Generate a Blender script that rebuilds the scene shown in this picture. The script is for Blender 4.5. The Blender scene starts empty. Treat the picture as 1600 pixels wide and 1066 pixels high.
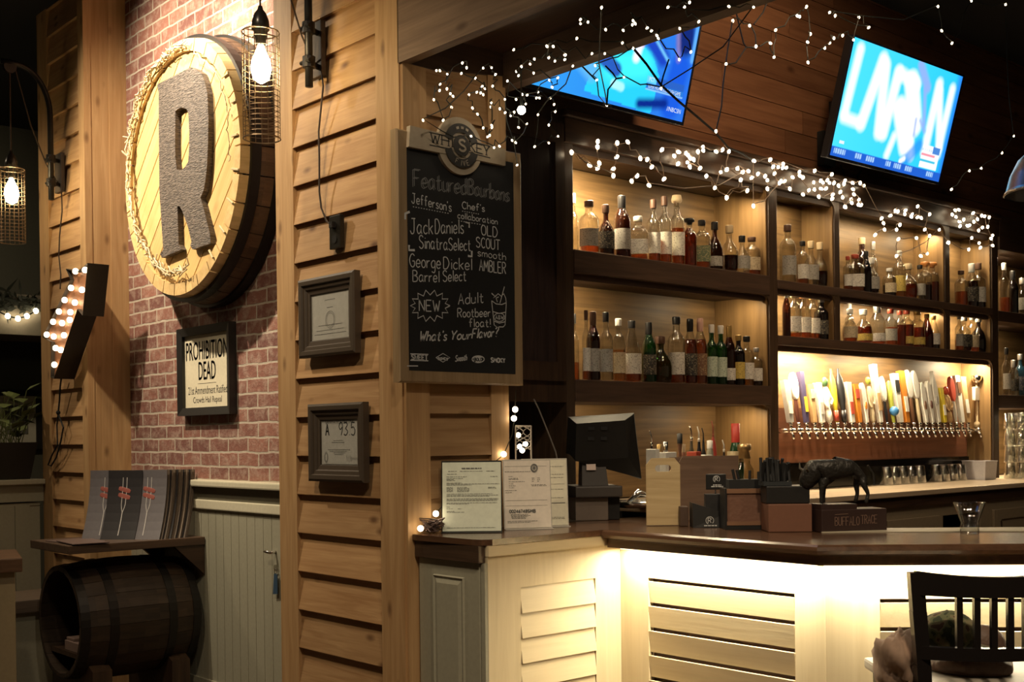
import bpy, bmesh, math, random
from math import sin, cos, tan, pi, radians, atan2, hypot, sqrt
from mathutils import Vector, Matrix

S = bpy.context.scene
COL = S.collection
random.seed(7)

# ------------------------------------------------------------------ camera
FPX, CY = 1843.0, 700.0                      # focal length and principal row of the 1600x1066 frame
YAW, PITCH, ROLL, EYE = 0.846, -0.00924, -0.01103, 1.45
FW = Vector((cos(PITCH)*cos(YAW), cos(PITCH)*sin(YAW), sin(PITCH)))
_r = Vector((sin(YAW), -cos(YAW), 0)); _u = _r.cross(FW)
RT = _r*cos(ROLL) + _u*sin(ROLL); UP = -_r*sin(ROLL) + _u*cos(ROLL)
CAM = Vector((0, 0, EYE))
cd = bpy.data.cameras.new('camera'); cam = bpy.data.objects.new('camera', cd); COL.objects.link(cam)
cd.sensor_fit = 'HORIZONTAL'; cd.sensor_width = 36.0; cd.lens = FPX/1600*36.0
cd.shift_y = (CY-533.0)/1600.0; cd.clip_start = 0.05
cam.matrix_world = Matrix((( RT.x, UP.x, -FW.x, CAM.x), (RT.y, UP.y, -FW.y, CAM.y), (RT.z, UP.z, -FW.z, CAM.z), (0, 0, 0, 1)))
S.camera = cam

# ------------------------------------------------------------------ world, exposure, lights
S.view_settings.view_transform = 'Standard'; S.view_settings.look = 'None'
S.view_settings.gamma = 1.0; S.view_settings.exposure = 0.0; S.view_settings.use_curve_mapping = False
S.cycles.transparent_max_bounces = 32
S.cycles.sample_clamp_indirect = 6.0
w = bpy.data.worlds.new('world'); S.world = w; w.use_nodes = True
w.node_tree.nodes['Background'].inputs[0].default_value = (1.0, 0.72, 0.45, 1)
w.node_tree.nodes['Background'].inputs[1].default_value = 0.05

def aim(o, d):
    o.rotation_euler = Vector(d).to_track_quat('-Z', 'Y').to_euler()
def spot(name, loc, target, power, angle, color=(1, .74, .42), blend=.6, radius=.05):
    l = bpy.data.lights.new(name, 'SPOT'); l.energy = power; l.spot_size = radians(angle); l.spot_blend = blend
    l.color = color; l.shadow_soft_size = radius
    o = bpy.data.objects.new(name, l); COL.objects.link(o); o.location = loc; aim(o, Vector(target)-Vector(loc)); return o
def area(name, loc, d, power, sx, sy, color=(1, .74, .42), rot=None):
    l = bpy.data.lights.new(name, 'AREA'); l.shape = 'RECTANGLE'; l.size = sx; l.size_y = sy; l.energy = power; l.color = color
    o = bpy.data.objects.new(name, l); COL.objects.link(o); o.location = loc
    if rot is None: aim(o, d)
    else: o.rotation_euler = rot
    return o
def point(name, loc, power, color=(1, .70, .36), radius=.03):
    l = bpy.data.lights.new(name, 'POINT'); l.energy = power; l.color = color; l.shadow_soft_size = radius
    o = bpy.data.objects.new(name, l); COL.objects.link(o); o.location = loc; return o

WARM = (1, .78, .52)
# unseen overhead spots: sign and brick are ceiling lamps, the others added fill
spot('ceiling_spot_sign', (1.45, 6.0, 4.05), (2.75, 5.75, 3.1), 520, 92, (1, .83, .60), .95, .04)
spot('ceiling_spot_brick', (2.25, 5.25, 4.05), (2.94, 5.36, 3.35), 190, 56, (1, .86, .66), .9, .04)
spot('fill_spot_siding', (0.9, 3.6, 4.0), (2.7, 4.1, 1.2), 130, 75, WARM, .8, .08)  # added fill over the pillar siding
spot('fill_spot_bar_end', (1.2, 1.2, 4.0), (3.0, 3.4, 1.2), 95, 70, (1, .84, .64), .8, .08)  # added fill for the bar end and its papers
spot('fill_spot_menus', (1.75, 5.6, 4.05), (2.45, 6.0, .9), 80, 70, WARM, .8, .08)  # fill added above the menu shelf
spot('fill_spot_bar_top', (3.6, 1.2, 4.0), (4.6, 2.6, 1.1), 60, 80, WARM, .8, .08)  # extra fill on the bar top
spot('fill_spot_plank_wall', (4.3, 2.4, 4.05), (5.2, 3.95, 2.9), 120, 90, (1, .70, .42), .9, .1)  # added to brighten the planks
spot('fill_spot_far_room', (.8, 8.5, 4.0), (2.2, 7.9, 1.6), 110, 90, WARM, .8, .08)  # added fill for the plant on the half wall
spot('fill_spot_far_wall', (.6, 8.0, 4.0), (1.6, 10.2, 2.6), 170, 95, WARM, .8, .08)  # added to lift the far wall out of black
spot('fill_spot_chair', (1.6, .4, 4.0), (3.1, 1.9, .8), 260, 60, WARM, .8, .08)  # fill added for the chair and the clothes on it
spot('fill_spot_back_counter', (5.6, 1.7, 4.05), (6.7, 3.5, .9), 70, 75, WARM, .9, .08)  # extra fill added for the lower cabinets
# under-counter strips of the bar, shining down over the cream panels
for nm, x0, y0, x1, y1, p in (('under_bar_strip_a', 3.405, 3.20, 3.405, 2.30, 14), ('under_bar_strip_b', 3.42, 2.27, 4.10, 1.59, 14)):
    L = hypot(x1-x0, y1-y0); l = area(nm, ((x0+x1)/2, (y0+y1)/2, 1.000), (0, 0, -1), p, L, .02, (1, .86, .60))
    l.rotation_euler = (radians(0), 0, atan2(y1-y0, x1-x0))
# shelf lights inside the back bar compartments (x, z, length, watts)
for i, (x, z, L, p) in enumerate(((4.08, 2.735, .24, 11.5), (5.12, 2.735, .12, 1.4), (4.05, 2.19, .28, 2.6), (5.12, 2.19, .12, .9), (4.1, 1.598, .4, 1.2), (5.12, 1.598, .12, .9),
        (5.62, 2.735, .3, 1.2), (6.5, 2.735, .7, 1.8), (7.1, 2.735, .06, .7), (7.6, 2.735, .2, 1.2), (5.62, 2.235, .3, 2.2), (6.4, 2.235, .6, 2.0), (7.1, 2.235, .06, .8), (7.6, 2.235, .3, 2.2),
        (5.75, 1.925, .7, 12.0), (6.6, 1.925, .6, 3.6), (7.68, 1.925, .12, 3.6), (8.15, 2.69, .4, 4.0), (8.15, 2.195, .4, 4.0), (8.15, 1.60, .5, 7.0))):
    area('shelf_light', (x, 3.93, z), (0, .25, -1), p*2.1, L, .03, (1, .80, .50), (radians(14), 0, 0))

# ------------------------------------------------------------------ pixel rays onto real planes
def ray(x, y): return RT*((x-800)/FPX) + UP*((CY-y)/FPX) + FW
def hit(x, y, ax, v):
    d = ray(x, y); return CAM + d*((v-CAM[ax])/d[ax])
def hitp(x, y, p, n):
    d = ray(x, y); n = Vector(n); return CAM + d*((Vector(p)-CAM).dot(n)/d.dot(n))
def deep(x, y, d): return CAM + ray(x, y)*d
def depth_of(p): return (Vector(p)-CAM).dot(FW)
FACE = YAW - pi/2                            # turning a thing by this makes its front look across the room

# ------------------------------------------------------------------ materials
def newmat(name):
    m = bpy.data.materials.new(name); m.use_nodes = True; nt = m.node_tree; nt.nodes.clear()
    o = nt.nodes.new('ShaderNodeOutputMaterial'); return m, nt, o
def N(nt, t, **k):
    n = nt.nodes.new(t)
    for a, b in k.items():
        if a.startswith('i_'): n.inputs[int(a[2:])].default_value = b
        else: setattr(n, a, b)
    return n
def rgba(c): return (c[0], c[1], c[2], 1)
_M = {}
def plain(name, c, rough=.5, metal=0., spec=.5, bump=0., bscale=60.):
    if name in _M: return _M[name]
    m, nt, o = newmat(name); b = N(nt, 'ShaderNodeBsdfPrincipled'); nt.links.new(b.outputs[0], o.inputs[0])
    b.inputs['Roughness'].default_value = rough; b.inputs['Metallic'].default_value = metal
    b.inputs['Specular IOR Level'].default_value = spec
    tc = N(nt, 'ShaderNodeTexCoord'); nz = N(nt, 'ShaderNodeTexNoise'); nz.inputs['Scale'].default_value = bscale
    nt.links.new(tc.outputs['Object'], nz.inputs['Vector'])
    mx = N(nt, 'ShaderNodeMix', data_type='RGBA'); mx.inputs[6].default_value = rgba([v*.88 for v in c]); mx.inputs[7].default_value = rgba([min(1, v*1.1) for v in c])
    nt.links.new(nz.outputs[0], mx.inputs[0]); nt.links.new(mx.outputs[2], b.inputs['Base Color'])
    if bump:
        bp = N(nt, 'ShaderNodeBump'); bp.inputs['Strength'].default_value = bump; bp.inputs['Distance'].default_value = .01
        nt.links.new(nz.outputs[0], bp.inputs['Height']); nt.links.new(bp.outputs[0], b.inputs['Normal'])
    _M[name] = m; return m
def emit(name, c, s):
    if name in _M: return _M[name]
    m, nt, o = newmat(name); e = N(nt, 'ShaderNodeEmission'); e.inputs[0].default_value = rgba(c); e.inputs[1].default_value = s
    nt.links.new(e.outputs[0], o.inputs[0]); _M[name] = m; return m
def wood(name, light, dark, grain='x', sc=1.0, rough=.55, knots=.0, vary=.25, bump=.25, spec=.4):
    """long grain along one axis, knots, and a tone of its own for every board"""
    if name in _M: return _M[name]
    m, nt, o = newmat(name); lk = nt.links.new
    b = N(nt, 'ShaderNodeBsdfPrincipled'); lk(b.outputs[0], o.inputs[0]); b.inputs['Roughness'].default_value = rough
    b.inputs['Specular IOR Level'].default_value = spec
    tc = N(nt, 'ShaderNodeTexCoord'); geo = N(nt, 'ShaderNodeNewGeometry')
    off = N(nt, 'ShaderNodeVectorMath', operation='MULTIPLY_ADD'); off.inputs[1].default_value = (1, 1, 1)
    cmb = N(nt, 'ShaderNodeVectorMath', operation='SCALE'); cmb.inputs[0].default_value = (7.3, 5.1, 9.7); lk(geo.outputs['Random Per Island'], cmb.inputs['Scale'])
    lk(tc.outputs['Object'], off.inputs[0]); lk(cmb.outputs[0], off.inputs[2])
    mp = N(nt, 'ShaderNodeMapping'); s = [14*sc]*3; s['xyz'.index(grain)] = 1.1*sc; mp.inputs['Scale'].default_value = s
    lk(off.outputs[0], mp.inputs[0])
    n1 = N(nt, 'ShaderNodeTexNoise'); n1.inputs['Scale'].default_value = 2.2; n1.inputs['Detail'].default_value = 6; n1.inputs['Distortion'].default_value = .7
    lk(mp.outputs[0], n1.inputs['Vector'])
    mp2 = N(nt, 'ShaderNodeMapping'); s2 = [90*sc]*3; s2['xyz'.index(grain)] = 2.5*sc; mp2.inputs['Scale'].default_value = s2; lk(off.outputs[0], mp2.inputs[0])
    n2 = N(nt, 'ShaderNodeTexNoise'); n2.inputs['Scale'].default_value = 1.5; n2.inputs['Detail'].default_value = 3; lk(mp2.outputs[0], n2.inputs['Vector'])
    ad = N(nt, 'ShaderNodeMath', operation='MULTIPLY_ADD'); ad.inputs[1].default_value = .35; lk(n2.outputs[0], ad.inputs[0]); lk(n1.outputs[0], ad.inputs[2])
    rmp = N(nt, 'ShaderNodeMapRange'); rmp.inputs[1].default_value = .42; rmp.inputs[2].default_value = .92; lk(ad.outputs[0], rmp.inputs[0])
    mx = N(nt, 'ShaderNodeMix', data_type='RGBA'); mx.inputs[6].default_value = rgba(dark); mx.inputs[7].default_value = rgba(light); lk(rmp.outputs[0], mx.inputs[0])
    colr = mx.outputs[2]
    if knots:
        mp3 = N(nt, 'ShaderNodeMapping'); s3 = [9*sc]*3; s3['xyz'.index(grain)] = 4.2*sc; mp3.inputs['Scale'].default_value = s3; lk(off.outputs[0], mp3.inputs[0])
        vo = N(nt, 'ShaderNodeTexVoronoi'); vo.inputs['Scale'].default_value = 1.0; lk(mp3.outputs[0], vo.inputs['Vector'])
        kr = N(nt, 'ShaderNodeMapRange'); kr.inputs[1].default_value = .05; kr.inputs[2].default_value = .05+.13; kr.inputs[3].default_value = knots; kr.inputs[4].default_value = 0
        lk(vo.outputs['Distance'], kr.inputs[0])
        km = N(nt, 'ShaderNodeMix', data_type='RGBA'); km.inputs[7].default_value = rgba([dark[0]*.35, dark[1]*.28, dark[2]*.25]); lk(kr.outputs[0], km.inputs[0]); lk(colr, km.inputs[6]); colr = km.outputs[2]
    hv = N(nt, 'ShaderNodeHueSaturation'); vr = N(nt, 'ShaderNodeMapRange'); vr.inputs[3].default_value = 1-vary; vr.inputs[4].default_value = 1+vary
    lk(geo.outputs['Random Per Island'], vr.inputs[0]); lk(vr.outputs[0], hv.inputs['Value']); lk(colr, hv.inputs['Color']); lk(hv.outputs[0], b.inputs['Base Color'])
    bp = N(nt, 'ShaderNodeBump'); bp.inputs['Strength'].default_value = bump; bp.inputs['Distance'].default_value = .004; lk(ad.outputs[0], bp.inputs['Height']); lk(bp.outputs[0], b.inputs['Normal'])
    _M[name] = m; return m
def clear(name, tint=(.95, .95, .93), gloss=1.0, body=None, amt=.0):
    """clear glass or a drink in it: light passes tinted, the surface mirrors at grazing angles"""
    if name in _M: return _M[name]
    m, nt, o = newmat(name); lk = nt.links.new
    tr = N(nt, 'ShaderNodeBsdfTransparent'); tr.inputs[0].default_value = rgba(tint)
    src = tr.outputs[0]
    if body:
        d = N(nt, 'ShaderNodeBsdfDiffuse'); d.inputs[0].default_value = rgba(body); t2 = N(nt, 'ShaderNodeBsdfTranslucent'); t2.inputs[0].default_value = rgba(body)
        dm = N(nt, 'ShaderNodeMixShader'); dm.inputs[0].default_value = .5; lk(d.outputs[0], dm.inputs[1]); lk(t2.outputs[0], dm.inputs[2])
        m1 = N(nt, 'ShaderNodeMixShader'); m1.inputs[0].default_value = amt; lk(src, m1.inputs[1]); lk(dm.outputs[0], m1.inputs[2]); src = m1.outputs[0]
    g = N(nt, 'ShaderNodeBsdfGlossy'); g.inputs['Roughness'].default_value = .06
    lw = N(nt, 'ShaderNodeLayerWeight'); lw.inputs[0].default_value = .35
    mu = N(nt, 'ShaderNodeMath', operation='MULTIPLY_ADD'); mu.inputs[1].default_value = .6*gloss; mu.inputs[2].default_value = .085*gloss; lk(lw.outputs['Facing'], mu.inputs[0])
    ms = N(nt, 'ShaderNodeMixShader'); lk(mu.outputs[0], ms.inputs[0]); lk(src, ms.inputs[1]); lk(g.outputs[0], ms.inputs[2]); lk(ms.outputs[0], o.inputs[0])
    _M[name] = m; return m
def label_mat(name, c, ink):
    """a printed paper label: rows of small type"""
    if name in _M: return _M[name]
    m, nt, o = newmat(name); lk = nt.links.new; b = N(nt, 'ShaderNodeBsdfPrincipled'); lk(b.outputs[0], o.inputs[0]); b.inputs['Roughness'].default_value = .6
    tc = N(nt, 'ShaderNodeTexCoord'); mp = N(nt, 'ShaderNodeMapping'); mp.inputs['Scale'].default_value = (5.0, 5.0, 44.0); lk(tc.outputs['Object'], mp.inputs[0])
    nz = N(nt, 'ShaderNodeTexNoise'); nz.inputs['Scale'].default_value = 1.3; nz.inputs['Detail'].default_value = 1; lk(mp.outputs[0], nz.inputs['Vector'])
    rp = N(nt, 'ShaderNodeMapRange'); rp.inputs[1].default_value = .50; rp.inputs[2].default_value = .74; rp.inputs[4].default_value = .8; lk(nz.outputs[0], rp.inputs[0])
    mx = N(nt, 'ShaderNodeMix', data_type='RGBA'); mx.inputs[6].default_value = rgba(c); mx.inputs[7].default_value = rgba(ink); lk(rp.outputs[0], mx.inputs[0]); lk(mx.outputs[2], b.inputs['Base Color'])
    _M[name] = m; return m
def brick_mat():
    m, nt, o = newmat('old_brick'); lk = nt.links.new; b = N(nt, 'ShaderNodeBsdfPrincipled'); lk(b.outputs[0], o.inputs[0]); b.inputs['Roughness'].default_value = .85
    tc = N(nt, 'ShaderNodeTexCoord'); sp = N(nt, 'ShaderNodeSeparateXYZ'); cb = N(nt, 'ShaderNodeCombineXYZ'); lk(tc.outputs['Object'], sp.inputs[0]); lk(sp.outputs[1], cb.inputs[0]); lk(sp.outputs[2], cb.inputs[1])
    nw = N(nt, 'ShaderNodeTexNoise'); nw.inputs['Scale'].default_value = 9; nw.inputs['Detail'].default_value = 3; lk(cb.outputs[0], nw.inputs['Vector'])
    wv = N(nt, 'ShaderNodeVectorMath', operation='MULTIPLY_ADD'); wv.inputs[1].default_value = (.018, .018, 0); lk(nw.outputs['Color'], wv.inputs[0]); lk(cb.outputs[0], wv.inputs[2])
    br = N(nt, 'ShaderNodeTexBrick'); br.inputs['Scale'].default_value = 1.0; br.inputs['Mortar Size'].default_value = .0062; br.inputs['Mortar Smooth'].default_value = .25
    br.inputs['Brick Width'].default_value = .205; br.inputs['Row Height'].default_value = .0735; br.inputs['Bias'].default_value = -.1
    br.inputs['Color1'].default_value = (.27, .115, .082, 1); br.inputs['Color2'].default_value = (.135, .052, .043, 1); br.inputs['Mortar'].default_value = (.46, .40, .32, 1)
    lk(wv.outputs[0], br.inputs['Vector'])
    n2 = N(nt, 'ShaderNodeTexNoise'); n2.inputs['Scale'].default_value = 16; n2.inputs['Detail'].default_value = 6; n2.inputs['Roughness'].default_value = .7; lk(cb.outputs[0], n2.inputs['Vector'])
    rp = N(nt, 'ShaderNodeMapRange'); rp.inputs[1].default_value = .46; rp.inputs[2].default_value = .74; rp.inputs[4].default_value = .75; lk(n2.outputs[0], rp.inputs[0])
    mx = N(nt, 'ShaderNodeMix', data_type='RGBA'); mx.inputs[7].default_value = (.46, .36, .29, 1); lk(rp.outputs[0], mx.inputs[0]); lk(br.outputs['Color'], mx.inputs[6]); lk(mx.outputs[2], b.inputs['Base Color'])
    hh = N(nt, 'ShaderNodeMath', operation='MULTIPLY_ADD'); hh.inputs[1].default_value = -.6; lk(br.outputs['Fac'], hh.inputs[0]); lk(n2.outputs[0], hh.inputs[2])
    bp = N(nt, 'ShaderNodeBump'); bp.inputs['Strength'].default_value = .7; bp.inputs['Distance'].default_value = .012; lk(hh.outputs[0], bp.inputs['Height']); lk(bp.outputs[0], b.inputs['Normal'])
    return m

# ------------------------------------------------------------------ mesh builder
class MB:
    def __init__(s): s.bm = bmesh.new(); s.M = None
    def v(s, p):
        p = Vector(p); return s.bm.verts.new(s.M @ p if s.M else p)
    def f(s, vs):
        try: return s.bm.faces.new(vs)
        except ValueError: return None
    def hexa(s, b, t):
        b = [s.v(p) for p in b]; t = [s.v(p) for p in t]; n = len(b)
        s.f(b[::-1]); s.f(t)
        for i in range(n): s.f((b[i], b[(i+1) % n], t[(i+1) % n], t[i]))
    def box(s, x0, x1, y0, y1, z0, z1):
        x0, x1 = sorted((x0, x1)); y0, y1 = sorted((y0, y1)); z0, z1 = sorted((z0, z1))
        q = ((x0, y0), (x1, y0), (x1, y1), (x0, y1))
        s.hexa([(x, y, z0) for x, y in q], [(x, y, z1) for x, y in q]); return s
    def rbox(s, x0, x1, y0, y1, z0, z1, r=.004):
        """box with chamfered edges"""
        n = len(s.bm.verts); s.bm.verts.ensure_lookup_table(); old = set(s.bm.verts); M, s.M = s.M, None; s.box(x0, x1, y0, y1, z0, z1); s.M = M
        new = [v for v in s.bm.verts if v not in old]; es = {e for v in new for e in v.link_edges}
        res = bmesh.ops.bevel(s.bm, geom=list(es), offset=r, segments=2, affect='EDGES', profile=.6)
        if s.M:
            for v in s.bm.verts:
                if v not in old: v.co = s.M @ v.co
        return s
    def prism(s, pts, vec):
        vec = Vector(vec); a = [Vector(p) for p in pts]
        nrm = Vector((0, 0, 0))
        for i in range(len(a)): nrm += (a[i]-a[0]).cross(a[(i+1) % len(a)]-a[0])
        if nrm.dot(vec) < 0: a = a[::-1]
        s.hexa(a, [p+vec for p in a]); return s
    def quad(s, *p): s.f([s.v(q) for q in p]); return s
    def lathe(s, prof, c=(0, 0, 0), seg=24, sx=1., sy=1., n=2., cap=True, a0=0., a1=2*pi):
        c = Vector(c); full = abs(a1-a0-2*pi) < 1e-6; k = seg if full else seg+1; rings = []
        for r, z in prof:
            row = []
            for i in range(k):
                a = a0+(a1-a0)*i/seg; ca, sa = cos(a), sin(a)
                q = (abs(ca)**n+abs(sa)**n)**(-1/n) if n != 2 else 1
                row.append(s.v(c+Vector((r*q*ca*sx, r*q*sa*sy, z))))
            rings.append(row)
        for a, b in zip(rings, rings[1:]):
            for i in range(seg):
                j = (i+1) % k; s.f((a[i], a[j], b[j], b[i]))
        if cap and full: s.f(rings[0][::-1]); s.f(rings[-1])
        return s
    def tube(s, pts, r, sides=8, taper=None, closed=False):
        pts = [Vector(p) for p in pts]; n = len(pts); rings = []; ref = None
        for i, p in enumerate(pts):
            if closed: d = pts[(i+1) % n]-pts[i-1]
            else: d = pts[min(i+1, n-1)]-pts[max(i-1, 0)]
            if d.length < 1e-9: d = Vector((0, 0, 1))
            d.normalize()
            if ref is None: ref = d.orthogonal().normalized()
            else:
                ref = ref-d*ref.dot(d)
                ref = ref.normalized() if ref.length > 1e-6 else d.orthogonal().normalized()
            b = d.cross(ref); rr = r if taper is None else r*taper[i]
            rings.append([s.v(p+(ref*cos(2*pi*k/sides)+b*sin(2*pi*k/sides))*rr) for k in range(sides)])
        for a, b in zip(rings, rings[1:]+([rings[0]] if closed else [])):
            for k in range(sides): s.f((a[k], a[(k+1) % sides], b[(k+1) % sides], b[k]))
        if not closed: s.f(rings[0][::-1]); s.f(rings[-1])
        return s
    def ball(s, c, r, seg=10, rings=6, sc=(1, 1, 1)):
        c = Vector(c); prof = [(sin(pi*i/rings), -cos(pi*i/rings)) for i in range(1, rings)]
        rows = [[s.v(c+Vector((r*sc[0]*a*cos(2*pi*k/seg), r*sc[1]*a*sin(2*pi*k/seg), r*sc[2]*z))) for k in range(seg)] for a, z in prof]
        b = s.v(c-Vector((0, 0, r*sc[2]))); t = s.v(c+Vector((0, 0, r*sc[2])))
        for k in range(seg): s.f((b, rows[0][(k+1) % seg], rows[0][k])); s.f((t, rows[-1][k], rows[-1][(k+1) % seg]))
        for p, q in zip(rows, rows[1:]):
            for k in range(seg): s.f((p[k], p[(k+1) % seg], q[(k+1) % seg], q[k]))
        return s
    def ribbon(s, pts, w, nrm, lift=.0006):
        """a flat painted stroke lying on a surface"""
        nrm = Vector(nrm).normalized(); pts = [Vector(p)+nrm*lift for p in pts]
        L = []; R = []
        for i, p in enumerate(pts):
            d = pts[min(i+1, len(pts)-1)]-pts[max(i-1, 0)]
            if d.length < 1e-9: d = Vector((1, 0, 0))
            q = nrm.cross(d).normalized()*(w/2)
            L.append(s.v(p+q)); R.append(s.v(p-q))
        for i in range(len(pts)-1): s.f((L[i], R[i], R[i+1], L[i+1]))
        return s

WM = {}
def link(name, mb, mat, parent=None, smooth=False, local=False, auto=None):
    me = bpy.data.meshes.new(name); bmesh.ops.recalc_face_normals(mb.bm, faces=mb.bm.faces[:]) if mb.bm.faces else None
    mb.bm.to_mesh(me); mb.bm.free()
    P = WM.get(parent, Matrix()) if parent is not None else Matrix()
    if parent is not None and not local: me.transform(P.inverted())
    for m in (mat if isinstance(mat, (list, tuple)) else [mat]): me.materials.append(m)
    if smooth:
        for p in me.polygons: p.use_smooth = True
        if auto: me.set_sharp_from_angle(angle=radians(auto))
    o = bpy.data.objects.new(name, me); COL.objects.link(o)
    if parent is not None: o.parent = parent
    WM[o] = P
    return o
def thing(name, label, cat, loc=(0, 0, 0), rotz=0., group=None, rot=None, scale=None):
    o = bpy.data.objects.new(name, None); COL.objects.link(o); o.empty_display_size = .05
    o.location = loc; o.rotation_euler = rot or (0, 0, rotz)
    if scale: o.scale = scale
    M = Matrix.LocRotScale(Vector(loc), o.rotation_euler, Vector(scale) if scale else None)
    WM[o] = M; tag(o, label, cat, group); return o
def tag(o, label, cat, group=None):
    o['label'] = label; o['category'] = cat
    if group: o['group'] = group
    return o
def struct(name, mb, mat, parent=None, smooth=False):
    o = link(name, mb, mat, parent, smooth)
    if parent is None: o['kind'] = 'structure'
    return o
def copy_thing(root, loc=None, rotz=None, label=None, group=None, scale=None):
    r = root.copy(); COL.objects.link(r)
    if loc is not None: r.location = loc
    if rotz is not None: r.rotation_euler = (0, 0, rotz)
    if scale: r.scale = scale
    if label: r['label'] = label
    if group: r['group'] = group
    for ch in list(root.children):
        c = ch.copy(); COL.objects.link(c); c.parent = r
        for g in list(ch.children):
            d = g.copy(); COL.objects.link(d); d.parent = c
    return r
ORD = ['', 'first', 'second', 'third', 'fourth', 'fifth', 'sixth', 'seventh', 'eighth', 'ninth', 'tenth', 'eleventh', 'twelfth', 'thirteenth', 'fourteenth', 'fifteenth', 'sixteenth', 'seventeenth', 'eighteenth', 'nineteenth', 'twentieth', 'twenty-first', 'twenty-second', 'twenty-third', 'twenty-fourth', 'twenty-fifth', 'twenty-sixth', 'twenty-seventh']

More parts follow.
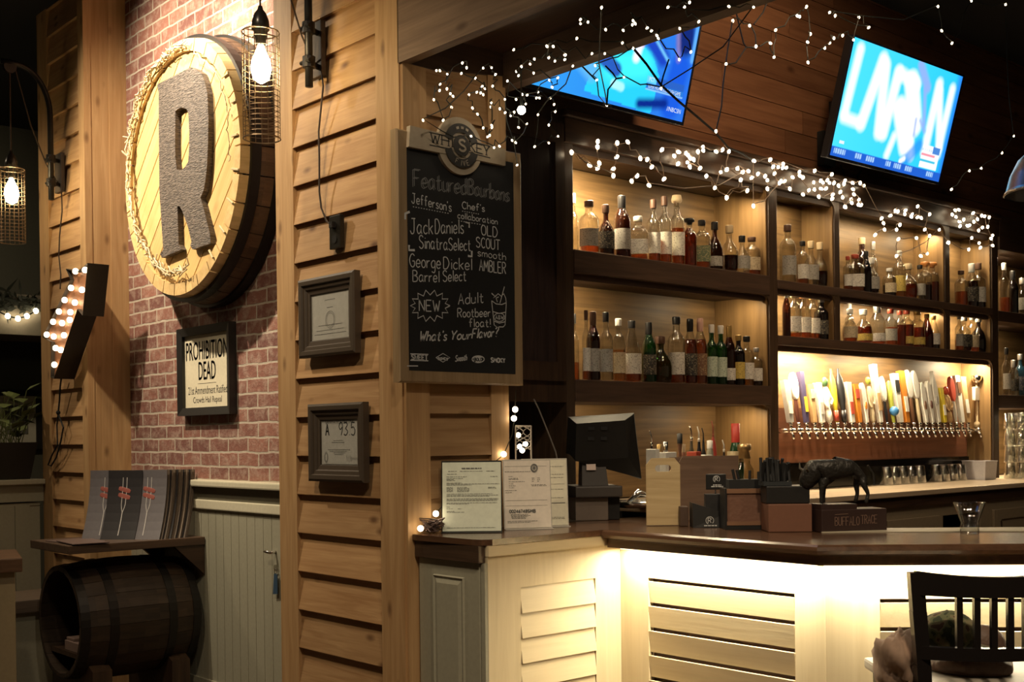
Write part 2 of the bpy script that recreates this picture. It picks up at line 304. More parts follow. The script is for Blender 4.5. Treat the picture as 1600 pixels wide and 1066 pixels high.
# ------------------------------------------------------------------ lettering
# one-line handwriting: x,y points, baseline 2, x-height 6, capital 9
def P_(t): return [[tuple(float(c) for c in p.split(',')) for p in st.split()] for st in t.split('|')]
F = {k: P_(v) for k, v in {
'A': '0,2 2,9 4,2|.8,4.6 3.2,4.6', 'B': '0,2 0,9|0,9 2,9 3.4,8.2 3.2,6.4 0,5.8|0,5.8 3,5.4 4,3.8 3,2.2 0,2', 'C': '4,8 2.6,9 1,8.2 0,5.5 1,2.8 2.6,2 4,3',
'D': '0,2 0,9|0,9 2.4,8.8 4,5.5 2.4,2.2 0,2', 'E': '4,9 0,9|0,9 0,2|0,2 4,2|0,5.6 3,5.6', 'F': '4,9 0,9|0,9 0,2|0,5.6 3,5.6', 'G': '4,8 2.6,9 1,8.2 0,5.5 1,2.8 2.6,2 4,3|4,3 4,5.2|4,5.2 2.2,5.2',
'H': '0,2 0,9|4,2 4,9|0,5.6 4,5.6', 'I': '1,2 1,9', 'J': '1,9 4,9|3,9 3,4 2.4,2.2 1,2 0,3.4', 'K': '0,2 0,9|4,9 0,5.4|1,6 4,2', 'L': '0,9 0,2|0,2 3.6,2', 'M': '0,2 .5,9|.5,9 2.5,4|2.5,4 4.5,9|4.5,9 5,2',
'N': '0,2 0,9|0,9 4,2|4,2 4,9', 'O': '2,9 .4,7.8 0,5.5 .6,3 2,2 3.6,3 4,5.5 3.6,7.8 2,9', 'P': '0,2 0,9|0,9 2.6,9 4,7.4 2.6,5.6 0,5.4', 'R': '0,2 0,9|0,9 2.6,9 4,7.4 2.6,5.8 0,5.6|1.6,5.6 4,2',
'S': '3.8,8 2.4,9 .6,8.4 .2,7 1.4,5.8 3.2,5 4,3.6 3,2.2 1.4,2 0,3', 'T': '0,9 4.4,9|2.2,9 2.2,2', 'U': '0,9 0,4 .8,2.4 2,2 3.4,2.6 4,4 4,9', 'V': '0,9 2,2|2,2 4,9', 'W': '0,9 1.4,2|1.4,2 2.6,7|2.6,7 3.8,2|3.8,2 5.2,9', 'X': '0,9 4,2|0,2 4,9', 'Y': '0,9 2,5.4|4,9 2,5.4|2,5.4 2,2',
'Z': '0,9 4,9|4,9 0,2|0,2 4,2',
'a': '3.2,5.8 1.4,6.2 0,4.2 1,2.1 2.6,2.8 3.2,5|3.2,6 3.2,3 3.8,2', 'b': '0,9 0,2|0,4 1.4,6 3.2,5 3,2.6 1.4,2 0,3', 'c': '3,5.4 1.8,6.1 .3,5 .2,3 1.6,2 3,2.7', 'd': '3.2,9 3.2,2|3.2,5 1.8,6 .2,5 .2,2.8 1.6,2 3.2,3', 'e': '.2,4 3.2,4.2 2.6,5.8 1.4,6.1 .2,4.8 .3,2.8 1.6,2 3.1,2.7',
'f': '3,8.6 2,9 1.2,8 1.2,2|0,6 2.6,6', 'g': '3.2,5.8 1.6,6.1 .1,4.6 .6,2.6 2.2,2.4 3.2,4|3.2,6 3.2,1 2.2,-.4 .4,.2', 'h': '0,9 0,2|0,4.6 1.6,6 3,5 3,2', 'i': '.6,6 .6,2|.6,7.4 .6,7.8', 'j': '1.4,6 1.4,1 .6,-.2|1.4,7.4 1.4,7.8', 'k': '0,9 0,2|3,6 0,3.8|1,4.4 3,2', 'l': '.6,9 .6,2', 'm': '0,6 0,2|0,4.6 1.2,6 2.2,5 2.2,2|2.2,4.6 3.4,6 4.4,5 4.4,2',
'n': '0,6 0,2|0,4.4 1.6,6 3,5 3,2', 'o': '1.6,6.1 .2,5 .2,3 1.6,2 3,3 3,5 1.6,6.1', 'p': '0,6 0,-.4|0,4.4 1.6,6 3.1,5 3,2.8 1.6,2 0,3', 'r': '0,6 0,2|0,4.2 1.2,5.8 2.4,5.8', 's': '2.8,5.4 1.6,6.1 .4,5.3 1,4.3 2.4,3.7 2.8,2.7 1.6,2 .1,2.6', 't': '1.2,8 1.2,3 2,2 2.8,2.4|0,6 2.6,6', 'u': '0,6 0,3 1.2,2 2.6,2.6 3,4|3,6 3,2', 'v': '0,6 1.5,2|1.5,2 3,6', 'w': '0,6 1,2|1,2 2,5|2,5 3,2|3,2 4,6', 'y': '0,6 1.5,2.6|3.2,6 1,-.4', 'z': '0,6 3,6|3,6 0,2|0,2 3,2',
"'": '.4,9 .2,7.6', '?': '0,7.6 .8,8.9 2.4,8.9 3,7.4 1.6,5.4 1.5,4|1.5,2.4 1.5,2', '!': '.6,9 .6,4|.6,2.5 .6,2', '.': '.4,2.4 .4,2', ' ': '', '&': '3.6,2 .6,7.6 1.4,9 2.4,7.8 .2,4 1,2.1 2.4,2.2 3.6,4.4',
'0': '1.6,9 0,7 0,4 1.6,2 3.2,4 3.2,7 1.6,9', '1': '0,7.6 1.4,9|1.4,9 1.4,2', '2': '0,7.6 1.4,9 3,7.8 2.4,5.6 0,2|0,2 3.2,2', '3': '0,8.6 1.8,9 3,7.6 1.4,5.8|1.4,5.8 3.2,4 1.8,2 0,2.6', '4': '2.6,2 2.6,9|2.6,9 0,4|0,4 3.6,4', '5': '3,9 .4,9|.4,9 .2,6|.2,6 2,6.4 3.2,4.2 2,2 0,2.6', '6': '2.8,8.8 .8,7 0,4 1.4,2 3,3.4 2.6,5.4 .4,4.8', '7': '0,9 3.2,9|3.2,9 1,2', '8': '1.6,5.8 .2,7.4 1.6,9 3,7.4 1.6,5.8 0,4 1.6,2 3.2,4 1.6,5.8', '9': '3,6.6 1.4,5.2 .2,7 1.6,9 3,8 3,5 2,2', '-': '0,5 2.4,5',
}.items() if v}
def smooth_stroke(p):
    if len(p) < 4: return p
    o = []
    cl = p[0] == p[-1]
    for i in range(len(p)-1):
        a = p[i-1] if i else (p[-2] if cl else p[0]); b = p[i]; c = p[i+1]; d = p[i+2] if i+2 < len(p) else (p[1] if cl else p[-1])
        for k in range(4):
            t = k/4; o.append(tuple(.5*((2*b[j])+(-a[j]+c[j])*t+(2*a[j]-5*b[j]+4*c[j]-d[j])*t*t+(-a[j]+3*b[j]-3*c[j]+d[j])*t**3) for j in (0, 1)))
    o.append(p[-1]); return o
def hand(mb, text, p0, p1, cap, w, nrm, up=(0, 0, 1), slant=0., serif=0., offs=((0, 0),), arc=None):
    """write text from p0 to p1 (baseline), capital height cap, stroke width w"""
    p0 = Vector(p0); p1 = Vector(p1); up = Vector(up); u = p1-p0; width = u.length; u.normalize()
    x = 0.; lay = []
    for ch in text:
        g = F.get(ch)
        if g is None: x += 2.6; continue
        wd = max(a for st in g for a, b in st); lay.append((x, g)); x += wd+1.3
    tot = max(x-1.3, .1); kx = width/tot; ky = cap/7.
    for x0, g in lay:
        for st in g:
            for ox, oy in offs:
                pts = [p0+u*((x0+a+slant*(b-2))*kx+ox)+up*((b-2)*ky+oy) for a, b in smooth_stroke(st)]
                mb.ribbon(pts, w, nrm)
                if serif:
                    for q in (pts[0], pts[-1]):
                        mb.ribbon([q-u*serif, q+u*serif], w*.6, nrm)
def bar_text(mb, rows, org, u, v, nrm, th):
    """illegible small print: rows of (x0, x1, y) dashes"""
    for x0, x1, y in rows:
        x = x0
        while x < x1-.001:
            l = min(random.uniform(.004, .016), x1-x); a = org+u*x+v*y
            mb.ribbon([a, a+u*l], th, nrm); x += l+.0022
_txt = {}
def type_pts(body):
    """outline type from the built-in font as (verts, faces) scaled to a unit box"""
    if body in _txt: return _txt[body]
    c = bpy.data.curves.new('type', 'FONT'); c.body = body; c.fill_mode = 'FRONT'; c.resolution_u = 3
    o = bpy.data.objects.new('type', c); COL.objects.link(o)
    dg = bpy.context.evaluated_depsgraph_get(); me = o.evaluated_get(dg).to_mesh()
    vs = [v.co.copy() for v in me.vertices]; fs = [tuple(p.vertices) for p in me.polygons]; o.evaluated_get(dg).to_mesh_clear()
    bpy.data.objects.remove(o); bpy.data.curves.remove(c)
    x0 = min(v.x for v in vs); x1 = max(v.x for v in vs); y0 = min(v.y for v in vs); y1 = max(v.y for v in vs)
    _txt[body] = ([((v.x-x0)/(x1-x0), (v.y-y0)/(y1-y0)) for v in vs], fs); return _txt[body]
def typ(mb, body, org, U, V, nrm, lift=.0006):
    """set type into the parallelogram org, org+U, org+V"""
    vs, fs = type_pts(body); org = Vector(org); U = Vector(U); V = Vector(V); n = Vector(nrm).normalized()*lift
    q = [mb.v(org+U*a+V*b+n) for a, b in vs]
    for f in fs: mb.f([q[i] for i in f])

# ================================================================== SETTING
XP, XB = 2.685, 2.94            # pillar front plane, brick plane
YS, YB = 3.647, 3.85            # pillar side plane (chalkboard), shelf front plane
CZ = 4.1
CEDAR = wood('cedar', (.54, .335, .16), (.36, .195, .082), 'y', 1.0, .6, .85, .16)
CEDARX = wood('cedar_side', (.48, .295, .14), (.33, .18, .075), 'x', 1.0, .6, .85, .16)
CEDARZ = wood('cedar_post', (.56, .355, .17), (.39, .22, .092), 'z', 1.0, .6, .7, .08)
PLANKX = wood('plank_wall', (.27, .125, .062), (.15, .062, .03), 'x', .8, .5, .8, .25)
DARK = wood('dark_stain_x', (.062, .034, .019), (.026, .014, .009), 'x', 1.2, .4, 0, .1)
DARKZ = wood('dark_stain_z', (.062, .034, .019), (.026, .014, .009), 'z', 1.2, .4, 0, .1)
DARKY = wood('dark_stain_y', (.075, .038, .02), (.03, .016, .01), 'y', 1.2, .3, 0, .1)
BLACK = plain('black_paint', (.012, .011, .010), .45)
MATTE = plain('matte_black', (.010, .010, .010), .8)
IRON = plain('black_iron', (.03, .027, .025), .4, .7)
CHROME = plain('chrome', (.78, .76, .72), .14, 1.0)
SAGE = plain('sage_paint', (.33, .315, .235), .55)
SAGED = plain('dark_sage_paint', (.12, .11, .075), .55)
CREAM = wood('cream_wash', (.70, .59, .385), (.62, .51, .32), 'y', 1.0, .5, .0, .04, .12)
CREAMX = wood('cream_wash_x', (.70, .59, .385), (.62, .51, .32), 'x', 1.0, .5, .0, .04, .12)
CREAMZ = wood('cream_wash_z', (.68, .57, .37), (.60, .49, .305), 'z', 1.0, .5, .0, .03, .12)
PAPER = plain('white_paper', (.88, .87, .82), .7)

mb = MB(); mb.box(-6, 12, -6, 14, -.1, 0)
struct('floor', mb, wood('dark_floor', (.14, .08, .045), (.07, .04, .022), 'x', .5, .4))
mb = MB(); mb.box(-6, 12, -6, 14, CZ, CZ+.1)
struct('ceiling', mb, plain('black_ceiling', (.012, .012, .013), .9))

# brick wall in the recess and the wainscot under it
mb = MB(); mb.box(XB, XB+.1, 4.3, 6.8, 1.235, CZ); struct('wall_brick', mb, brick_mat())
mb = MB()
mb.box(XB, XB+.1, 4.3, 6.8, 0, 1.09)
y = 4.35
while y < 6.72:                                    # bead boards
    mb.box(XB-.008, XB, y, y+.078, .18, 1.09); y += .082
struct('wall_wainscot', mb, SAGE)
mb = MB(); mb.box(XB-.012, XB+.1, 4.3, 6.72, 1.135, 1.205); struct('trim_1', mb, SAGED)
mb = MB(); mb.rbox(XB-.045, XB+.1, 4.3, 6.72, 1.205, 1.24, .008); mb.rbox(XB-.022, XB+.1, 4.3, 6.72, 1.085, 1.135, .006); struct('trim_2', mb, plain('cream_paint', (.60, .56, .42), .5))
mb = MB(); mb.box(XB-.02, XB, 4.3, 6.72, 0, .18); struct('baseboard_brick', mb, SAGE)

def lap_siding(name, mat, axis, a0, a1, plane, z0, z1, pitch=.166, proj=.034, top=.008, back=.05, start=0.):
    """lapped boards: each board leans out to a thick lower edge with shade beneath it"""
    mb = MB(); z = z0+start
    while z < z1:
        zt = min(z+pitch+.03, z1)
        prof = [(back, z+.004), (-proj+.0, z+.004), (-proj, z), (-top, zt), (back, zt)]
        if axis == 'y':
            mb.prism([(plane+d, a0, q) for d, q in prof], (0, a1-a0, 0))
        else:
            mb.prism([(a0, plane+d, q) for d, q in prof], (a1-a0, 0, 0))
        z += pitch
    return struct(name, mb, mat)
# main pillar: siding between corner posts, on two faces
lap_siding('wall_front', CEDAR, 'y', 3.80, 4.46, XP+.035, 0, CZ, start=-.115)
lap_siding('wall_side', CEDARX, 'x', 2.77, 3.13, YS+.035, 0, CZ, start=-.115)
mb = MB(); mb.box(XP, XP+.10, 4.44, 4.585, 0, CZ); struct('trim_3', mb, CEDARZ)
mb = MB(); mb.box(XP, XP+.03, 3.662, 3.815, 0, CZ); struct('trim_4', mb, CEDARZ)
mb = MB(); mb.box(XP+.008, XP+.12, YS, YS+.03, 0, CZ); struct('trim_5', mb, CEDARZ)
mb = MB(); mb.box(3.12, 3.215, YS, YS+.06, 0, CZ); struct('trim_6', mb, CEDARZ)
mb = MB(); mb.box(XP+.06, 3.20, YS+.06, 4.57, 0, CZ); struct('wall_pillar_core', mb, DARKZ)
# second pillar beyond the brick recess
lap_siding('wall_left', CEDAR, 'y', 6.79, 7.30, XP+.035, 0, CZ, start=-.06)
mb = MB(); mb.box(XP, XP+.04, 6.718, 6.80, 0, CZ); struct('trim_7', mb, CEDARZ)
mb = MB(); mb.box(XP+.04, XP+.15, 6.722, 6.76, 0, CZ); mb.box(XP+.15, XB+.05, 6.718, 6.76, 0, CZ); struct('trim_8', mb, CEDARZ)
mb = MB(); mb.box(XP, XP+.10, 7.29, 7.445, 0, CZ); struct('trim_9', mb, CEDARZ)
mb = MB(); mb.box(XP+.06, XB+.1, 6.76, 7.43, 0, CZ); struct('wall_pillar_core_left', mb, DARKZ)
# far room beyond the second pillar: half wall with cap, back wall with a pale soffit
mb = MB(); mb.box(-2.0, 2.66, 7.44, 7.60, 0, 1.06)
x = -2.0
while x < 2.6: mb.box(x, x+.088, 7.432, 7.44, .0, 1.06); x += .092
struct('wall_half', mb, SAGE)
mb = MB(); mb.box(-2.0, 2.66, 7.435, 7.60, 1.06, 1.075); mb.box(-2, 2.68, 7.425, 7.6, 1.085, 1.19); struct('trim_10', mb, SAGE)
mb = MB(); mb.rbox(-2.0, 2.68, 7.39, 7.66, 1.19, 1.222, .006); struct('trim_11', mb, plain('sage_cap', (.40, .37, .28), .5))
mb = MB(); mb.box(-6, 6, 10.2, 10.3, 0, CZ); struct('wall_far', mb, plain('olive_wall', (.075, .075, .055), .8))
mb = MB(); mb.box(-6, 6, 9.55, 10.2, 2.30, 2.62); struct('trim_12', mb, plain('tan_soffit', (.26, .23, .17), .8))
mb = MB(); mb.box(12, 12.1, -6, 14, 0, CZ); struct('wall_right', mb, plain('dark_wall', (.03, .022, .018), .8))
# plank wall over the back bar
mb = MB(); z = 2.90; k = 0
while z < CZ:
    x = 3.21-(k*.73 % 1.4)
    while x < 12:
        l = 2.6+.5*((k*37+int(x*10)) % 3); a = max(x, 3.21)
        if x+l > a: mb.box(a, min(x+l-.004, 12), 3.95, 4.0, z, min(z+.128, CZ))
        x += l
    z += .132; k += 1
struct('wall_back', mb, PLANKX)
mb = MB(); mb.box(3.21, 12, 4.26, 4.30, 0, 2.95); struct('wall_back_lower', mb, plain('dark_board', (.03, .02, .014), .7))
# beam and soffit over the bar, running towards the dining room
BEAM = wood('weathered_beam', (.30, .20, .125), (.17, .105, .065), 'y', .9, .6, .9, .1)
mb = MB(); mb.box(XP, XP+.045, .6, YS+.02, 2.885, CZ); struct('trim_13', mb, BEAM)
mb = MB(); mb.box(XP+.045, 3.30, .6, YB+.09, 3.021, 3.06); struct('ceiling_soffit', mb, DARKY)
mb = MB(); mb.box(3.20, 3.262, .6, YB+.09, 2.885, 3.02); struct('trim_14', mb, wood('brown_rail', (.16, .10, .065), (.09, .055, .035), 'y', 1, .6, .5, .1))
mb = MB(); mb.box(XP+.045, XP+.12, .6, YS, 2.93, 3.02); struct('trim_15', mb, DARKY)
mb = MB(); mb.prism([(XP+.045, YS-.005, 2.885), (XP+.045, YS-.005, 3.02), (3.2, YS-.005, 3.02), (3.2, YS-.005, 2.93), (2.84, YS-.005, 2.885)], (0, .02, 0)); struct('trim_16', mb, DARKX if False else DARK)

# ================================================================== LEFT SIDE THINGS
# --- half barrel sign on the brick
SC = Vector((2.72, 5.60, 2.83)); SR = .64
t = thing('barrel_sign', 'round half-barrel wall sign with carved letter R and diagonal head boards', 'sign', (XB-.002, SC.y, SC.z))
def yz(r, a, x): return Vector((x, SC.y+r*cos(a), SC.z+r*sin(a)))
HEADW = wood('barrel_head', (.68, .47, .21), (.50, .32, .12), 'z', .8, .5, .3, .10)
# head boards run diagonally; each board a slab clipped to the circle
mb = MB(); ang = radians(45); d = -.6; rr = SR-.055
ca, sa = cos(ang), sin(ang)
while d < .6:
    a0, a1 = max(d+.004, -rr+.001), min(d+.121, rr-.001)
    if a1 > a0:
        pl = []
        for q in [a0+(a1-a0)*i/6 for i in range(7)]: pl.append((q, sqrt(max(0, rr*rr-q*q))))
        loop = [(q, h) for q, h in pl]+[(q, -h) for q, h in reversed(pl)]
        mb.prism([(0, q, h) for q, h in loop], (.03, 0, 0))
    d += .125
o = link('barrel_head', mb, HEADW, t, local=True); hd_ = o
o.rotation_euler = (ang, 0, 0); o.location = (SC.x+.018-XB+.002, 0, 0)
mb = MB(); mb.M = Matrix.Translation((SC.x+.05, SC.y, SC.z)) @ Matrix.Rotation(pi/2, 4, 'Y'); mb.lathe([(0, 0), (SR-.05, 0), (SR-.05, .012), (0, .012)], seg=40, cap=False); link('head_backing', mb, plain('seam_brown', (.03, .016, .008), .8), t)
def tube_ring(mb, r0, r1, x0, x1, seg=72):
    """a ring standing on the wall: inner r0, outer r1, from x0 to x1"""
    for i in range(seg):
        a, b = 2*pi*i/seg, 2*pi*(i+1)/seg
        mb.hexa([yz(r0, a, x0), yz(r1, a, x0), yz(r1, b, x0), yz(r0, b, x0)], [yz(r0, a, x1), yz(r1, a, x1), yz(r1, b, x1), yz(r0, b, x1)])
mb = MB(); n = 30
for i in range(n):                                 # stave ends make the rim
    a, b = 2*pi*i/n+.006, 2*pi*(i+1)/n-.006; m = (a+b)/2
    for p, q in ((a, m), (m, b)):
        mb.hexa([yz(SR-.06, p, SC.x), yz(SR, p, SC.x), yz(SR, q, SC.x), yz(SR-.06, q, SC.x)], [yz(SR-.06, p, SC.x+.05), yz(SR+.012, p, SC.x+.05), yz(SR+.012, q, SC.x+.05), yz(SR-.06, q, SC.x+.05)])
link('rim', mb, wood('stave_end', (.70, .50, .24), (.54, .36, .15), 'x', 1, .5, 0, .12), t)
STAVE = wood('stave', (.13, .07, .035), (.06, .032, .018), 'x', 1, .6, 0, .3)
mb = MB()
for i in range(n):
    a, b = 2*pi*i/n, 2*pi*(i+1)/n-.008; m = (a+b)/2
    for p, q in ((a, m), (m, b)):
        xs = [(SC.x+.05, SR+.012), (SC.x+.12, SR+.03), (XB-.003, SR+.045)]
        for (xa, ra), (xb, rb) in zip(xs, xs[1:]):
            mb.hexa([yz(ra-.05, p, xa), yz(ra, p, xa), yz(ra, q, xa), yz(ra-.05, q, xa)], [yz(rb-.05, p, xb), yz(rb, p, xb), yz(rb, q, xb), yz(rb-.05, q, xb)])
link('stave_body', mb, STAVE, t)
for x0, x1, r in ((SC.x+.045, SC.x+.095, SR+.026), (SC.x+.165, XB-.004, SR+.048)):
    mb = MB(); tube_ring(mb, r-.03, r+.004, x0, x1); link('hoop', mb, IRON, t)
# carved letter
R_OUT = [(245, 132), (298, 105), (306, 108), (315, 115), (320, 129), (324, 146), (325.5, 185), (325, 225), (323.5, 258), (321, 281), (318, 298), (313, 309), (318, 325), (328, 365), (329, 380), (301, 390), (297, 384), (299, 378), (294, 356), (284, 328), (280, 322), (277, 322), (278, 350), (279, 382), (283, 390), (253, 403), (250, 397), (255, 390), (252, 345), (249, 298), (248, 200), (248, 146)]
R_IN = [(274, 174), (278, 170), (284, 168), (291, 170), (294, 176), (295.5, 203), (295.5, 230), (294, 253), (288, 262), (281, 267), (276, 264.5), (274, 245), (273.5, 225)]
def face_poly(mb, outer, inner, x, th):
    """flat letter with a hole, thickness th towards the wall"""
    bm = mb.bm; edges = []; pts = []
    for loop in (outer, inner):
        if not loop: continue
        vs = [mb.v(hit(px, py, 0, x)) for px, py in loop]; pts.append(vs)
        for i in range(len(vs)): edges.append(bm.edges.new((vs[i], vs[(i+1) % len(vs)])))
    res = bmesh.ops.triangle_fill(bm, edges=edges, use_beauty=True)
    fs = [g for g in res['geom'] if isinstance(g, bmesh.types.BMFace)]
    ex = bmesh.ops.extrude_face_region(bm, geom=fs)
    bmesh.ops.translate(bm, verts=[g for g in ex['geom'] if isinstance(g, bmesh.types.BMVert)], vec=(th, 0, 0))
def carved():
    m, nt, o = newmat('carved_letter'); lk = nt.links.new; b = N(nt, 'ShaderNodeBsdfPrincipled'); lk(b.outputs[0], o.inputs[0]); b.inputs['Roughness'].default_value = .6
    tc = N(nt, 'ShaderNodeTexCoord'); mp = N(nt, 'ShaderNodeMapping'); mp.inputs['Scale'].default_value = (20, 30, 150); mp.inputs['Rotation'].default_value = (radians(14), 0, 0); lk(tc.outputs['Object'], mp.inputs[0])
    nz = N(nt, 'ShaderNodeTexNoise'); nz.inputs['Scale'].default_value = 1.4; nz.inputs['Detail'].default_value = 2; lk(mp.outputs[0], nz.inputs['Vector'])
    rp = N(nt, 'ShaderNodeMapRange'); rp.inputs[1].default_value = .35; rp.inputs[2].default_value = .68; lk(nz.outputs[0], rp.inputs[0])
    mx = N(nt, 'ShaderNodeMix', data_type='RGBA'); mx.inputs[6].default_value = (.05, .04, .035, 1); mx.inputs[7].default_value = (.17, .135, .112, 1); lk(rp.outputs[0], mx.inputs[0]); lk(mx.outputs[2], b.inputs['Base Color'])
    bp = N(nt, 'ShaderNodeBump'); bp.inputs['Strength'].default_value = .9; bp.inputs['Distance'].default_value = .012; lk(nz.outputs[0], bp.inputs['Height']); lk(bp.outputs[0], b.inputs['Normal'])
    return m
mb = MB(); face_poly(mb, R_OUT, R_IN, SC.x-.012, .045); link('letter', mb, carved(), t)
# --- unlit white light cord bundled round the rim
t = thing('cord_garland', 'bundled pale light cord wrapped round the rim of the barrel sign', 'garland', (SC.x, SC.y, SC.z))
mb = MB(); random.seed(3)
arc = [(290, 70), (272, 74), (258, 86), (245, 100), (232, 118), (222, 140), (213, 165), (206, 190), (202, 215), (200, 245), (201, 280), (203, 310), (207, 335), (213, 355), (221, 378), (231, 395), (242, 410), (256, 422), (270, 428), (284, 424), (295, 414)]
P = [hit(x, y, 0, SC.x-.02) for x, y in arc]
for s in range(5):
    pts = []
    for a, b in zip(P, P[1:]):
        for k in range(4): pts.append(a.lerp(b, k/4)+Vector((random.uniform(-.014, .012), random.gauss(0, .013), random.gauss(0, .013))))
    mb.tube(pts, .0038, 4)
for a in P[4:]:
    for k in range(2):
        d = Vector((random.uniform(-.03, 0), random.uniform(-.04, .04), random.uniform(-.045, .045))); mb.tube([a, a+d*.6, a+d], .0035, 4)
link('cord', mb, plain('ivory_cord', (.62, .52, .34), .6), t)
mb = MB()
arc2 = [(301, 80), (318, 90), (338, 112), (352, 150), (357, 178), (355, 205), (360, 240), (357, 262)]
P2 = [hit(x, y, 0, SC.x-.012) for x, y in arc2]
pts = []
for a, b in zip(P2, P2[1:]):
    for k in range(5): pts.append(a.lerp(b, k/5)+Vector((random.uniform(-.006, .004), random.gauss(0, .008), random.gauss(0, .008))))
mb.tube(pts, .003, 4)
link('thin_cord', mb, plain('ivory_cord', (.62, .52, .34), .6), t)
for x, y, dx, dy in ((349, 120, 8, -6), (362, 160, 7, -4), (362, 213, 9, -3), (362, 264, 11, 1), (355, 310, 9, 8), (343, 353, 8, 11), (327, 391, 6, 12)):
    mb = MB(); mb.tube([hit(x, y, 0, SC.x-.006), hit(x+dx, y+dy, 0, SC.x-.006)], .006, 5); link('clip', mb, plain('pale_clip', (.6, .5, .3), .6), t)

# --- framed poster
def frame_ring(mb, c, u, v, w, h, bw, n, th, prof=None):
    """mitred picture frame; c centre on the wall, u right, v up, n out of the wall"""
    c = Vector(c); u = Vector(u); v = Vector(v); n = Vector(n)
    prof = prof or [(0, 0), (0, th), (bw, th*.75), (bw, 0)]
    cor = [(-1, -1), (1, -1), (1, 1), (-1, 1)]
    for i in range(4):
        a, b = cor[i], cor[(i+1) % 4]
        L = []
        for q in (a, b):
            L.append([c+u*q[0]*(w/2-ins)+v*q[1]*(h/2-ins)+n*z for ins, z in prof])
        A = [mb.v(p) for p in L[0]]; B = [mb.v(p) for p in L[1]]; k = len(A)
        for j in range(k): mb.f((A[j], A[(j+1) % k], B[(j+1) % k], B[j]))
        mb.f(A[::-1]); mb.f(B)
PANE = clear('picture_glass', (.97, .97, .96), .55)
c = Vector((XB, 5.72, 1.818)); U = Vector((0, -1, 0)); V = Vector((0, 0, 1)); NX = Vector((-1, 0, 0))
t = thing('framed_poster', 'black-framed cream newspaper poster headed PROHIBITION DEAD on the brick wall', 'poster', c)
mb = MB(); frame_ring(mb, c, U, V, .585, .470, .042, NX, .045); link('frame', mb, BLACK, t)
mb = MB(); a = c+NX*.012; mb.prism([a+U*sx*.26+V*sy*.205 for sx, sy in ((-1, -1), (1, -1), (1, 1), (-1, 1))], NX*.004)
o = link('print', mb, plain('cream_print', (.66, .60, .44), .7), t)
mb = MB(); a = c+NX*.016
typ(mb, 'PROHIBITION', a-U*.235+V*.062, U*.47, V*.098, NX); typ(mb, 'PROHIBITION', a-U*.238+V*.060, U*.47, V*.098, NX)
typ(mb, 'DEAD', a-U*.092-V*.045, U*.19, V*.095, NX); typ(mb, 'DEAD', a-U*.095-V*.047, U*.19, V*.095, NX)
mb.ribbon([a-U*.105-V*.066, a+U*.10-V*.066], .002, NX)
typ(mb, '21st Ammendment Ratified', a-U*.215-V*.122, U*.435, V*.042, NX); typ(mb, 'Crowds Hail Repeal', a-U*.16-V*.178, U*.32, V*.042, NX)
link('lettering', mb, plain('poster_ink', (.025, .02, .018), .7), o)

# --- framed certificates on the pillar siding
FRM = plain('bronze_frame', (.075, .055, .038), .45)
def certificate(cy, cz, w, h, label, body):
    c = Vector((XP-.005, cy, cz)); t = thing('framed_certificate', label, 'framed certificate', c)
    mb = MB(); frame_ring(mb, c, U, V, w, h, .072, NX, .03, [(0, 0), (0, .028), (.010, .033), (.026, .032), (.030, .024), (.044, .022), (.049, .015), (.066, .012), (.070, .009), (.072, 0)])
    link('frame', mb, FRM, t)
    mb = MB(); a = c+NX*.003; iw, ih = w/2-.062, h/2-.062
    mb.prism([a+U*sx*iw+V*sy*ih for sx, sy in ((-1, -1), (1, -1), (1, 1), (-1, 1))], NX*.003); s = link('sheet', mb, PAPER, t)
    mb = MB(); body(mb, c+NX*.006, iw, ih); link('printing', mb, plain('grey_ink', (.10, .10, .10), .7), s)
    mb = MB(); a = c+NX*.0105; mb.prism([a+U*sx*(iw-.004)+V*sy*(ih-.004) for sx, sy in ((-1, -1), (1, -1), (1, 1), (-1, 1))], NX*.002); link('glass', mb, PANE, t)
def cert_a(mb, a, iw, ih):
    for z, l in ((.66, .25), (-.35, .6), (-.55, .7), (-.7, .8), (.35, .15)):
        x = -l*iw
        while x < l*iw: mb.ribbon([a+U*x+V*z*ih, a+U*min(x+.012, l*iw)+V*z*ih], .0022, NX); x += .016
    for r in (.035, .028): mb.ribbon([a+U*r*cos(i*pi/12)+V*(r*sin(i*pi/12)-.015) for i in range(25)], .0015, NX)
    for sx in (-1, 1): mb.ribbon([a+U*sx*iw*.9+V*ih*.85, a+U*sx*iw*.9-V*ih*.85], .0012, NX)
def cert_b(mb, a, iw, ih):
    typ(mb, 'SANITATION RATING', a-U*iw*.72+V*ih*.78, U*iw*1.5, V*.014, NX)
    typ(mb, 'A', a-U*iw*.72+V*ih*.30, U*.030, V*.048, NX); typ(mb, 'A', a-U*iw*.74+V*ih*.30, U*.030, V*.048, NX)
    hand(mb, '93.5', a-U*iw*.02+V*ih*.30, a+U*iw*.80+V*ih*.30, .052, .005, NX)
    for z, x0, x1 in ((.08, -.3, .2), (0, -.4, .25), (-.3, -.6, .55), (-.37, -.5, .4), (-.43, -.3, .3), (-.5, -.25, .2), (-.9, -.85, .9)):
        x = x0*iw
        while x < x1*iw: mb.ribbon([a+U*x+V*z*ih, a+U*min(x+.011, x1*iw)+V*z*ih], .002 if z > -.8 else .0015, NX); x += .014
    for r in (.017, .013): mb.ribbon([a-U*iw*.7-V*ih*.62+U*r*.75*cos(i*pi/10)+V*r*1.3*sin(i*pi/10) for i in range(21)], .0015, NX)
    mb.ribbon([a+U*iw*(.36+.035*k)+V*(-.66*ih+.012*(-1)**k) for k in range(8)], .0025, NX); mb.ribbon([a+U*iw*(.62+.04*k)+V*(-.66*ih+.005*(-1)**k) for k in range(9)], .002, NX)
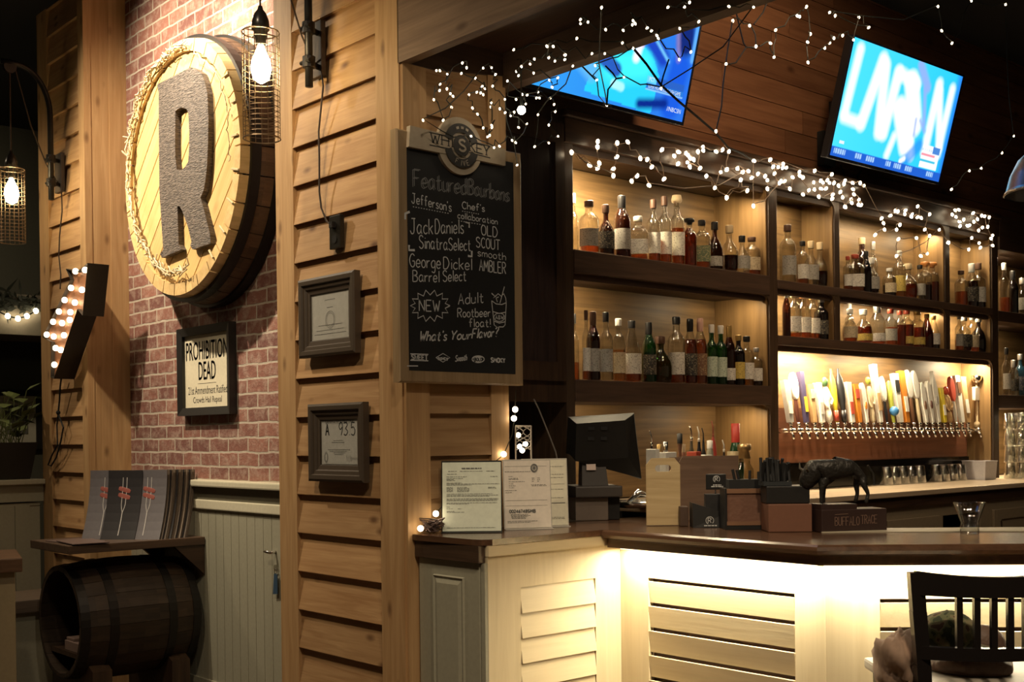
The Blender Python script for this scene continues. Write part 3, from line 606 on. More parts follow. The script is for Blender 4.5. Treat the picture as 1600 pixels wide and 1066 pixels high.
certificate(4.142, 1.958, .425, .330, 'bronze-framed certificate under glass, upper of the two frames on the siding', cert_a)
certificate(4.085, 1.435, .410, .322, 'bronze-framed sanitation grade card reading A 93.5 on the siding', cert_b)

# --- outlet plate
c = hit(526, 363, 0, XP-.012)
t = thing('outlet_plate', 'dark bronze outlet plate where the lamp cord plugs into the siding', 'outlet', c)
mb = MB(); mb.rbox(c.x-.010, c.x+.012, c.y-.040, c.y+.040, c.z-.068, c.z+.068, .003); link('plate', mb, plain('oil_bronze', (.03, .026, .02), .35, .5), t)
for dz in (.028, -.030):
    mb = MB(); mb.M = Matrix.Translation((c.x-.010, c.y, c.z+dz)) @ Matrix.Rotation(-pi/2, 4, 'Y'); mb.lathe([(.0, 0), (.017, 0), (.017, .003), (0, .003)], seg=16); link('socket', mb, BLACK, t)
mb = MB(); mb.box(c.x-.03, c.x-.010, c.y-.012, c.y+.012, c.z+.016, c.z+.04); link('plug', mb, BLACK, t)
PLUG = Vector((c.x-.03, c.y, c.z+.028))

# --- cage pendant lamps on pipe arms
BULB = emit('filament_bulb', (1, .78, .42), 60)
def cage_lamp(by, lx, bz, ztop, label, power, cordpts):
    t = thing('cage_wall_lamp', label, 'lamp', (XP-.02, by, bz))
    mb = MB(); mb.rbox(XP-.026, XP-.002, by+.0, by+.105, bz-.13, bz+.10, .004); link('wall_plate', mb, plain('dark_wood_plate', (.06, .042, .03), .6), t)
    xa = XP-.085
    mb = MB(); pts = [(xa, by, bz-.19), (xa, by, bz+.25)]; R = xa-lx; zc = bz+.30
    for i in range(11):
        a = pi/2*i/10; pts.append((xa-R*.82*(1-cos(a)), by, zc+.27*sin(a)))
    pts.append((lx-.05, by, zc+.272)); mb.tube(pts, .0165, 12); link('arm', mb, IRON, t, True)
    for dz in (-.09, .05):
        mb = MB(); mb.tube([(xa-.0, by, bz+dz-.022), (xa, by, bz+dz+.022)], .027, 12); mb.tube([(xa, by, bz+dz), (XP-.02, by+.03, bz+dz)], .012, 8); mb.tube([(xa-.015, by-.035, bz+dz), (xa-.015, by+.035, bz+dz)], .009, 8); link('bracket', mb, IRON, t)
    mb = MB(); mb.M = Matrix.Translation((lx, by, zc+.245)) @ Matrix.Rotation(pi/2, 4, 'X'); mb.lathe([(.01, -.012), (.036, -.012), (.028, 0), (.036, .012), (.01, .012)], seg=18); link('pulley', mb, IRON, t, True, auto=30)
    mb = MB(); mb.lathe([(.008, ztop+.105), (.012, ztop+.09), (.024, ztop+.075), (.034, ztop+.045), (.036, ztop+.012), (.028, ztop+.004), (.022, ztop-.03), (.02, ztop-.05)], (lx, by, 0), 18); link('socket', mb, plain('bakelite', (.02, .018, .016), .3), t, True)
    mb = MB(); mb.lathe([(.012, ztop-.05), (.016, ztop-.065), (.036, ztop-.11), (.041, ztop-.145), (.031, ztop-.185), (.008, ztop-.20), (.0, ztop-.2005)], (lx, by, 0), 18, cap=False); link('bulb', mb, BULB, t, True)
    r = .073; z0 = ztop-.42
    mb = MB(); K = 18
    for k in range(K):
        a = 2*pi*k/K; mb.tube([(lx+r*cos(a), by+r*sin(a), ztop), (lx+r*cos(a), by+r*sin(a), z0)], .0013, 4)
    zs = [ztop, z0]+[ztop-.03-.39*(i/17)**.85 for i in range(18)]
    for i, z in enumerate(zs): mb.tube([(lx+r*cos(2*pi*k/24), by+r*sin(2*pi*k/24), z) for k in range(24)], .003 if i < 2 else .0013, 4, closed=True)
    for k in range(4):
        a = pi/2*k; mb.tube([(lx+r*cos(a), by+r*sin(a), ztop), (lx, by, ztop+.004)], .002, 4)
    link('cage', mb, plain('antique_wire', (.22, .16, .10), .4, .8), t)
    mb = MB(); mb.tube([(lx, by, ztop+.10), (lx, by, zc+.21)], .004, 6)
    mb.tube([(lx+.03, by, zc+.24), (lx+.12, by+.012, bz+.23), (xa-.02, by+.02, bz+.02), (XP-.03, by+.05, bz-.07)], .004, 6)
    if cordpts: mb.tube([(XP-.03, by+.05, bz-.07)]+cordpts, .004, 6)
    link('cord', mb, plain('brown_cord', (.05, .03, .018), .6), t)
    point('lamp_glow', (lx, by, ztop-.14), power*1.9, (1, .66, .30), .034)
cp = [hit(x, y, 0, XP-.022) for x, y in ((502, 105), (505, 135), (501, 175), (498, 205), (499, 250), (499, 300), (502, 325), (510, 345), (519, 354))]
cage_lamp(4.163, 2.379, 3.082, 3.065, 'caged bulb pendant on black pipe arm beside the letter R barrel sign', 13, cp+[PLUG])
cp = [hit(x, y, 0, XP-.022) for x, y in ((96, 295), (97, 330), (93, 370), (92, 400), (95, 430), (94, 452))]
cage_lamp(7.01, 2.372, 3.07, 3.026, 'caged bulb pendant on black pipe arm in front of the dark far room', 13, cp)

# --- marquee arrow
A_OUT = [(103, 420), (120, 425), (137, 411), (129, 493), (121, 483), (84, 592), (79, 590), (80, 535), (66, 527), (110, 437)]
XA = 2.56
t = thing('marquee_arrow', 'rusty metal marquee arrow sign studded with glowing globe bulbs', 'marquee sign', hit(100, 500, 0, XA+.09))
RUST = plain('rust_copper', (.34, .15, .075), .5, .35, bump=.2)
mb = MB(); ps = [hit(x, y, 0, XA+.022) for x, y in A_OUT]; mb.prism(ps, (.012, 0, 0)); fc = link('face', mb, RUST, t)
mb = MB()
po = [hit(x, y, 0, XA) for x, y in A_OUT]
cen = sum(po, Vector())/len(po)
for i in range(len(po)):
    a, b = po[i], po[(i+1) % len(po)]; ia, ib = a.lerp(cen, .012), b.lerp(cen, .012)
    mb.hexa([a, b, ib, ia], [p+Vector((XP-XA-.004, 0, 0)) for p in (a, b, ib, ia)])
link('casing', mb, plain('dark_tin', (.035, .028, .022), .5, .3), t)
MBULB = emit('globe_bulb', (1, .80, .50), 9)
for x, y in ((118, 424), (133, 422), (111, 450), (128, 453), (101, 469), (117, 473), (92, 487), (110, 488), (83, 503), (97, 505), (109, 500), (73, 523), (84, 526), (100, 524), (87, 544), (95, 547), (85, 570)):
    p = hit(x, y, 0, XA); mb = MB(); mb.ball(p, .017, 10, 7); link('bulb', mb, MBULB, t, True)
mb = MB(); mb.tube([hit(x, y, 0, XP-.03) for x, y in ((96, 588), (94, 605), (93, 625), (91, 645), (93, 652), (99, 668), (95, 690), (88, 715), (80, 728), (75, 727), (81, 712), (90, 695), (89, 665), (91, 646))], .005, 6); mb.ball(hit(91, 645, 0, XP-.03), .014, 8, 6); link('cord', mb, MATTE, t)
for i in range(3): point('marquee_glow', hit((120, 100, 85)[i], (440, 490, 545)[i], 0, XA-.06), .25, (1, .72, .4), .05)

# --- menu shelf, barrel under it
SZ = .938
t = thing('menu_shelf', 'dark wooden ledge shelf holding menus above the barrel', 'shelf', (2.58, 6.04, SZ-.05))
mb = MB(); mb.rbox(2.20, XB-.012, 5.775, 6.30, SZ-.042, SZ, .004); link('shelf_board', mb, wood('shelf_wood', (.10, .06, .038), (.05, .03, .02), 'x', 1, .45), t)
mb = MB(); mb.prism([(2.76, 5.785, SZ-.043), (XB-.012, 5.785, SZ-.043), (XB-.012, 5.785, SZ-.20)], (0, .03, 0)); link('bracket', mb, DARK, t)
mb = MB(); mb.prism([(2.76, 6.265, SZ-.043), (XB-.012, 6.265, SZ-.043), (XB-.012, 6.265, SZ-.20)], (0, .03, 0)); link('bracket', mb, DARK, t)
BC = Vector((2.25, 6.04, .53)); BR_ = .285; BL = .64
t = thing('wine_barrel', 'dark open-ended barrel lying on its side under the menu shelf', 'barrel', (2.57, 6.04, .0))
def xr(r, a, x): return Vector((x, BC.y+r*cos(a), BC.z+r*sin(a)))
def bulge(u): return BR_*(1+.10*(1-(2*u-1)**2))
mb = MB(); n = 24
for i in range(n):
    a, b = 2*pi*i/n, 2*pi*(i+1)/n-.006
    for k in range(8):
        u0, u1 = k/8, (k+1)/8; x0, x1 = BC.x+BL*u0, BC.x+BL*u1; r0, r1 = bulge(u0), bulge(u1)
        mb.hexa([xr(r0-.022, a, x0), xr(r0, a, x0), xr(r0, b, x0), xr(r0-.022, b, x0)], [xr(r1-.022, a, x1), xr(r1, a, x1), xr(r1, b, x1), xr(r1-.022, b, x1)])
link('stave_body', mb, wood('old_barrel', (.045, .027, .015), (.02, .013, .008), 'x', 1, .55, 0, .2), t)
for u0, u1 in ((0.0, .07), (.22, .29), (.71, .78), (.93, 1.0)):
    mb = MB(); r0, r1 = bulge(u0)+.003, bulge(u1)+.003
    for i in range(48):
        a, b = 2*pi*i/48, 2*pi*(i+1)/48
        mb.hexa([xr(r0-.006, a, BC.x+BL*u0), xr(r0, a, BC.x+BL*u0), xr(r0, b, BC.x+BL*u0), xr(r0-.006, b, BC.x+BL*u0)], [xr(r1-.006, a, BC.x+BL*u1), xr(r1, a, BC.x+BL*u1), xr(r1, b, BC.x+BL*u1), xr(r1-.006, b, BC.x+BL*u1)])
    link('hoop', mb, IRON, t)
mb = MB(); mb.box(BC.x+.03, BC.x+BL-.05, BC.y-.20, BC.y+.20, BC.z-.175, BC.z-.150); link('inner_shelf', mb, DARK, t)
mb = MB(); mb.M = Matrix.Translation((BC.x+BL-.02, BC.y, BC.z)) @ Matrix.Rotation(pi/2, 4, 'Y'); mb.lathe([(0, 0), (BR_-.005, 0), (BR_-.005, .018), (0, .018)], seg=32, cap=False); link('head', mb, DARK, t)
for x0 in (BC.x+.06, BC.x+BL-.16):
    mb = MB(); mb.prism([(x0, BC.y-.27, 0), (x0, BC.y+.27, 0), (x0, BC.y+.27, .30)]+[(x0, BC.y+(BR_+.012)*cos(a), BC.z+(BR_+.012)*sin(a)) for a in [-.75-.164*k for k in range(11)]]+[(x0, BC.y-.27, .30)], (.10, 0, 0))
    link('cradle', mb, wood('cradle_wood', (.07, .04, .022), (.035, .02, .012), 'z', 1, .5), t)
t = thing('folded_paper', 'pale pinkish paper tucked inside the open end of the barrel', 'paper', (BC.x+.12, BC.y-.06, BC.z-.149))
mb = MB(); mb.rbox(BC.x+.04, BC.x+.20, BC.y-.18, BC.y+.04, BC.z-.1495, BC.z-.10, .003); mb.rbox(BC.x+.05, BC.x+.2, BC.y-.06, BC.y+.04, BC.z-.0998, BC.z-.085, .003); link('sheet', mb, plain('pink_paper', (.22, .15, .125), .7), t)

# --- menus
def menu_mesh(faced=True):
    pass
MW, MHT = .190, .365; MA = radians(40)     # the covers look out along -X, turned a little to the camera
def menu_profile(): return [(-.105*(1-k/8)**1.9, MHT*(k/8)*(.985 if k < 8 else .98)) for k in range(9)]
def menu_parts(t, cover, thick=.004):
    mb = MB(); pr = menu_profile()
    for (x0, z0), (x1, z1) in zip(pr, pr[1:]):
        mb.hexa([(x0, -MW/2, z0), (x0+thick, -MW/2, z0), (x0+thick, MW/2, z0), (x0, MW/2, z0)], [(x1, -MW/2, z1), (x1+thick, -MW/2, z1), (x1+thick, MW/2, z1), (x1, MW/2, z1)])
    return link('cover', mb, cover, t, local=True)
def menu_art(t, cover):
    """two sausages on a long carving fork"""
    pr = menu_profile()
    def at(y, z):
        k = min(7, int(z/MHT*8/.985)); (x0, z0), (x1, z1) = pr[k], pr[k+1]; q = (z-z0)/(z1-z0); return Vector((x0+(x1-x0)*q-.0012, y, z))
    mb = MB(); n = (-1, 0, .25)
    for s in (-1, 1): mb.ribbon([at(.011*s*(1 if z > .17 else max(.1, (z-.14)/.03)), z) for z in [.14+.02*k for k in range(10)]], .0035, n)
    mb.ribbon([at(0, z) for z in [.02+.02*k for k in range(7)]], .005, n)
    link('fork', mb, plain('menu_silver', (.50, .48, .46), .5), cover, local=True)
    for z in (.225, .258):
        mb = MB()
        pts = [at(-.033+.066*k/8, z-.012+.018*k/8)+Vector((-.0008, 0, 0)) for k in range(9)]
        mb.tube(pts, .0125, 8, [.6, .9, 1, 1, 1, 1, 1, .9, .6])
        for v in mb.bm.verts:
            q = at(v.co.y, min(.35, max(.01, v.co.z))); v.co.x = q.x+(v.co.x-q.x)*.08
        link('sausage', mb, plain('menu_red', (.30, .085, .065), .55), cover, local=True)
SLATE = plain('menu_slate', (.135, .125, .135), .5); INK = plain('menu_dark', (.030, .028, .030), .4); EDGE = plain('menu_edge', (.10, .072, .05), .6)
def menu(loc, mat, label, art=True, group=None):
    t = thing('menu_booklet', label, 'menu', loc, MA, group); c = menu_parts(t, mat)
    if art: menu_art(t, c)
    return t
m0 = hit(212, 836, 2, SZ)
nrm = Vector((1, .12, 0))          # direction the row recedes
front = Vector((hit(222, 836, 1, 5.86).x+.08, 5.93, SZ))
menu(front, SLATE, 'slate grey menu with red sausages on a fork, first of the tight row')
rowm = menu(front+nrm*.016, INK, 'plain dark menu booklet packed in the tight row behind the first slate cover', False, 'menus packed in the row')
for k in range(1, 17):
    c = copy_thing(rowm, front+nrm*(.016+.0095*k)+Vector((0, .003*sin(k*2.1), 0)))
    if k % 3:
        for ch in c.children: ch.data = ch.data.copy() if k == 1 else ch.data
for k, c in enumerate([o for o in COL.objects if o.get('group') == 'menus packed in the row']):
    for ch in c.children:
        ch.material_slots[0].link = 'OBJECT'; ch.material_slots[0].material = (EDGE, INK, EDGE, plain('menu_edge_pale', (.20, .15, .105), .6))[k % 4]
a = hit(183, 832, 1, 5.96)
menu(Vector((a.x+.08, a.y+.07, SZ)), INK, 'black menu with orange-red sausages on a fork, between two slate covers')
a = hit(154, 829, 1, 6.06)
menu(Vector((a.x+.08, a.y+.07, SZ)), SLATE, 'slate grey menu with a sausage fork, against the siding beyond the black one')
for i, (x, y, z, r, lb) in enumerate(((2.33, 6.02, .0, .12, 'flat menu lying on the shelf ledge below the standing covers'), (2.32, 5.90, .005, -.08, 'flat menu lying askew on top of another at the shelf corner'))):
    t = thing('flat_menu', lb, 'menu', (x, y, SZ+z), r); mb = MB(); mb.rbox(-.09, .09, -.14, .14, .0002, .0045, .001); link('cover', mb, plain('menu_mauve', (.15, .10, .09), .5), t, local=True)

# --- latch and hanging tag on the wainscot
p = hit(431, 863, 0, XB-.008)
t = thing('door_latch', 'small chrome lever latch on the sage wainscot beside the pillar post', 'latch', p)
mb = MB(); mb.tube([p, p+Vector((-.035, 0, 0))], .008, 10); mb.tube([p+Vector((-.035, -.004, 0)), p+Vector((-.038, .045, .003))], .008, 10, [1, .8]); link('lever', mb, CHROME, t, True)
p = hit(434, 893, 0, XB-.008)
t = thing('hanging_tag', 'small blue tag hanging from a key ring on the wainscot edge', 'tag', p)
mb = MB(); mb.tube([p+Vector((-.012, 0.012*cos(a), .012*sin(a))) for a in [2*pi*k/14 for k in range(14)]], .002, 5, closed=True); mb.tube([p+Vector((0, 0, .012)), p+Vector((-.016, 0, .012))], .003, 5); link('ring', mb, CHROME, t)
mb = MB(); q = p+Vector((-.012, 0, -.012)); mb.prism([q+Vector((0, -.018, 0)), q+Vector((0, .012, 0)), q+Vector((0, .024, -.10)), q+Vector((0, -.02, -.095))], (-.003, 0, 0)); link('card', mb, plain('tag_blue', (.035, .07, .12), .5), t)

# --- far room: planter, picture, garland, stand, bench
t = thing('planter', 'square black planter on the half wall with a leafy green plant', 'potted plant', (2.33, 7.53, 1.222))
px0, px1 = hit(-22, 740, 1, 7.46).x, hit(52, 740, 1, 7.46).x
mb = MB(); xm = (px0+px1)/2; hw = (px1-px0)/2
mb.hexa([(xm-hw*.84, 7.45, 1.2225), (xm+hw*.84, 7.45, 1.2225), (xm+hw*.84, 7.63, 1.2225), (xm-hw*.84, 7.63, 1.2225)], [(xm-hw*1.12, 7.42, 1.45), (xm+hw*1.12, 7.42, 1.45), (xm+hw*1.12, 7.66, 1.45), (xm-hw*1.12, 7.66, 1.45)])
link('pot', mb, plain('planter_black', (.014, .012, .011), .5), t)
random.seed(11)
LEAF = plain('leaf_green', (.15, .19, .065), .45)
for k in range(34):
    mb = MB(); b = Vector((xm+random.uniform(-.10, .10), 7.54+random.uniform(-.06, .06), 1.445)); an = random.uniform(0, 2*pi)
    out = random.uniform(.03, .17); hgt = random.uniform(.06, .36); tip = b+Vector((out*cos(an), out*sin(an)*.7, hgt)); mid = b.lerp(tip, .5)+Vector((0, 0, .03))
    d = Vector((-sin(an), cos(an), 0)); wd = random.uniform(.03, .055); dr = Vector((cos(an), sin(an), 0))
    mb.tube([b, mid, tip], .003, 4)
    e = tip+dr*.09+Vector((0, 0, -.03 if k % 2 else .05)); c1 = tip.lerp(e, .4)
    mb.f([mb.v(q) for q in (tip, c1-d*wd+Vector((0, 0, .006)), e, c1+Vector((0, 0, -.008)))]); mb.f([mb.v(q) for q in (tip, c1+Vector((0, 0, -.008)), e, c1+d*wd+Vector((0, 0, .006)))])
    link('leaf', mb, LEAF, t)
c = hit(25, 656, 1, 10.19)
t = thing('framed_picture', 'black-framed picture with white mat on the far dark wall behind the plant', 'picture', c)
mb = MB(); frame_ring(mb, c, (1, 0, 0), (0, 0, 1), .42, .50, .05, (0, -1, 0), .03); link('frame', mb, BLACK, t)
mb = MB(); mb.box(c.x-.165, c.x+.165, c.y-.012, c.y-.006, c.z-.205, c.z+.205); link('mat', mb, plain('picture_mat', (.5, .48, .38), .8), t)
mb = MB(); mb.box(c.x-.09, c.x+.09, c.y-.016, c.y-.0121, c.z-.12, c.z+.12); link('print', mb, plain('picture_print', (.12, .12, .10), .8), t)
FB = emit('fairy_bulb', (1, .80, .52), 15); FBS = emit('fairy_bulb_small', (1, .78, .50), 9)
WIRE = plain('green_wire', (.022, .024, .018), .6); WIREP = plain('pale_wire', (.22, .16, .12), .6)
t = thing('garland_string', 'short evergreen garland with fairy bulbs on the far pale soffit', 'garland', hit(30, 495, 1, 9.5))
ps = [hit(x, y, 1, 9.50) for x, y in ((-10, 488), (-2, 487), (12, 494), (28, 498), (42, 494), (56, 486))]
mb = MB(); mb.tube(ps, .006, 5); link('wire', mb, WIRE, t)
for p in ps[2:]:
    mb = MB(); mb.ball(p, .022, 8, 6); link('bulb', mb, FB, t)
mb = MB()
for k in range(150):
    p = hit(random.uniform(-30, 66), random.gauss(473, 7), 1, 9.52); d = Vector((random.gauss(0, .07), random.gauss(0, .02), random.gauss(0, .05))); q = d.cross(Vector((0, 1, .2))).normalized()*.012
    mb.f([mb.v(p), mb.v(p+d*.5+q), mb.v(p+d), mb.v(p+d*.5-q)])
g = link('evergreen_sprigs', mb, plain('evergreen', (.02, .024, .014), .7), t); g['kind'] = 'stuff'
t = thing('host_stand', 'pale host stand with thick dark wood top at the picture edge', 'stand', (1.42, 5.0, 0))
c = hit(18, 880, 2, .93)
t.location = (hit(0, 880, 2, .93).x, hit(0, 880, 2, .93).y, 0); bpy.context.view_layer.update(); WM[t] = Matrix.Translation(t.location)
q = hitp(35, 872, deep(35, 872, 5.4), (FW.x, FW.y, 0)); zt = q.z
mb = MB(); mb.M = Matrix.Translation((q.x, q.y, 0)) @ Matrix.Rotation(FACE+.45, 4, 'Z'); mb.rbox(-.5, 0, 0, .5, zt-.065, zt, .006); link('top', mb, wood('stand_top', (.16, .085, .045), (.08, .045, .025), 'x', 1, .5), t)
mb = MB(); mb.M = Matrix.Translation((q.x, q.y, 0)) @ Matrix.Rotation(FACE+.45, 4, 'Z'); mb.rbox(-.47, -.03, .04, .46, 0, zt-.066, .004); link('body', mb, plain('stand_cream', (.36, .29, .17), .6), t)
q = hitp(20, 962, deep(20, 962, 6.2), (FW.x, FW.y, 0))
t = thing('bench', 'low booth bench with brown seat board beside the barrel', 'bench', (q.x, q.y, 0))
MM = Matrix.Translation((q.x, q.y, 0)) @ Matrix.Rotation(0, 4, 'Z')
s0 = hitp(24, 942, deep(24, 942, 6.2), (FW.x, FW.y, 0)); s1 = hitp(64, 976, deep(64, 976, 6.2), (FW.x, FW.y, 0))
mb = MB(); mb.rbox(s0.x-.25, s1.x+.22, s0.y+.05, s0.y+.50, s0.z-.07, s0.z, .006); link('seat', mb, wood('bench_wood', (.16, .12, .09), (.08, .06, .045), 'x', 1, .5), t)
mb = MB(); mb.box(s0.x-.22, s1.x+.18, s0.y+.09, s0.y+.48, 0, s0.z-.071); link('base', mb, SAGE, t)

# ================================================================== CHALKBOARD
BY = YS-.032; NY = Vector((0, -1, 0)); UX = Vector((1, 0, 0)); UZ = Vector((0, 0, 1))
def bp_(x, y): return hit(x, y, 1, BY-.012)
t = thing('chalkboard', 'tall chalkboard with pale wood frame and handwritten bourbon list on the pillar', 'chalkboard', (2.97, YS, 2.14))
x0, x1, z0, z1 = hit(619, 400, 1, BY).x, hit(813.5, 420, 1, BY).x, hit(622, 597.5, 1, BY).z, hit(617, 201, 1, BY).z
c = Vector(((x0+x1)/2, YS-.004, (z0+z1)/2))
FRW = wood('board_frame', (.40, .28, .155), (.27, .18, .09), 'z', 1, .55, .0, .06)
mb = MB(); frame_ring(mb, c, UX, UZ, x1-x0, z1-z0, .052, NY, .04, [(0, 0), (0, .034), (.006, .04), (.046, .04), (.052, .03), (.052, 0)]); link('frame', mb, FRW, t)
mb = MB(); mb.box(x0+.045, x1-.045, BY-.012, BY+.02, z0+.045, z1-.045); link('board', mb, plain('slate_board', (.016, .016, .016), .55), t)
CH = plain('chalk', (.62, .62, .60), .9); CHD = plain('dim_chalk', (.25, .25, .24), .9)
s = depth_of(bp_(700, 400))/FPX*1.30                 # metres across the board per picture pixel
sv = depth_of(bp_(700, 400))/FPX
mb = MB()
def wr(m, text, ax, ay, bx, by, cap, w=.0035, **k): hand(m, text, bp_(ax, ay), bp_(bx, by), cap*sv, w, NY, **k)
wr(mb, "Jefferson's", 643, 317, 705, 331, 15); wr(mb, "Chef's", 722, 326, 757, 331, 11); wr(mb, 'collaboration', 715, 341, 777, 351, 10, .003)
for a, b, m_ in (((645, 323), (703, 334), 14), ((722, 330), (750, 335), 8), ((716, 345), (757, 352), 10)):
    for k in range(m_):
        p, q = bp_(a[0]+(b[0]-a[0])*k/m_, a[1]+(b[1]-a[1])*k/m_), bp_(a[0]+(b[0]-a[0])*(k+.45)/m_, a[1]+(b[1]-a[1])*(k+.45)/m_); mb.ribbon([p, q], .003, NY)
wr(mb, 'Jack', 641, 365, 676, 366, 23, .004); wr(mb, 'Daniels', 680, 365, 724, 365, 22, .004)
wr(mb, 'Sinatra', 655, 388, 699, 391, 20, .004); wr(mb, 'Select', 701, 391, 735, 392, 19, .004)
wr(mb, 'George', 640, 417, 688, 420, 20, .004); wr(mb, 'Dickel', 693, 420, 737, 422, 18, .004)
wr(mb, 'Barrel', 645, 440, 686, 441, 17, .004); wr(mb, 'Select', 692, 440, 728, 439, 17, .004)
wr(mb, 'OLD', 752, 367, 777, 371, 16, .004); wr(mb, 'SCOUT', 744, 386, 781, 391, 16, .004); wr(mb, 'smooth', 746, 400, 790, 407, 12, .003); wr(mb, 'AMBLER', 749, 423, 790, 428, 18, .0042)
for pts in (((633, 343), (633, 334), (640, 331)), ((639, 383), (639, 391), (648, 391)), ((737, 392), (737, 401), (731, 400))): mb.ribbon([bp_(*p) for p in pts], .009, NY)
mb.ribbon([bp_(727, 347), bp_(733, 349), bp_(733, 356)], .006, NY)
wr(mb, 'NEW', 655, 486, 687, 487, 17, .0045)
mbl = mb; mb = MB()
st = [(672+(31 if k % 2 == 0 else 24)*cos(pi*k/14), 478+(25 if k % 2 == 0 else 17)*sin(pi*k/14)) for k in range(29)]
mb.ribbon([bp_(*p) for p in st], .0045, NY)
wr(mbl, 'Adult', 716, 476, 755, 473, 17, .004); wr(mbl, 'Rootbeer', 715, 496, 766, 495, 14, .004); wr(mbl, 'float!', 733, 511, 766, 511, 13, .004)
for pts in (((768, 470), (772, 508), (776, 511), (786, 511), (789, 508), (791, 473)), ((768, 470), (775, 475), (784, 476), (791, 473)), ((770, 487), (780, 490), (790, 488)), ((772, 502), (780, 505), (789, 503)),
            ((768, 458), (774, 464), (778, 459), (783, 463), (787, 459), (790, 466), (791, 473)), ((768, 459), (773, 463), (770, 466), (776, 461)), ((781, 474), (788, 448)), ((777, 472), (775, 466), (779, 464))): mb.ribbon([bp_(*p) for p in pts], .0035, NY)
mb.ribbon([bp_(780+8.5*cos(k*pi/8), 496+6.5*sin(k*pi/8)) for k in range(17)], .003, NY); link('chalk_drawing', mb, CH, t); mb = mbl; wr(mb, 'A&W', 774, 499, 787, 499, 6, .003)
wr(mb, "What's", 655, 533, 697, 532, 15, .0055, slant=.25); wr(mb, 'Your', 703, 531, 735, 530, 14, .0055, slant=.25); wr(mb, 'Flavor?', 737, 529, 777, 526, 15, .0055, slant=.25)
for a, b in (((641, 553), (669, 554)), ((641, 563), (669, 564))): mb.ribbon([bp_(*a), bp_(*b)], .004, NY)
wr(mb, 'SWEET', 643, 562, 668, 563, 7.5, .005)
mb.ribbon([bp_(*p) for p in ((681, 559), (692, 552.5), (703, 559), (692, 566), (681, 559))], .003, NY); wr(mb, 'spicy', 684, 562, 700, 562, 5, .0045)
wr(mb, 'Smooth', 711, 565, 729, 563, 9, .0035, slant=.3)
mb.ribbon([bp_(740, 561.5), bp_(753, 561.5)], .024, NY); mb.ribbon([bp_(747+9.5*cos(k*pi/8), 561.5+5.2*sin(k*pi/8)) for k in range(17)], .004, NY); wr(mb, 'SMOKY', 767, 566, 789, 567, 7, .0045); mb.ribbon([bp_(636, 572), bp_(653, 572)], .004, NY)
link('chalk_lettering', mb, CH, t)
mb = MB(); wr(mb, 'BOLD', 741, 564, 753, 564, 4.5, .003); 
for v in mb.bm.verts: v.co.y -= .0012
link('badge_lettering', mb, MATTE, t)
mb = MB(); off = ((0, 0), (.007, .004))
wr(mb, 'Featured', 645, 292, 727, 305, 26, .0028, offs=off); wr(mb, 'Bourbons', 731, 304, 794, 316, 24, .0028, offs=off)
link('headline_lettering', mb, CHD, t)
# header plaque
HY = BY-.030
def hp(x, y, d=0): return hit(x, y, 1, HY-d)
PLQ = plain('plaque_tan', (.40, .33, .235), .6); INKB = plain('plaque_ink', (.02, .017, .015), .6)
t = thing('header_plaque', 'tan cut-out plaque reading WHISKEY fixed over the top of the chalkboard', 'sign', hp(715, 230))
cc = hp(720, 228)
mb = MB(); mb.prism([hp(641, 196), hp(790, 233), hp(790, 259), hp(639, 229)], (0, .022, 0))
mb.prism([cc+Vector((.112*cos(a), .003, .112*sin(a))) for a in [2*pi*k/40 for k in range(40)]], (0, .018, 0)); link('plaque', mb, PLQ, t)
mb = MB(); n = NY
for a0, a1 in ((.30, 2.85), (3.44, 5.99)):
    mb.ribbon([cc+Vector((.069*cos(a0+(a1-a0)*k/24), -.004, .069*sin(a0+(a1-a0)*k/24))) for k in range(25)], .034, n)
mb.prism([cc+Vector((.041*cos(a), -.004, .041*sin(a))) for a in [2*pi*k/32 for k in range(32)]], (0, -.002, 0))
for a, b in (((671, 207), (706, 214.5)), ((671, 226.5), (706, 233.5)), ((733, 220), (766, 229)), ((733, 238.5), (766, 247))): mb.ribbon([hp(*a), hp(*b)], .0045, n)
hand(mb, 'WHI', hp(673, 222), hp(707, 229.5), 14.5*sv, .0055, n, serif=.006); hand(mb, 'KEY', hp(734, 235.5), hp(764, 243.5), 14*sv, .0055, n, serif=.006)
link('black_lettering', mb, INKB, t)
mb = MB(); hand(mb, 'S', cc+Vector((-.015, -.008, -.021)), cc+Vector((.017, -.008, -.021)), .043, .009, n)
def ring_text(mb, text, r, mid, step, cap, flip):
    for i, chx in enumerate(text):
        a = mid+(i-(len(text)-1)/2)*step*(1 if flip else -1); rad = Vector((cos(a), 0, sin(a))); up = -rad if flip else rad; u = Vector((up.z, 0, -up.x))
        o = cc+rad*(r)+Vector((0, -.008, 0))-up*cap/2-u*cap*.25; hand(mb, chx, o, o+u*cap*.5, cap, .003, n, up=up)
mb.ribbon([cc+Vector((.069*cos(a_), -.0085, .069*sin(a_))) for a_ in (1.1, 1.2, 1.3)], .010, n); mb.ribbon([cc+Vector((.069*cos(a_), -.0085, .069*sin(a_))) for a_ in (1.45, 1.55, 1.65)], .010, n); mb.ribbon([cc+Vector((.069*cos(a_), -.0085, .069*sin(a_))) for a_ in (1.8, 1.9, 2.0)], .010, n); ring_text(mb, 'FIVE', .069, -pi/2, .27, .02, True)
link('tan_lettering', mb, plain('plaque_letter', (.34, .29, .22), .6), t)

# ================================================================== BAR
BT = 1.08; OV = .085
FX = 3.365; CORN = Vector((FX, 2.262)); XP2 = 3.452; YP1 = 3.25
D3 = Vector((sqrt(.5), -sqrt(.5)))            # third run turns 45 degrees
def run3(s, inset, z): return Vector((CORN.x+D3.x*s+inset*sqrt(.5), CORN.y+D3.y*s+inset*sqrt(.5), z))
tk = tan(radians(22.5))
def cpt(o): return (CORN.x+o, CORN.y+o*tk)
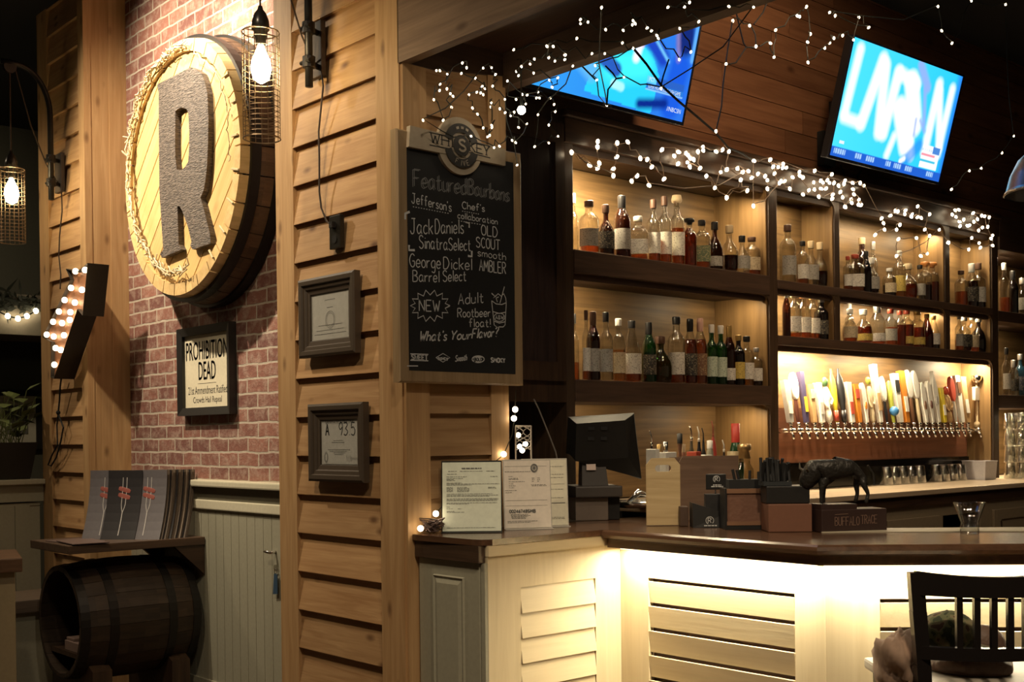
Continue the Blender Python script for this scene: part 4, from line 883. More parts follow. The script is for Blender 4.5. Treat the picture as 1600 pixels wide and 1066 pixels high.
# top: one continuous slab with a bullnose and a fascia
t = thing('bar_worktop', 'long dark polished wooden bar top with rounded edge turning the corner', 'bar top', (3.7, 2.6, BT))
TOPW = wood('bar_top_wood', (.115, .058, .031), (.05, .026, .015), 'y', .9, .22, 0, .06, .1, .5)
e3 = 3.4
mb = MB(); W = .66
inn = [(FX+W+e3*D3.x, 0)]
pts = [(FX-.02, YP1-.02), (CORN.x-.02, CORN.y-.02*tk)]
L3 = run3(e3, -.02, 0); L3i = run3(e3, W, 0)
poly = [(2.712, YS-.003), (2.722, 3.30), (2.735, 3.262), (2.77, 3.240), (FX-.02, 3.238), (FX-.02, CORN.y-.02*tk), (L3.x, L3.y), (L3i.x, L3i.y), (FX+W, CORN.y+W*tk), (FX+W, YS-.003)]
mb.prism([(x, y, BT-.022) for x, y in poly], (0, 0, .022)); link('slab', mb, TOPW, t)
prof = [(.0, -.070), (.0, -.040), (-.012, -.036), (-.030, -.030), (-.036, -.018), (-.031, -.006), (-.018, .001), (.02, .001), (.05, -.0), (.05, -.070)]
mb = MB(); rings = []
for o, z in prof:
    a = (FX+o, 3.238); b = cpt(o); c3 = run3(e3, o, 0); rings.append((a, b, (c3.x, c3.y), z+BT))
for sgm in (0, 1):
    A = [mb.v((r[sgm][0], r[sgm][1], r[3])) for r in rings]; B = [mb.v((r[sgm+1][0], r[sgm+1][1], r[3])) for r in rings]
    for i in range(len(A)): mb.f((A[i], A[(i+1) % len(A)], B[(i+1) % len(B)], B[i]))
    mb.f(A); mb.f(B[::-1])
link('bullnose_edge', mb, TOPW, t)
mb = MB(); mb.prism([(2.722, YS-.004, BT-.085), (2.722, 3.262, BT-.085), (2.722, 3.262, BT-.023), (2.722, YS-.004, BT-.023)], (.03, 0, 0)); link('end_fascia', mb, wood('fascia_dark', (.085, .05, .03), (.04, .024, .015), 'y', 1, .4), t)
mb = MB(); mb.box(2.753, FX+.04, 3.242, 3.27, BT-.062, BT-.023); link('side_fascia', mb, CREAMX, t)
# front of the bar
def louver(mb, A, u, n, x0, x1, z0, z1, pitch, gap, lapped=False):
    """horizontal louvers tilting outward, in the plane through A along u with outward normal n"""
    A = Vector(A); u = Vector(u); n = Vector(n); z = z1-(.003 if lapped else gap)
    while z > z0+.02:
        zb = max(z-pitch, z0)
        if lapped: b = [A+u*x0+n*-.010+UZ*(z+.01), A+u*x0+n*.006+UZ*zb, A+u*x0+n*-.004+UZ*zb, A+u*x0+n*-.024+UZ*(z+.01)]
        else: b = [A+u*x0+n*.002+UZ*z, A+u*x0+n*-.010+UZ*(zb+gap), A+u*x0+n*-.024+UZ*(zb+gap), A+u*x0+n*-.012+UZ*z]
        mb.prism(b, u*(x1-x0)); z -= pitch
def panel(mb, A, u, n, L, ops, z0=.0, z1=1.0, th=.03):
    """a flat frame with openings (x0, x1, z0, z1)"""
    A = Vector(A); u = Vector(u); n = Vector(n)
    xs = sorted({0, L, *[o[0] for o in ops], *[o[1] for o in ops]}); zs = sorted({z0, z1, *[o[2] for o in ops], *[o[3] for o in ops]})
    for a, b in zip(xs, xs[1:]):
        col = []
        for c, d in zip(zs, zs[1:]):
            if any(o[0] <= a and b <= o[1] and o[2] <= c and d <= o[3] for o in ops): continue
            col.append((c, d))
        m = []
        for c, d in col:
            if m and abs(m[-1][1]-c) < 1e-9: m[-1] = (m[-1][0], d)
            else: m.append((c, d))
        for c, d in m: mb.prism([A+u*a+UZ*c, A+u*b+UZ*c, A+u*b+UZ*d, A+u*a+UZ*d], n*-th)
t = thing('bar_paneling', 'cream painted bar front with louvered panels under the dark top', 'bar front', (3.5, 2.7, 0))
zt1 = BT-.062
x0, x1 = hit(814, 960, 1, YP1).x-2.755, hit(931, 960, 1, YP1).x-2.755
ztop1 = hit(870, 911, 1, YP1).z
mb = MB(); panel(mb, (2.755, YP1, 0), (1, 0, 0), (0, -1, 0), XP2-2.755, [(x0, x1, .12, ztop1)], .0, zt1); link('side_panel', mb, CREAMZ, t)
mb = MB(); louver(mb, (2.755, YP1, 0), UX, (0, -1, 0), x0+.002, x1-.002, .12, ztop1, .0935, .012, True); link('louver', mb, CREAMX, t)
yA = YP1; yB = 2.262+OV*tk
ya, yb = hit(1013, 960, 0, XP2).y, hit(1241.5, 960, 0, XP2).y
zt2 = hit(1013, 903, 0, XP2).z
mb = MB(); panel(mb, (XP2, YP1-.001, 0), (0, -1, 0), (-1, 0, 0), YP1-.001-yB, [(YP1-ya, YP1-yb, .10, zt2)], 0, BT-.071); link('front_panel', mb, CREAMZ, t)
pz = (hit(1013, 903, 0, XP2).z-hit(1016.8, 1019.5, 0, XP2).z)/3
mb = MB(); louver(mb, (XP2, YP1, 0), (0, -1, 0), (-1, 0, 0), YP1-ya+.002, YP1-yb-.002, .10, zt2, pz, .014); link('louver', mb, CREAM, t)
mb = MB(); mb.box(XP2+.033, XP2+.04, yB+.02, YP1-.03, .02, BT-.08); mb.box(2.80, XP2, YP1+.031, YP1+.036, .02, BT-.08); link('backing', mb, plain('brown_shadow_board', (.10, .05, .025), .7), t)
C3 = run3(0, OV, 0); C3 = Vector((C3.x, C3.y, 0)); C3 = Vector((CORN.x+OV, CORN.y+OV*tk, 0)); u3 = Vector((D3.x, D3.y, 0)); n3 = Vector((-sqrt(.5), -sqrt(.5), 0))
s0 = (hitp(1375, 960, C3, n3)-C3).dot(u3); z3 = hitp(1400, 936, C3, n3).z; p3 = (z3-hitp(1400, 1026, C3, n3).z)/2
mb = MB(); panel(mb, C3, u3, n3, 3.2, [(s0, s0+.62, .10, z3)], 0, BT-.071); link('corner_panel', mb, CREAMZ, t)
mb = MB(); louver(mb, C3, u3, n3, s0+.002, s0+.618, .10, z3, p3, .014); link('louver', mb, CREAMX, t)
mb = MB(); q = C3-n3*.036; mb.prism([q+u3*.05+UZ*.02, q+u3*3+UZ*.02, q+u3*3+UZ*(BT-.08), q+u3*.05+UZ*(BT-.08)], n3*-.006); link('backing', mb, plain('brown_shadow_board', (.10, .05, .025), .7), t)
# sage cabinet end
t = thing('end_cabinet', 'sage green raised-panel cabinet end at the end of the bar', 'cabinet', (2.9, 3.45, 0))
mb = MB(); mb.box(2.758, 3.43, YP1+.04, YS-.006, 0, BT-.087); link('body', mb, SAGE, t)
gy0, gy1 = hit(752, 950, 0, 2.745).y, YS-.008
mb = MB(); mb.rbox(2.738, 2.757, gy0, gy1, .02, BT-.087, .003); d = link('door', mb, SAGE, t)
i0, i1 = hit(726, 950, 0, 2.735).y, hit(678, 950, 0, 2.735).y; zz = hit(690, 898, 0, 2.738).z
mb = MB(); frame_ring(mb, (2.738, (i0+i1)/2, (zz+.12)/2), (0, -1, 0), UZ, i1-i0, zz-.12, .034, (-1, 0, 0), .0, [(0, .001), (.004, .010), (.012, .004), (.03, .0115), (.034, .001)]); mb.box(2.7265, 2.737, i0+.03, i1-.03, .15, zz-.03); link('raised_panel', mb, SAGE, d)
mb = MB(); mb.box(2.741, 2.757, YP1+.001, gy0-.004, 0, BT-.087); link('stile', mb, SAGE, t)
# LED strip profile under the overhang
t = thing('light_strip', 'thin LED light strip tucked under the bar top overhang', 'light strip', (3.40, 2.7, 1.0))
mb = MB(); mb.box(3.398, 3.412, 2.30, 3.20, 1.003, 1.010); mb.prism([run3(.02, .02, 1.003), run3(3.0, .02, 1.003), run3(3.0, .034, 1.003), run3(.02, .034, 1.003)], (0, 0, .007)); link('strip', mb, emit('led_strip', (1, .82, .5), 3), t)

# ------------------------------------------------ on the bar end: certificates, string pile
def stand(p0, p1, ztop_px, label, sheet_mat, body, lean=.10, dark=True):
    """a letter-size sheet in an upright holder, foot from p0 to p1"""
    p0 = Vector(p0); p1 = Vector(p1); u = (p1-p0).normalized(); w_ = (p1-p0).length; n = Vector((u.y, -u.x, 0)); b = (-n*lean+UZ).normalized()
    h = .28
    t = thing('display_certificate', label, 'certificate', (p0+p1)/2)
    mb = MB(); mb.prism([p0+b*.0005, p1+b*.0005, p1+b*h, p0+b*h], -n*.006); link('backing', mb, BLACK if dark else plain('clear_acrylic', (.55, .52, .46), .2), t)
    a = p0+n*.0006+b*.006+u*.004
    mb = MB(); mb.prism([a, a+u*(w_-.008), a+u*(w_-.008)+b*(h-.012), a+b*(h-.012)], n*.0012); s = link('sheet', mb, sheet_mat, t)
    mb = MB(); body(mb, a+n*.0020, u, b, n, w_-.008, h-.012); link('printing', mb, plain('faint_ink', (.16, .16, .15), .8), s)
    mb = MB(); mb.prism([p0+n*.0, p1+n*.0, p1+n*.03, p0+n*.03], UZ*.003); link('foot', mb, BLACK if dark else plain('clear_acrylic', (.55, .52, .46), .2), t)
    return t
PG = plain('mint_paper', (.74, .79, .66), .7); PC = plain('buff_paper', (.80, .73, .63), .7)
def pr1(mb, a, u, b, n, w_, h):
    bar_text(mb, [(w_*.33, w_*.67, h*.91)], a, u, b, n, .005)
    R = []
    for y, segs in ((.87, ((.1, .25), (.3, .7), (.75, .9))), (.83, ((.08, .25),)), (.79, ((.07, .42), (.82, .95))), (.765, ((.07, .35),)), (.75, ((.07, .2),)), (.735, ((.07, .22),)), (.70, ((.07, .33),)), (.685, ((.07, .97),)), (.67, ((.07, .5),)),
                    (.635, ((.07, .18), (.25, .42), (.78, .9))), (.62, ((.07, .18), (.25, .46), (.78, .92))), (.605, ((.07, .18), (.25, .46))), (.59, ((.07, .18), (.25, .46))), (.575, ((.07, .18), (.25, .46))), (.54, ((.07, .86),)), (.52, ((.07, .95),)), (.505, ((.07, .8),)), (.47, ((.07, .95),)), (.455, ((.07, .95),)), (.44, ((.07, .93),)), (.41, ((.07, .93),)), (.395, ((.07, .45),)), (.35, ((.07, .14),)), (.325, ((.07, .18), (.26, .33))), (.29, ((.07, .2),)), (.275, ((.07, .38),)), (.05, ((.07, .9),))):
        for p, q in segs: R.append((p*w_, q*w_, y*h))
    bar_text(mb, R, a, u, b, n, .0016)
def pr2(mb, a, u, b, n, w_, h):
    c = a+u*w_*.66+b*h*.89
    for r in (.016, .012, .004): mb.ribbon([c+u*r*.85*cos(k*pi/12)+b*r*sin(k*pi/12) for k in range(25)], .003 if r > .005 else .006, n)
    hand(mb, '00246748SMB', a+u*w_*.10+b*h*.225, a+u*w_*.66+b*h*.225, .012, .0035, n)
    R = []
    for y, segs in ((.84, ((.02, .58),)), (.77, ((.1, .2),)), (.74, ((.1, .3),)), (.725, ((.1, .32),)), (.69, ((.1, .45),)), (.66, ((.1, .2),)), (.63, ((.1, .25),)), (.60, ((.1, .22),)), (.74, ((.6, .66), (.72, .78))), (.715, ((.6, .66), (.72, .78))), (.69, ((.6, .66), (.72, .77))), (.64, ((.58, .9),)), (.625, ((.6, .92),)), (.56, ((.02, .28),)), (.53, ((.02, .16),)), (.20, ((.13, .5),)), (.185, ((.13, .55),)), (.17, ((.14, .5),)), (.155, ((.14, .45),)), (.14, ((.15, .45),)), (.10, ((.05, .7),)), (.08, ((.05, .55),))):
        for p, q in segs: R.append((p*w_, q*w_, y*h))
    bar_text(mb, R, a, u, b, n, .0017)
    for y in (.92, .41, .33): mb.ribbon([a+u*.02*w_+b*y*h, a+u*.93*w_+b*y*h], .0009, n)
def pr3(mb, a, u, b, n, w_, h):
    R = []
    for y in (.9, .78, .73, .55, .42, .12, .10): R.append((.62*w_, .93*w_, y*h))
    bar_text(mb, R, a, u, b, n, .0017); mb.ribbon([a+u*.55*w_+b*.34*h, a+u*.95*w_+b*.34*h], .003, n); mb.ribbon([a+u*.55*w_+b*.63*h, a+u*.95*w_+b*.63*h], .001, n)
def foot(x, y): return hit(x, y, 2, BT+.0005)
stand(foot(690, 833), foot(785, 832), 708, 'mint-white letter in a black stand, beside the pillar on the bar end', PG, pr1)
stand(foot(788, 828), foot(863, 826), 706, 'numbered licence sheet 00246748SMB with round seal on the bar end', PC, pr2, .09, False)
stand(foot(818, 824.5), foot(889, 822.5), 706, 'third licence sheet half hidden behind the numbered one', plain('ivory_paper', (.76, .73, .58), .7), pr3, .085, False)

# ------------------------------------------------ things standing on the bar and behind it
def frame_at(name, label, cat, px, py, z=BT, rot=FACE, group=None):
    p = hit(px, py, 2, z); return thing(name, label, cat, p, rot, group), depth_of(p)/FPX
# register monitor seen from behind
t, s = frame_at('register_monitor', 'black touch-screen register seen from behind on its stand', 'register monitor', 935, 812)
t.rotation_euler = (0, 0, FACE+.16); WM[t] = Matrix.LocRotScale(t.location, t.rotation_euler, None)
s = .00262
def X_(px): return (px-935)*s
def Z_(py): return (812-py)*s
PL = plain('black_plastic', (.014, .013, .012), .6, 0, .25); PLG = plain('grey_plastic', (.045, .038, .034), .5); 
mb = MB(); mb.rbox(X_(890), X_(946), -.07, .16, .001, Z_(773), .004); link('cash_box', mb, plain('mauve_box', (.135, .105, .085), .5), t, local=True)
mb = MB(); mb.rbox(X_(946)+.001, X_(968), -.05, .16, .001, Z_(758), .004); link('side_box', mb, PL, t, local=True)
mb = MB(); mb.rbox(X_(888), X_(968), -.10, .16, Z_(773)+.001, Z_(754), .006); link('base', mb, PLG, t, local=True)
mb = MB(); mb.hexa([(X_(905), -.03, Z_(754)), (X_(950), -.03, Z_(754)), (X_(950), .05, Z_(754)), (X_(905), .05, Z_(754))], [(X_(908), .0, Z_(690)), (X_(945), .0, Z_(690)), (X_(945), .06, Z_(690)), (X_(908), .06, Z_(690))]); n_ = link('neck', mb, PLG, t, local=True)
mb = MB(); mb.prism([(X_(913), -.0275, Z_(728)), (X_(929), -.0275, Z_(728)), (X_(929), -.0215, Z_(716)), (X_(913), -.0215, Z_(716))], (0, -.002, 0)); stc = link('sticker', mb, plain('sticker_white', (.62, .50, .45), .6), n_, local=True); stc['label'] = 'white and red sticker'
mb = MB()                                               # housing: back face narrower than the screen face, leaning
back = [(X_(893), -.035, Z_(712)), (X_(985), -.035, Z_(708)), (X_(976), -.07, Z_(645)), (X_(893), -.07, Z_(650))]
mid = [(X_(893)-.01, .045, Z_(700)), (X_(1013), .02, Z_(744)), (X_(996), -.02, Z_(634)), (X_(886), -.02, Z_(640))]
scr = [(X_(890)-.01, .075, Z_(700)), (X_(1015), .05, Z_(746)), (X_(999), .0, Z_(632)), (X_(884), .0, Z_(638))]
A = [mb.v(p) for p in back]; B = [mb.v(p) for p in mid]; Cc = [mb.v(p) for p in scr]
mb.f(A); mb.f(Cc[::-1])
for P, Q in ((A, B), (B, Cc)):
    for i in range(4): mb.f((P[i], P[(i+1) % 4], Q[(i+1) % 4], Q[i]))
h_ = link('housing', mb, PL, t, local=True)
mb = MB()
for x in (913, 935): 
    for y in (655, 672):
        mb.prism([(X_(x), -.0668+(y-650)*.00055, Z_(y+6)), (X_(x+11), -.0668+(y-650)*.00055, Z_(y+6)), (X_(x+11), -.0688+(y-650)*.00055, Z_(y)), (X_(x), -.0688+(y-650)*.00055, Z_(y))], (0, -.003, 0))
link('vent', mb, MATTE, h_, local=True)
# pine wine-carrier board
t, s = frame_at('pine_board', 'pale pine board with an oval hand hole standing on the bar', 'board', 1037, 822)
def rpoly(w, h, r, x=0, z=0, k=5):
    o = []
    for cx, cz, a0 in ((w/2-r, h-r, 0), (-w/2+r, h-r, pi/2), (-w/2+r, r, pi), (w/2-r, r, 3*pi/2)):
        for i in range(k+1): a = a0+pi/2*i/k; o.append((x+cx+r*cos(a), z+cz+r*sin(a)))
    return o
def holed(mb, outer, inner, y0, th):
    bm = mb.bm; ed = []
    for lp in (outer, inner):
        vs = [mb.v((x, y0, z)) for x, z in lp]
        for i in range(len(vs)): ed.append(bm.edges.new((vs[i], vs[(i+1) % len(vs)])))
    g = bmesh.ops.triangle_fill(bm, edges=ed, use_beauty=True)['geom']; fs = [f for f in g if isinstance(f, bmesh.types.BMFace)]
    ex = bmesh.ops.extrude_face_region(bm, geom=fs); bmesh.ops.translate(bm, verts=[q for q in ex['geom'] if isinstance(q, bmesh.types.BMVert)], vec=(0, th, 0))
bw, bh = 53*s, 106*s
ch = .2*bw
outer = [(bw/2, 0.003), (bw/2, bh-ch), (bw/2-ch*.8, bh), (-bw/2+ch*.8, bh), (-bw/2, bh-ch), (-bw/2, .003)]
mb = MB(); holed(mb, outer, rpoly(.066, .028, .0135, 0, bh-.056), 0, .014); link('board', mb, wood('pale_pine', (.60, .46, .25), (.46, .33, .16), 'x', 1.2, .6, .9, .05), t, local=True)
# brown crate side behind it
t, s = frame_at('brown_crate', 'tall plain brown wooden crate behind the pine board', 'crate', 1118, 818)
t.location = t.location+Vector((FW.x, FW.y, 0)).normalized()*.17; WM[t] = Matrix.LocRotScale(t.location, t.rotation_euler, None)
CR = wood('crate_brown', (.17, .105, .068), (.115, .068, .043), 'x', 1, .6, .3, .06)
mb = MB(); x0, x1, h = -58*s, 49*s, 106*s; mb.prism([(x0, 0, .001), (x1, 0, .001), (x1, 0, h-.004), (x0+.045, 0, h-.004), (x0+.03, 0, h-.03), (x0, 0, h-.03)], (0, .012, 0)); link('side', mb, CR, t, local=True)
mb = MB(); mb.box(x0, x1, .013, .10, .001, .016); link('bottom', mb, CR, t, local=True)
mb = MB(); mb.box(x0, x1, .101, .113, .001, h-.01); link('side', mb, CR, t, local=True)
# second small brown box peeking between
t, s = frame_at('brown_box', 'small dark brown box between the pine board and the black cards', 'box', 1072, 823)
mb = MB(); mb.rbox(-9*s, 4*s, 0, .06, .001, 31*s, .003); link('body', mb, plain('cocoa_box', (.075, .042, .026), .6), t, local=True)
# black cards with the house initial
def round_r(mb, cx, cz, r, y, w=.0022):
    n = (0, -1, 0)
    mb.ribbon([(cx+r*cos(a), y, cz+r*sin(a)) for a in [-.8+k*(2*pi-1.2)/20 for k in range(21)]], w, n)
    hand(mb, 'R', (cx-r*.45, y, cz-r*.6), (cx+r*.35, y, cz-r*.6), r*1.25, w*1.2, n)
WHITE = plain('card_white', (.6, .6, .58), .6)
t, s = frame_at('card_holder', 'black stepped card caddy with white R logo standing on the bar', 'card holder', 1109, 825)
mb = MB(); mb.hexa([(-26*s, 0, .001), (26*s, 0, .001), (26*s, .09, .001), (-26*s, .09, .001)], [(-26*s, .01, 39*s), (26*s, .01, 22*s), (26*s, .09, 22*s), (-26*s, .09, 39*s)]); b_ = link('box', mb, BLACK, t, local=True)
mb = MB(); mb.rbox(-4*s, 30*s, .03, .075, 22*s, 52*s, .002); link('card_stack', mb, plain('near_black', (.018, .017, .017), .5), t, local=True)
mb = MB(); round_r(mb, 0*s, 11.5*s, 6*s, -.002); bar_text(mb, [(-9*s, 11*s, 3.5*s)], Vector((0, -.002, 0)), UX, UZ, (0, -1, 0), .0045); bar_text(mb, [(4*s, 14*s, 25*s)], Vector((0, .0285, 0)), UX, UZ, (0, -1, 0), .003); link('lettering', mb, WHITE, b_, local=True)
t, s = frame_at('card_sign', 'small black sign on a thin stem with white R logo', 'sign', 1125, 824)
t.location = t.location+Vector((FW.x, FW.y, 0)).normalized()*.10; WM[t] = Matrix.LocRotScale(t.location, t.rotation_euler, None)
mb = MB(); mb.rbox(-15*s, 17*s, -.006, .006, 57*s, 82*s, .003); b_ = link('card', mb, BLACK, t, local=True)
mb = MB(); mb.tube([(0, 0, .002), (0, 0, 57*s)], .003, 6); link('stem', mb, CHROME, t, local=True)
mb = MB(); mb.lathe([(.0, 0.001), (.02, .001), (.02, .004), (0, .005)], seg=16, cap=False); link('foot', mb, BLACK, t, local=True)
mb = MB(); round_r(mb, 1.5*s, 74*s, 5.2*s, -.0065); bar_text(mb, [(-7*s, 12*s, 62*s), (-4*s, 9*s, 64.5*s)], Vector((0, -.0065, 0)), UX, UZ, (0, -1, 0), .004); link('lettering', mb, WHITE, b_, local=True)
# framed brown caddy
t, s = frame_at('cork_caddy', 'square brown-fronted caddy with wooden edges holding black straws', 'caddy', 1166, 828)
mb = MB(); mb.box(-30*s, 30*s, 0, .10, .001, 7*s); link('base', mb, BLACK, t, local=True)
mb = MB(); mb.box(-29*s, 29*s, .004, .012, 7*s, 62*s); link('front', mb, plain('rust_cork', (.16, .075, .045), .7, bump=.2), t, local=True)
EDW = wood('caddy_edge', (.25, .13, .07), (.18, .09, .05), 'x', 1, .5)
for z0_, z1_ in ((57, 64), (7, 13)):
    mb = MB(); mb.box(-30*s, 30*s, -.002, .018, z0_*s, z1_*s); link('rail', mb, EDW, t, local=True)
for x0_, x1_ in ((30, 34), (-33, -30)):
    mb = MB(); mb.box(x0_*s, x1_*s, -.002, .11, .001, 65*s); link('side', mb, BLACK, t, local=True)
mb = MB(); mb.box(-24*s, 44*s, .03, .10, 62*s, 78*s); link('tray', mb, MATTE, t, local=True)
for k, (x, l, d) in enumerate(((-12, 16, -.3), (-5, 15, -.35), (10, 14, .02), (24, 12, .0))):
    mb = MB(); mb.tube([(x*s, .05, 70*s), ((x+l*d)*s, .05, (78+l)*s)], .0055, 6); link('straw', mb, MATTE, t, local=True)
t, s = frame_at('clear_jar', 'clear jar with gold lid behind the straw caddy', 'jar', 1178, 800)
t.location = t.location+Vector((FW.x, FW.y, 0)).normalized()*.22; WM[t] = Matrix.LocRotScale(t.location, t.rotation_euler, None); s *= 1.05
JAR = clear('jar_glass', (.88, .85, .76), .9)
mb = MB(); mb.lathe([(.0, .001), (14*s, .002), (14*s, 62*s), (9*s, 70*s), (9*s, 78*s)], seg=20, cap=False); link('glass', mb, JAR, t, True, True)
mb = MB(); mb.lathe([(.0, .004), (12.5*s, .005), (12.5*s, 45*s), (0, 45*s)], seg=20, cap=False); link('contents', mb, clear('amber_contents', (.75, .5, .25), .5, (.35, .2, .09), .4), t, True, True)
mb = MB(); mb.lathe([(9.5*s, 78*s), (10*s, 79*s), (8*s, 89*s), (10.5*s, 91*s), (10.5*s, 100*s), (0, 101*s)], seg=20, cap=False); link('lid', mb, plain('gold_lid', (.42, .28, .12), .35, .7), t, True, True)
# napkin caddy and brand caddy
t, s = frame_at('napkin_caddy', 'low terracotta brown box with black divided tray of straws above', 'caddy', 1234, 832)
TERR = plain('terracotta_board', (.17, .072, .040), .6)
mb = MB(); mb.rbox(-33*s, 35*s, 0, .13, .001, 44*s, .003); link('box', mb, TERR, t, local=True)
mb = MB(); mb.rbox(-34*s, 34*s, .02, .13, 44*s+.001, 72*s, .004); link('tray', mb, BLACK, t, local=True)
mb = MB(); mb.box(-38*s, 6*s, .022, .12, 72*s+.001, 79*s); link('divider', mb, plain('dark_tray', (.03, .034, .036), .4), t, local=True)
random.seed(5)
for k in range(22):
    x = -38+2.0*k; mb = MB(); mb.tube([(x*s, .03+.06*random.random(), 79*s), ((x+random.uniform(-1, 1))*s, .03+.06*random.random(), (114+random.uniform(-6, 3)-(8 if k > 16 else 0))*s)], .006, 6); link('straw', mb, MATTE, t, local=True)
p = hit(1284, 833, 2, BT); q = hit(1386, 830, 2, BT)
d = (q-p).normalized(); rz = atan2(d.y, d.x)
t = thing('lettered_caddy', 'long dark caddy with tan outlined lettering and a bison figure on it', 'caddy', (p+q)/2, rz); s = depth_of(p)/FPX; L = (q-p).length
CAD = plain('oxblood_board', (.030, .014, .011), .5)
mb = MB(); mb.rbox(-L/2, L/2, 0, .11, .001, 36*s, .003); b_ = link('box', mb, CAD, t, local=True)
mb = MB(); mb.hexa([(-L/2+.001, .005, 36*s), (L*.05, .005, 36*s), (L*.05, .105, 36*s), (-L/2+.001, .105, 36*s)], [(-L/2+.001, .005, 44*s), (L*.05, .005, 44*s), (L*.05, .105, 44*s), (-L/2+.001, .105, 44*s)]); link('lip', mb, CAD, t, local=True)
mb = MB(); hand(mb, 'BUFFALO', (-L*.30, -.001, 11*s), (L*.07, -.001, 11*s), 13*s, .0022, (0, -1, 0), serif=.002); hand(mb, 'TRACE', (L*.10, -.001, 13*s), (L*.34, -.001, 13*s), 13*s, .0022, (0, -1, 0), serif=.002)
mb.ribbon([(-L*.30, -.001, 28*s), (-L*.1, -.001, 29*s)], .002, (0, -1, 0)); link('lettering', mb, plain('tan_letter', (.20, .12, .085), .6), b_, local=True)
# bison figure
p = hitp(1288, 792, (p+q)/2+Vector((FW.x, FW.y, 0)).normalized()*.05, (FW.x, FW.y, 0))
t = thing('bison_figurine', 'dark bronze bison figurine standing on the lettered caddy', 'figurine', (p.x, p.y, BT+44*s), FACE); k_ = .0031
def sk(name, nodes, edges, mat):
    me = bpy.data.meshes.new(name); me.from_pydata([n[0] for n in nodes], edges, []); o = bpy.data.objects.new(name, me); COL.objects.link(o); o.parent = t; WM[o] = WM[t]
    m = o.modifiers.new('skin', 'SKIN'); m.use_smooth_shade = True
    for v, n in zip(me.skin_vertices[0].data, nodes): v.radius = n[1]
    me.skin_vertices[0].data[0].use_root = True
    o.modifiers.new('sub', 'SUBSURF').levels = 1; o.modifiers['sub'].render_levels = 2
    me.materials.append(mat); return o
def b3(x, y, z): return (x*k_+.035, y*k_, z*k_)
nodes = [(b3(8, 0, 42), (.040, .036)), (b3(24, 0, 44), (.032, .030)), (b3(36, 0, 40), (.022, .022)), (b3(-6, 0, 50), (.066, .050)), (b3(-20, 0, 42), (.060, .048)), (b3(-31, 0, 31), (.044, .040)), (b3(-37, 0, 17), (.024, .024)),
         (b3(34, -8, 24), (.013, .013)), (b3(40, -8, 12), (.0075, .0075)), (b3(37, -8, 0), (.008, .008)), (b3(30, 9, 24), (.013, .013)), (b3(32, 9, 12), (.0075, .0075)), (b3(29, 9, 0), (.008, .008)),
         (b3(-16, -9, 22), (.013, .013)), (b3(-17, -9, 11), (.008, .008)), (b3(-17, -9, 0), (.008, .008)), (b3(-10, 9, 22), (.013, .013)), (b3(-10, 9, 11), (.008, .008)), (b3(-10, 9, 0), (.008, .008))]
BRZ = plain('dark_bronze', (.028, .025, .021), .45, .4, bump=.5)
sk('body', nodes, [(0, 1), (1, 2), (0, 3), (3, 4), (4, 5), (5, 6), (2, 7), (7, 8), (8, 9), (2, 10), (10, 11), (11, 12), (3, 13), (13, 14), (14, 15), (3, 16), (16, 17), (17, 18)], BRZ)
for sgn in (-1, 1):
    mb = MB(); mb.tube([b3(-33, 10*sgn, 40), b3(-37, 16*sgn, 43), b3(-37, 17*sgn, 51)], .006, 7, [1, .8, .25]); link('horn', mb, plain('horn', (.10, .085, .06), .4), t, local=True)
mb = MB(); mb.tube([b3(42, 0, 46), b3(49, 0, 36), b3(50, 0, 22)], .004, 6, [1, .7, 1.3]); link('tail', mb, BRZ, t, local=True)
t = thing('grey_cable', 'thin grey cable slanting behind the certificates to the register', 'cable', (3.42, 3.7, 1.2))
mb = MB(); mb.tube([hit(x, y, 1, 3.80) for x, y in ((834, 624), (842, 640), (852, 665), (861, 688), (868, 706), (874, 735))], .0035, 6); link('cable', mb, plain('cable_grey', (.20, .18, .16), .5), t)
# tumbler at the corner, mats
t, s = frame_at('cocktail_glass', 'flared clear cocktail glass with heavy base on the bar corner', 'glass', 1515, 835)
mb = MB(); mb.lathe([(0, .001), (14*s, .001), (14.5*s, 12*s), (13*s, 17*s), (24*s, 50*s), (22.8*s, 50*s), (12*s, 18*s), (12*s, 12*s), (0, 11*s)], seg=28, cap=False); link('bowl', mb, clear('tumbler_glass', (.90, .91, .88), 1.2), t, True, True)
t, s = frame_at('bar_mat', 'pale drip mat along the inner edge of the bar by the glass', 'bar mat', 1480, 830)
q0 = run3(.10, W-.20, BT+.0005); q1 = run3(1.5, W-.20, BT+.0005); q2 = run3(1.5, W-.03, BT+.0005); q3 = run3(.10, W-.03, BT+.0005)
mb = MB(); mb.prism([q0, q1, q2, q3], (0, 0, .004)); link('mat', mb, plain('pale_mat', (.42, .37, .27), .5), t)

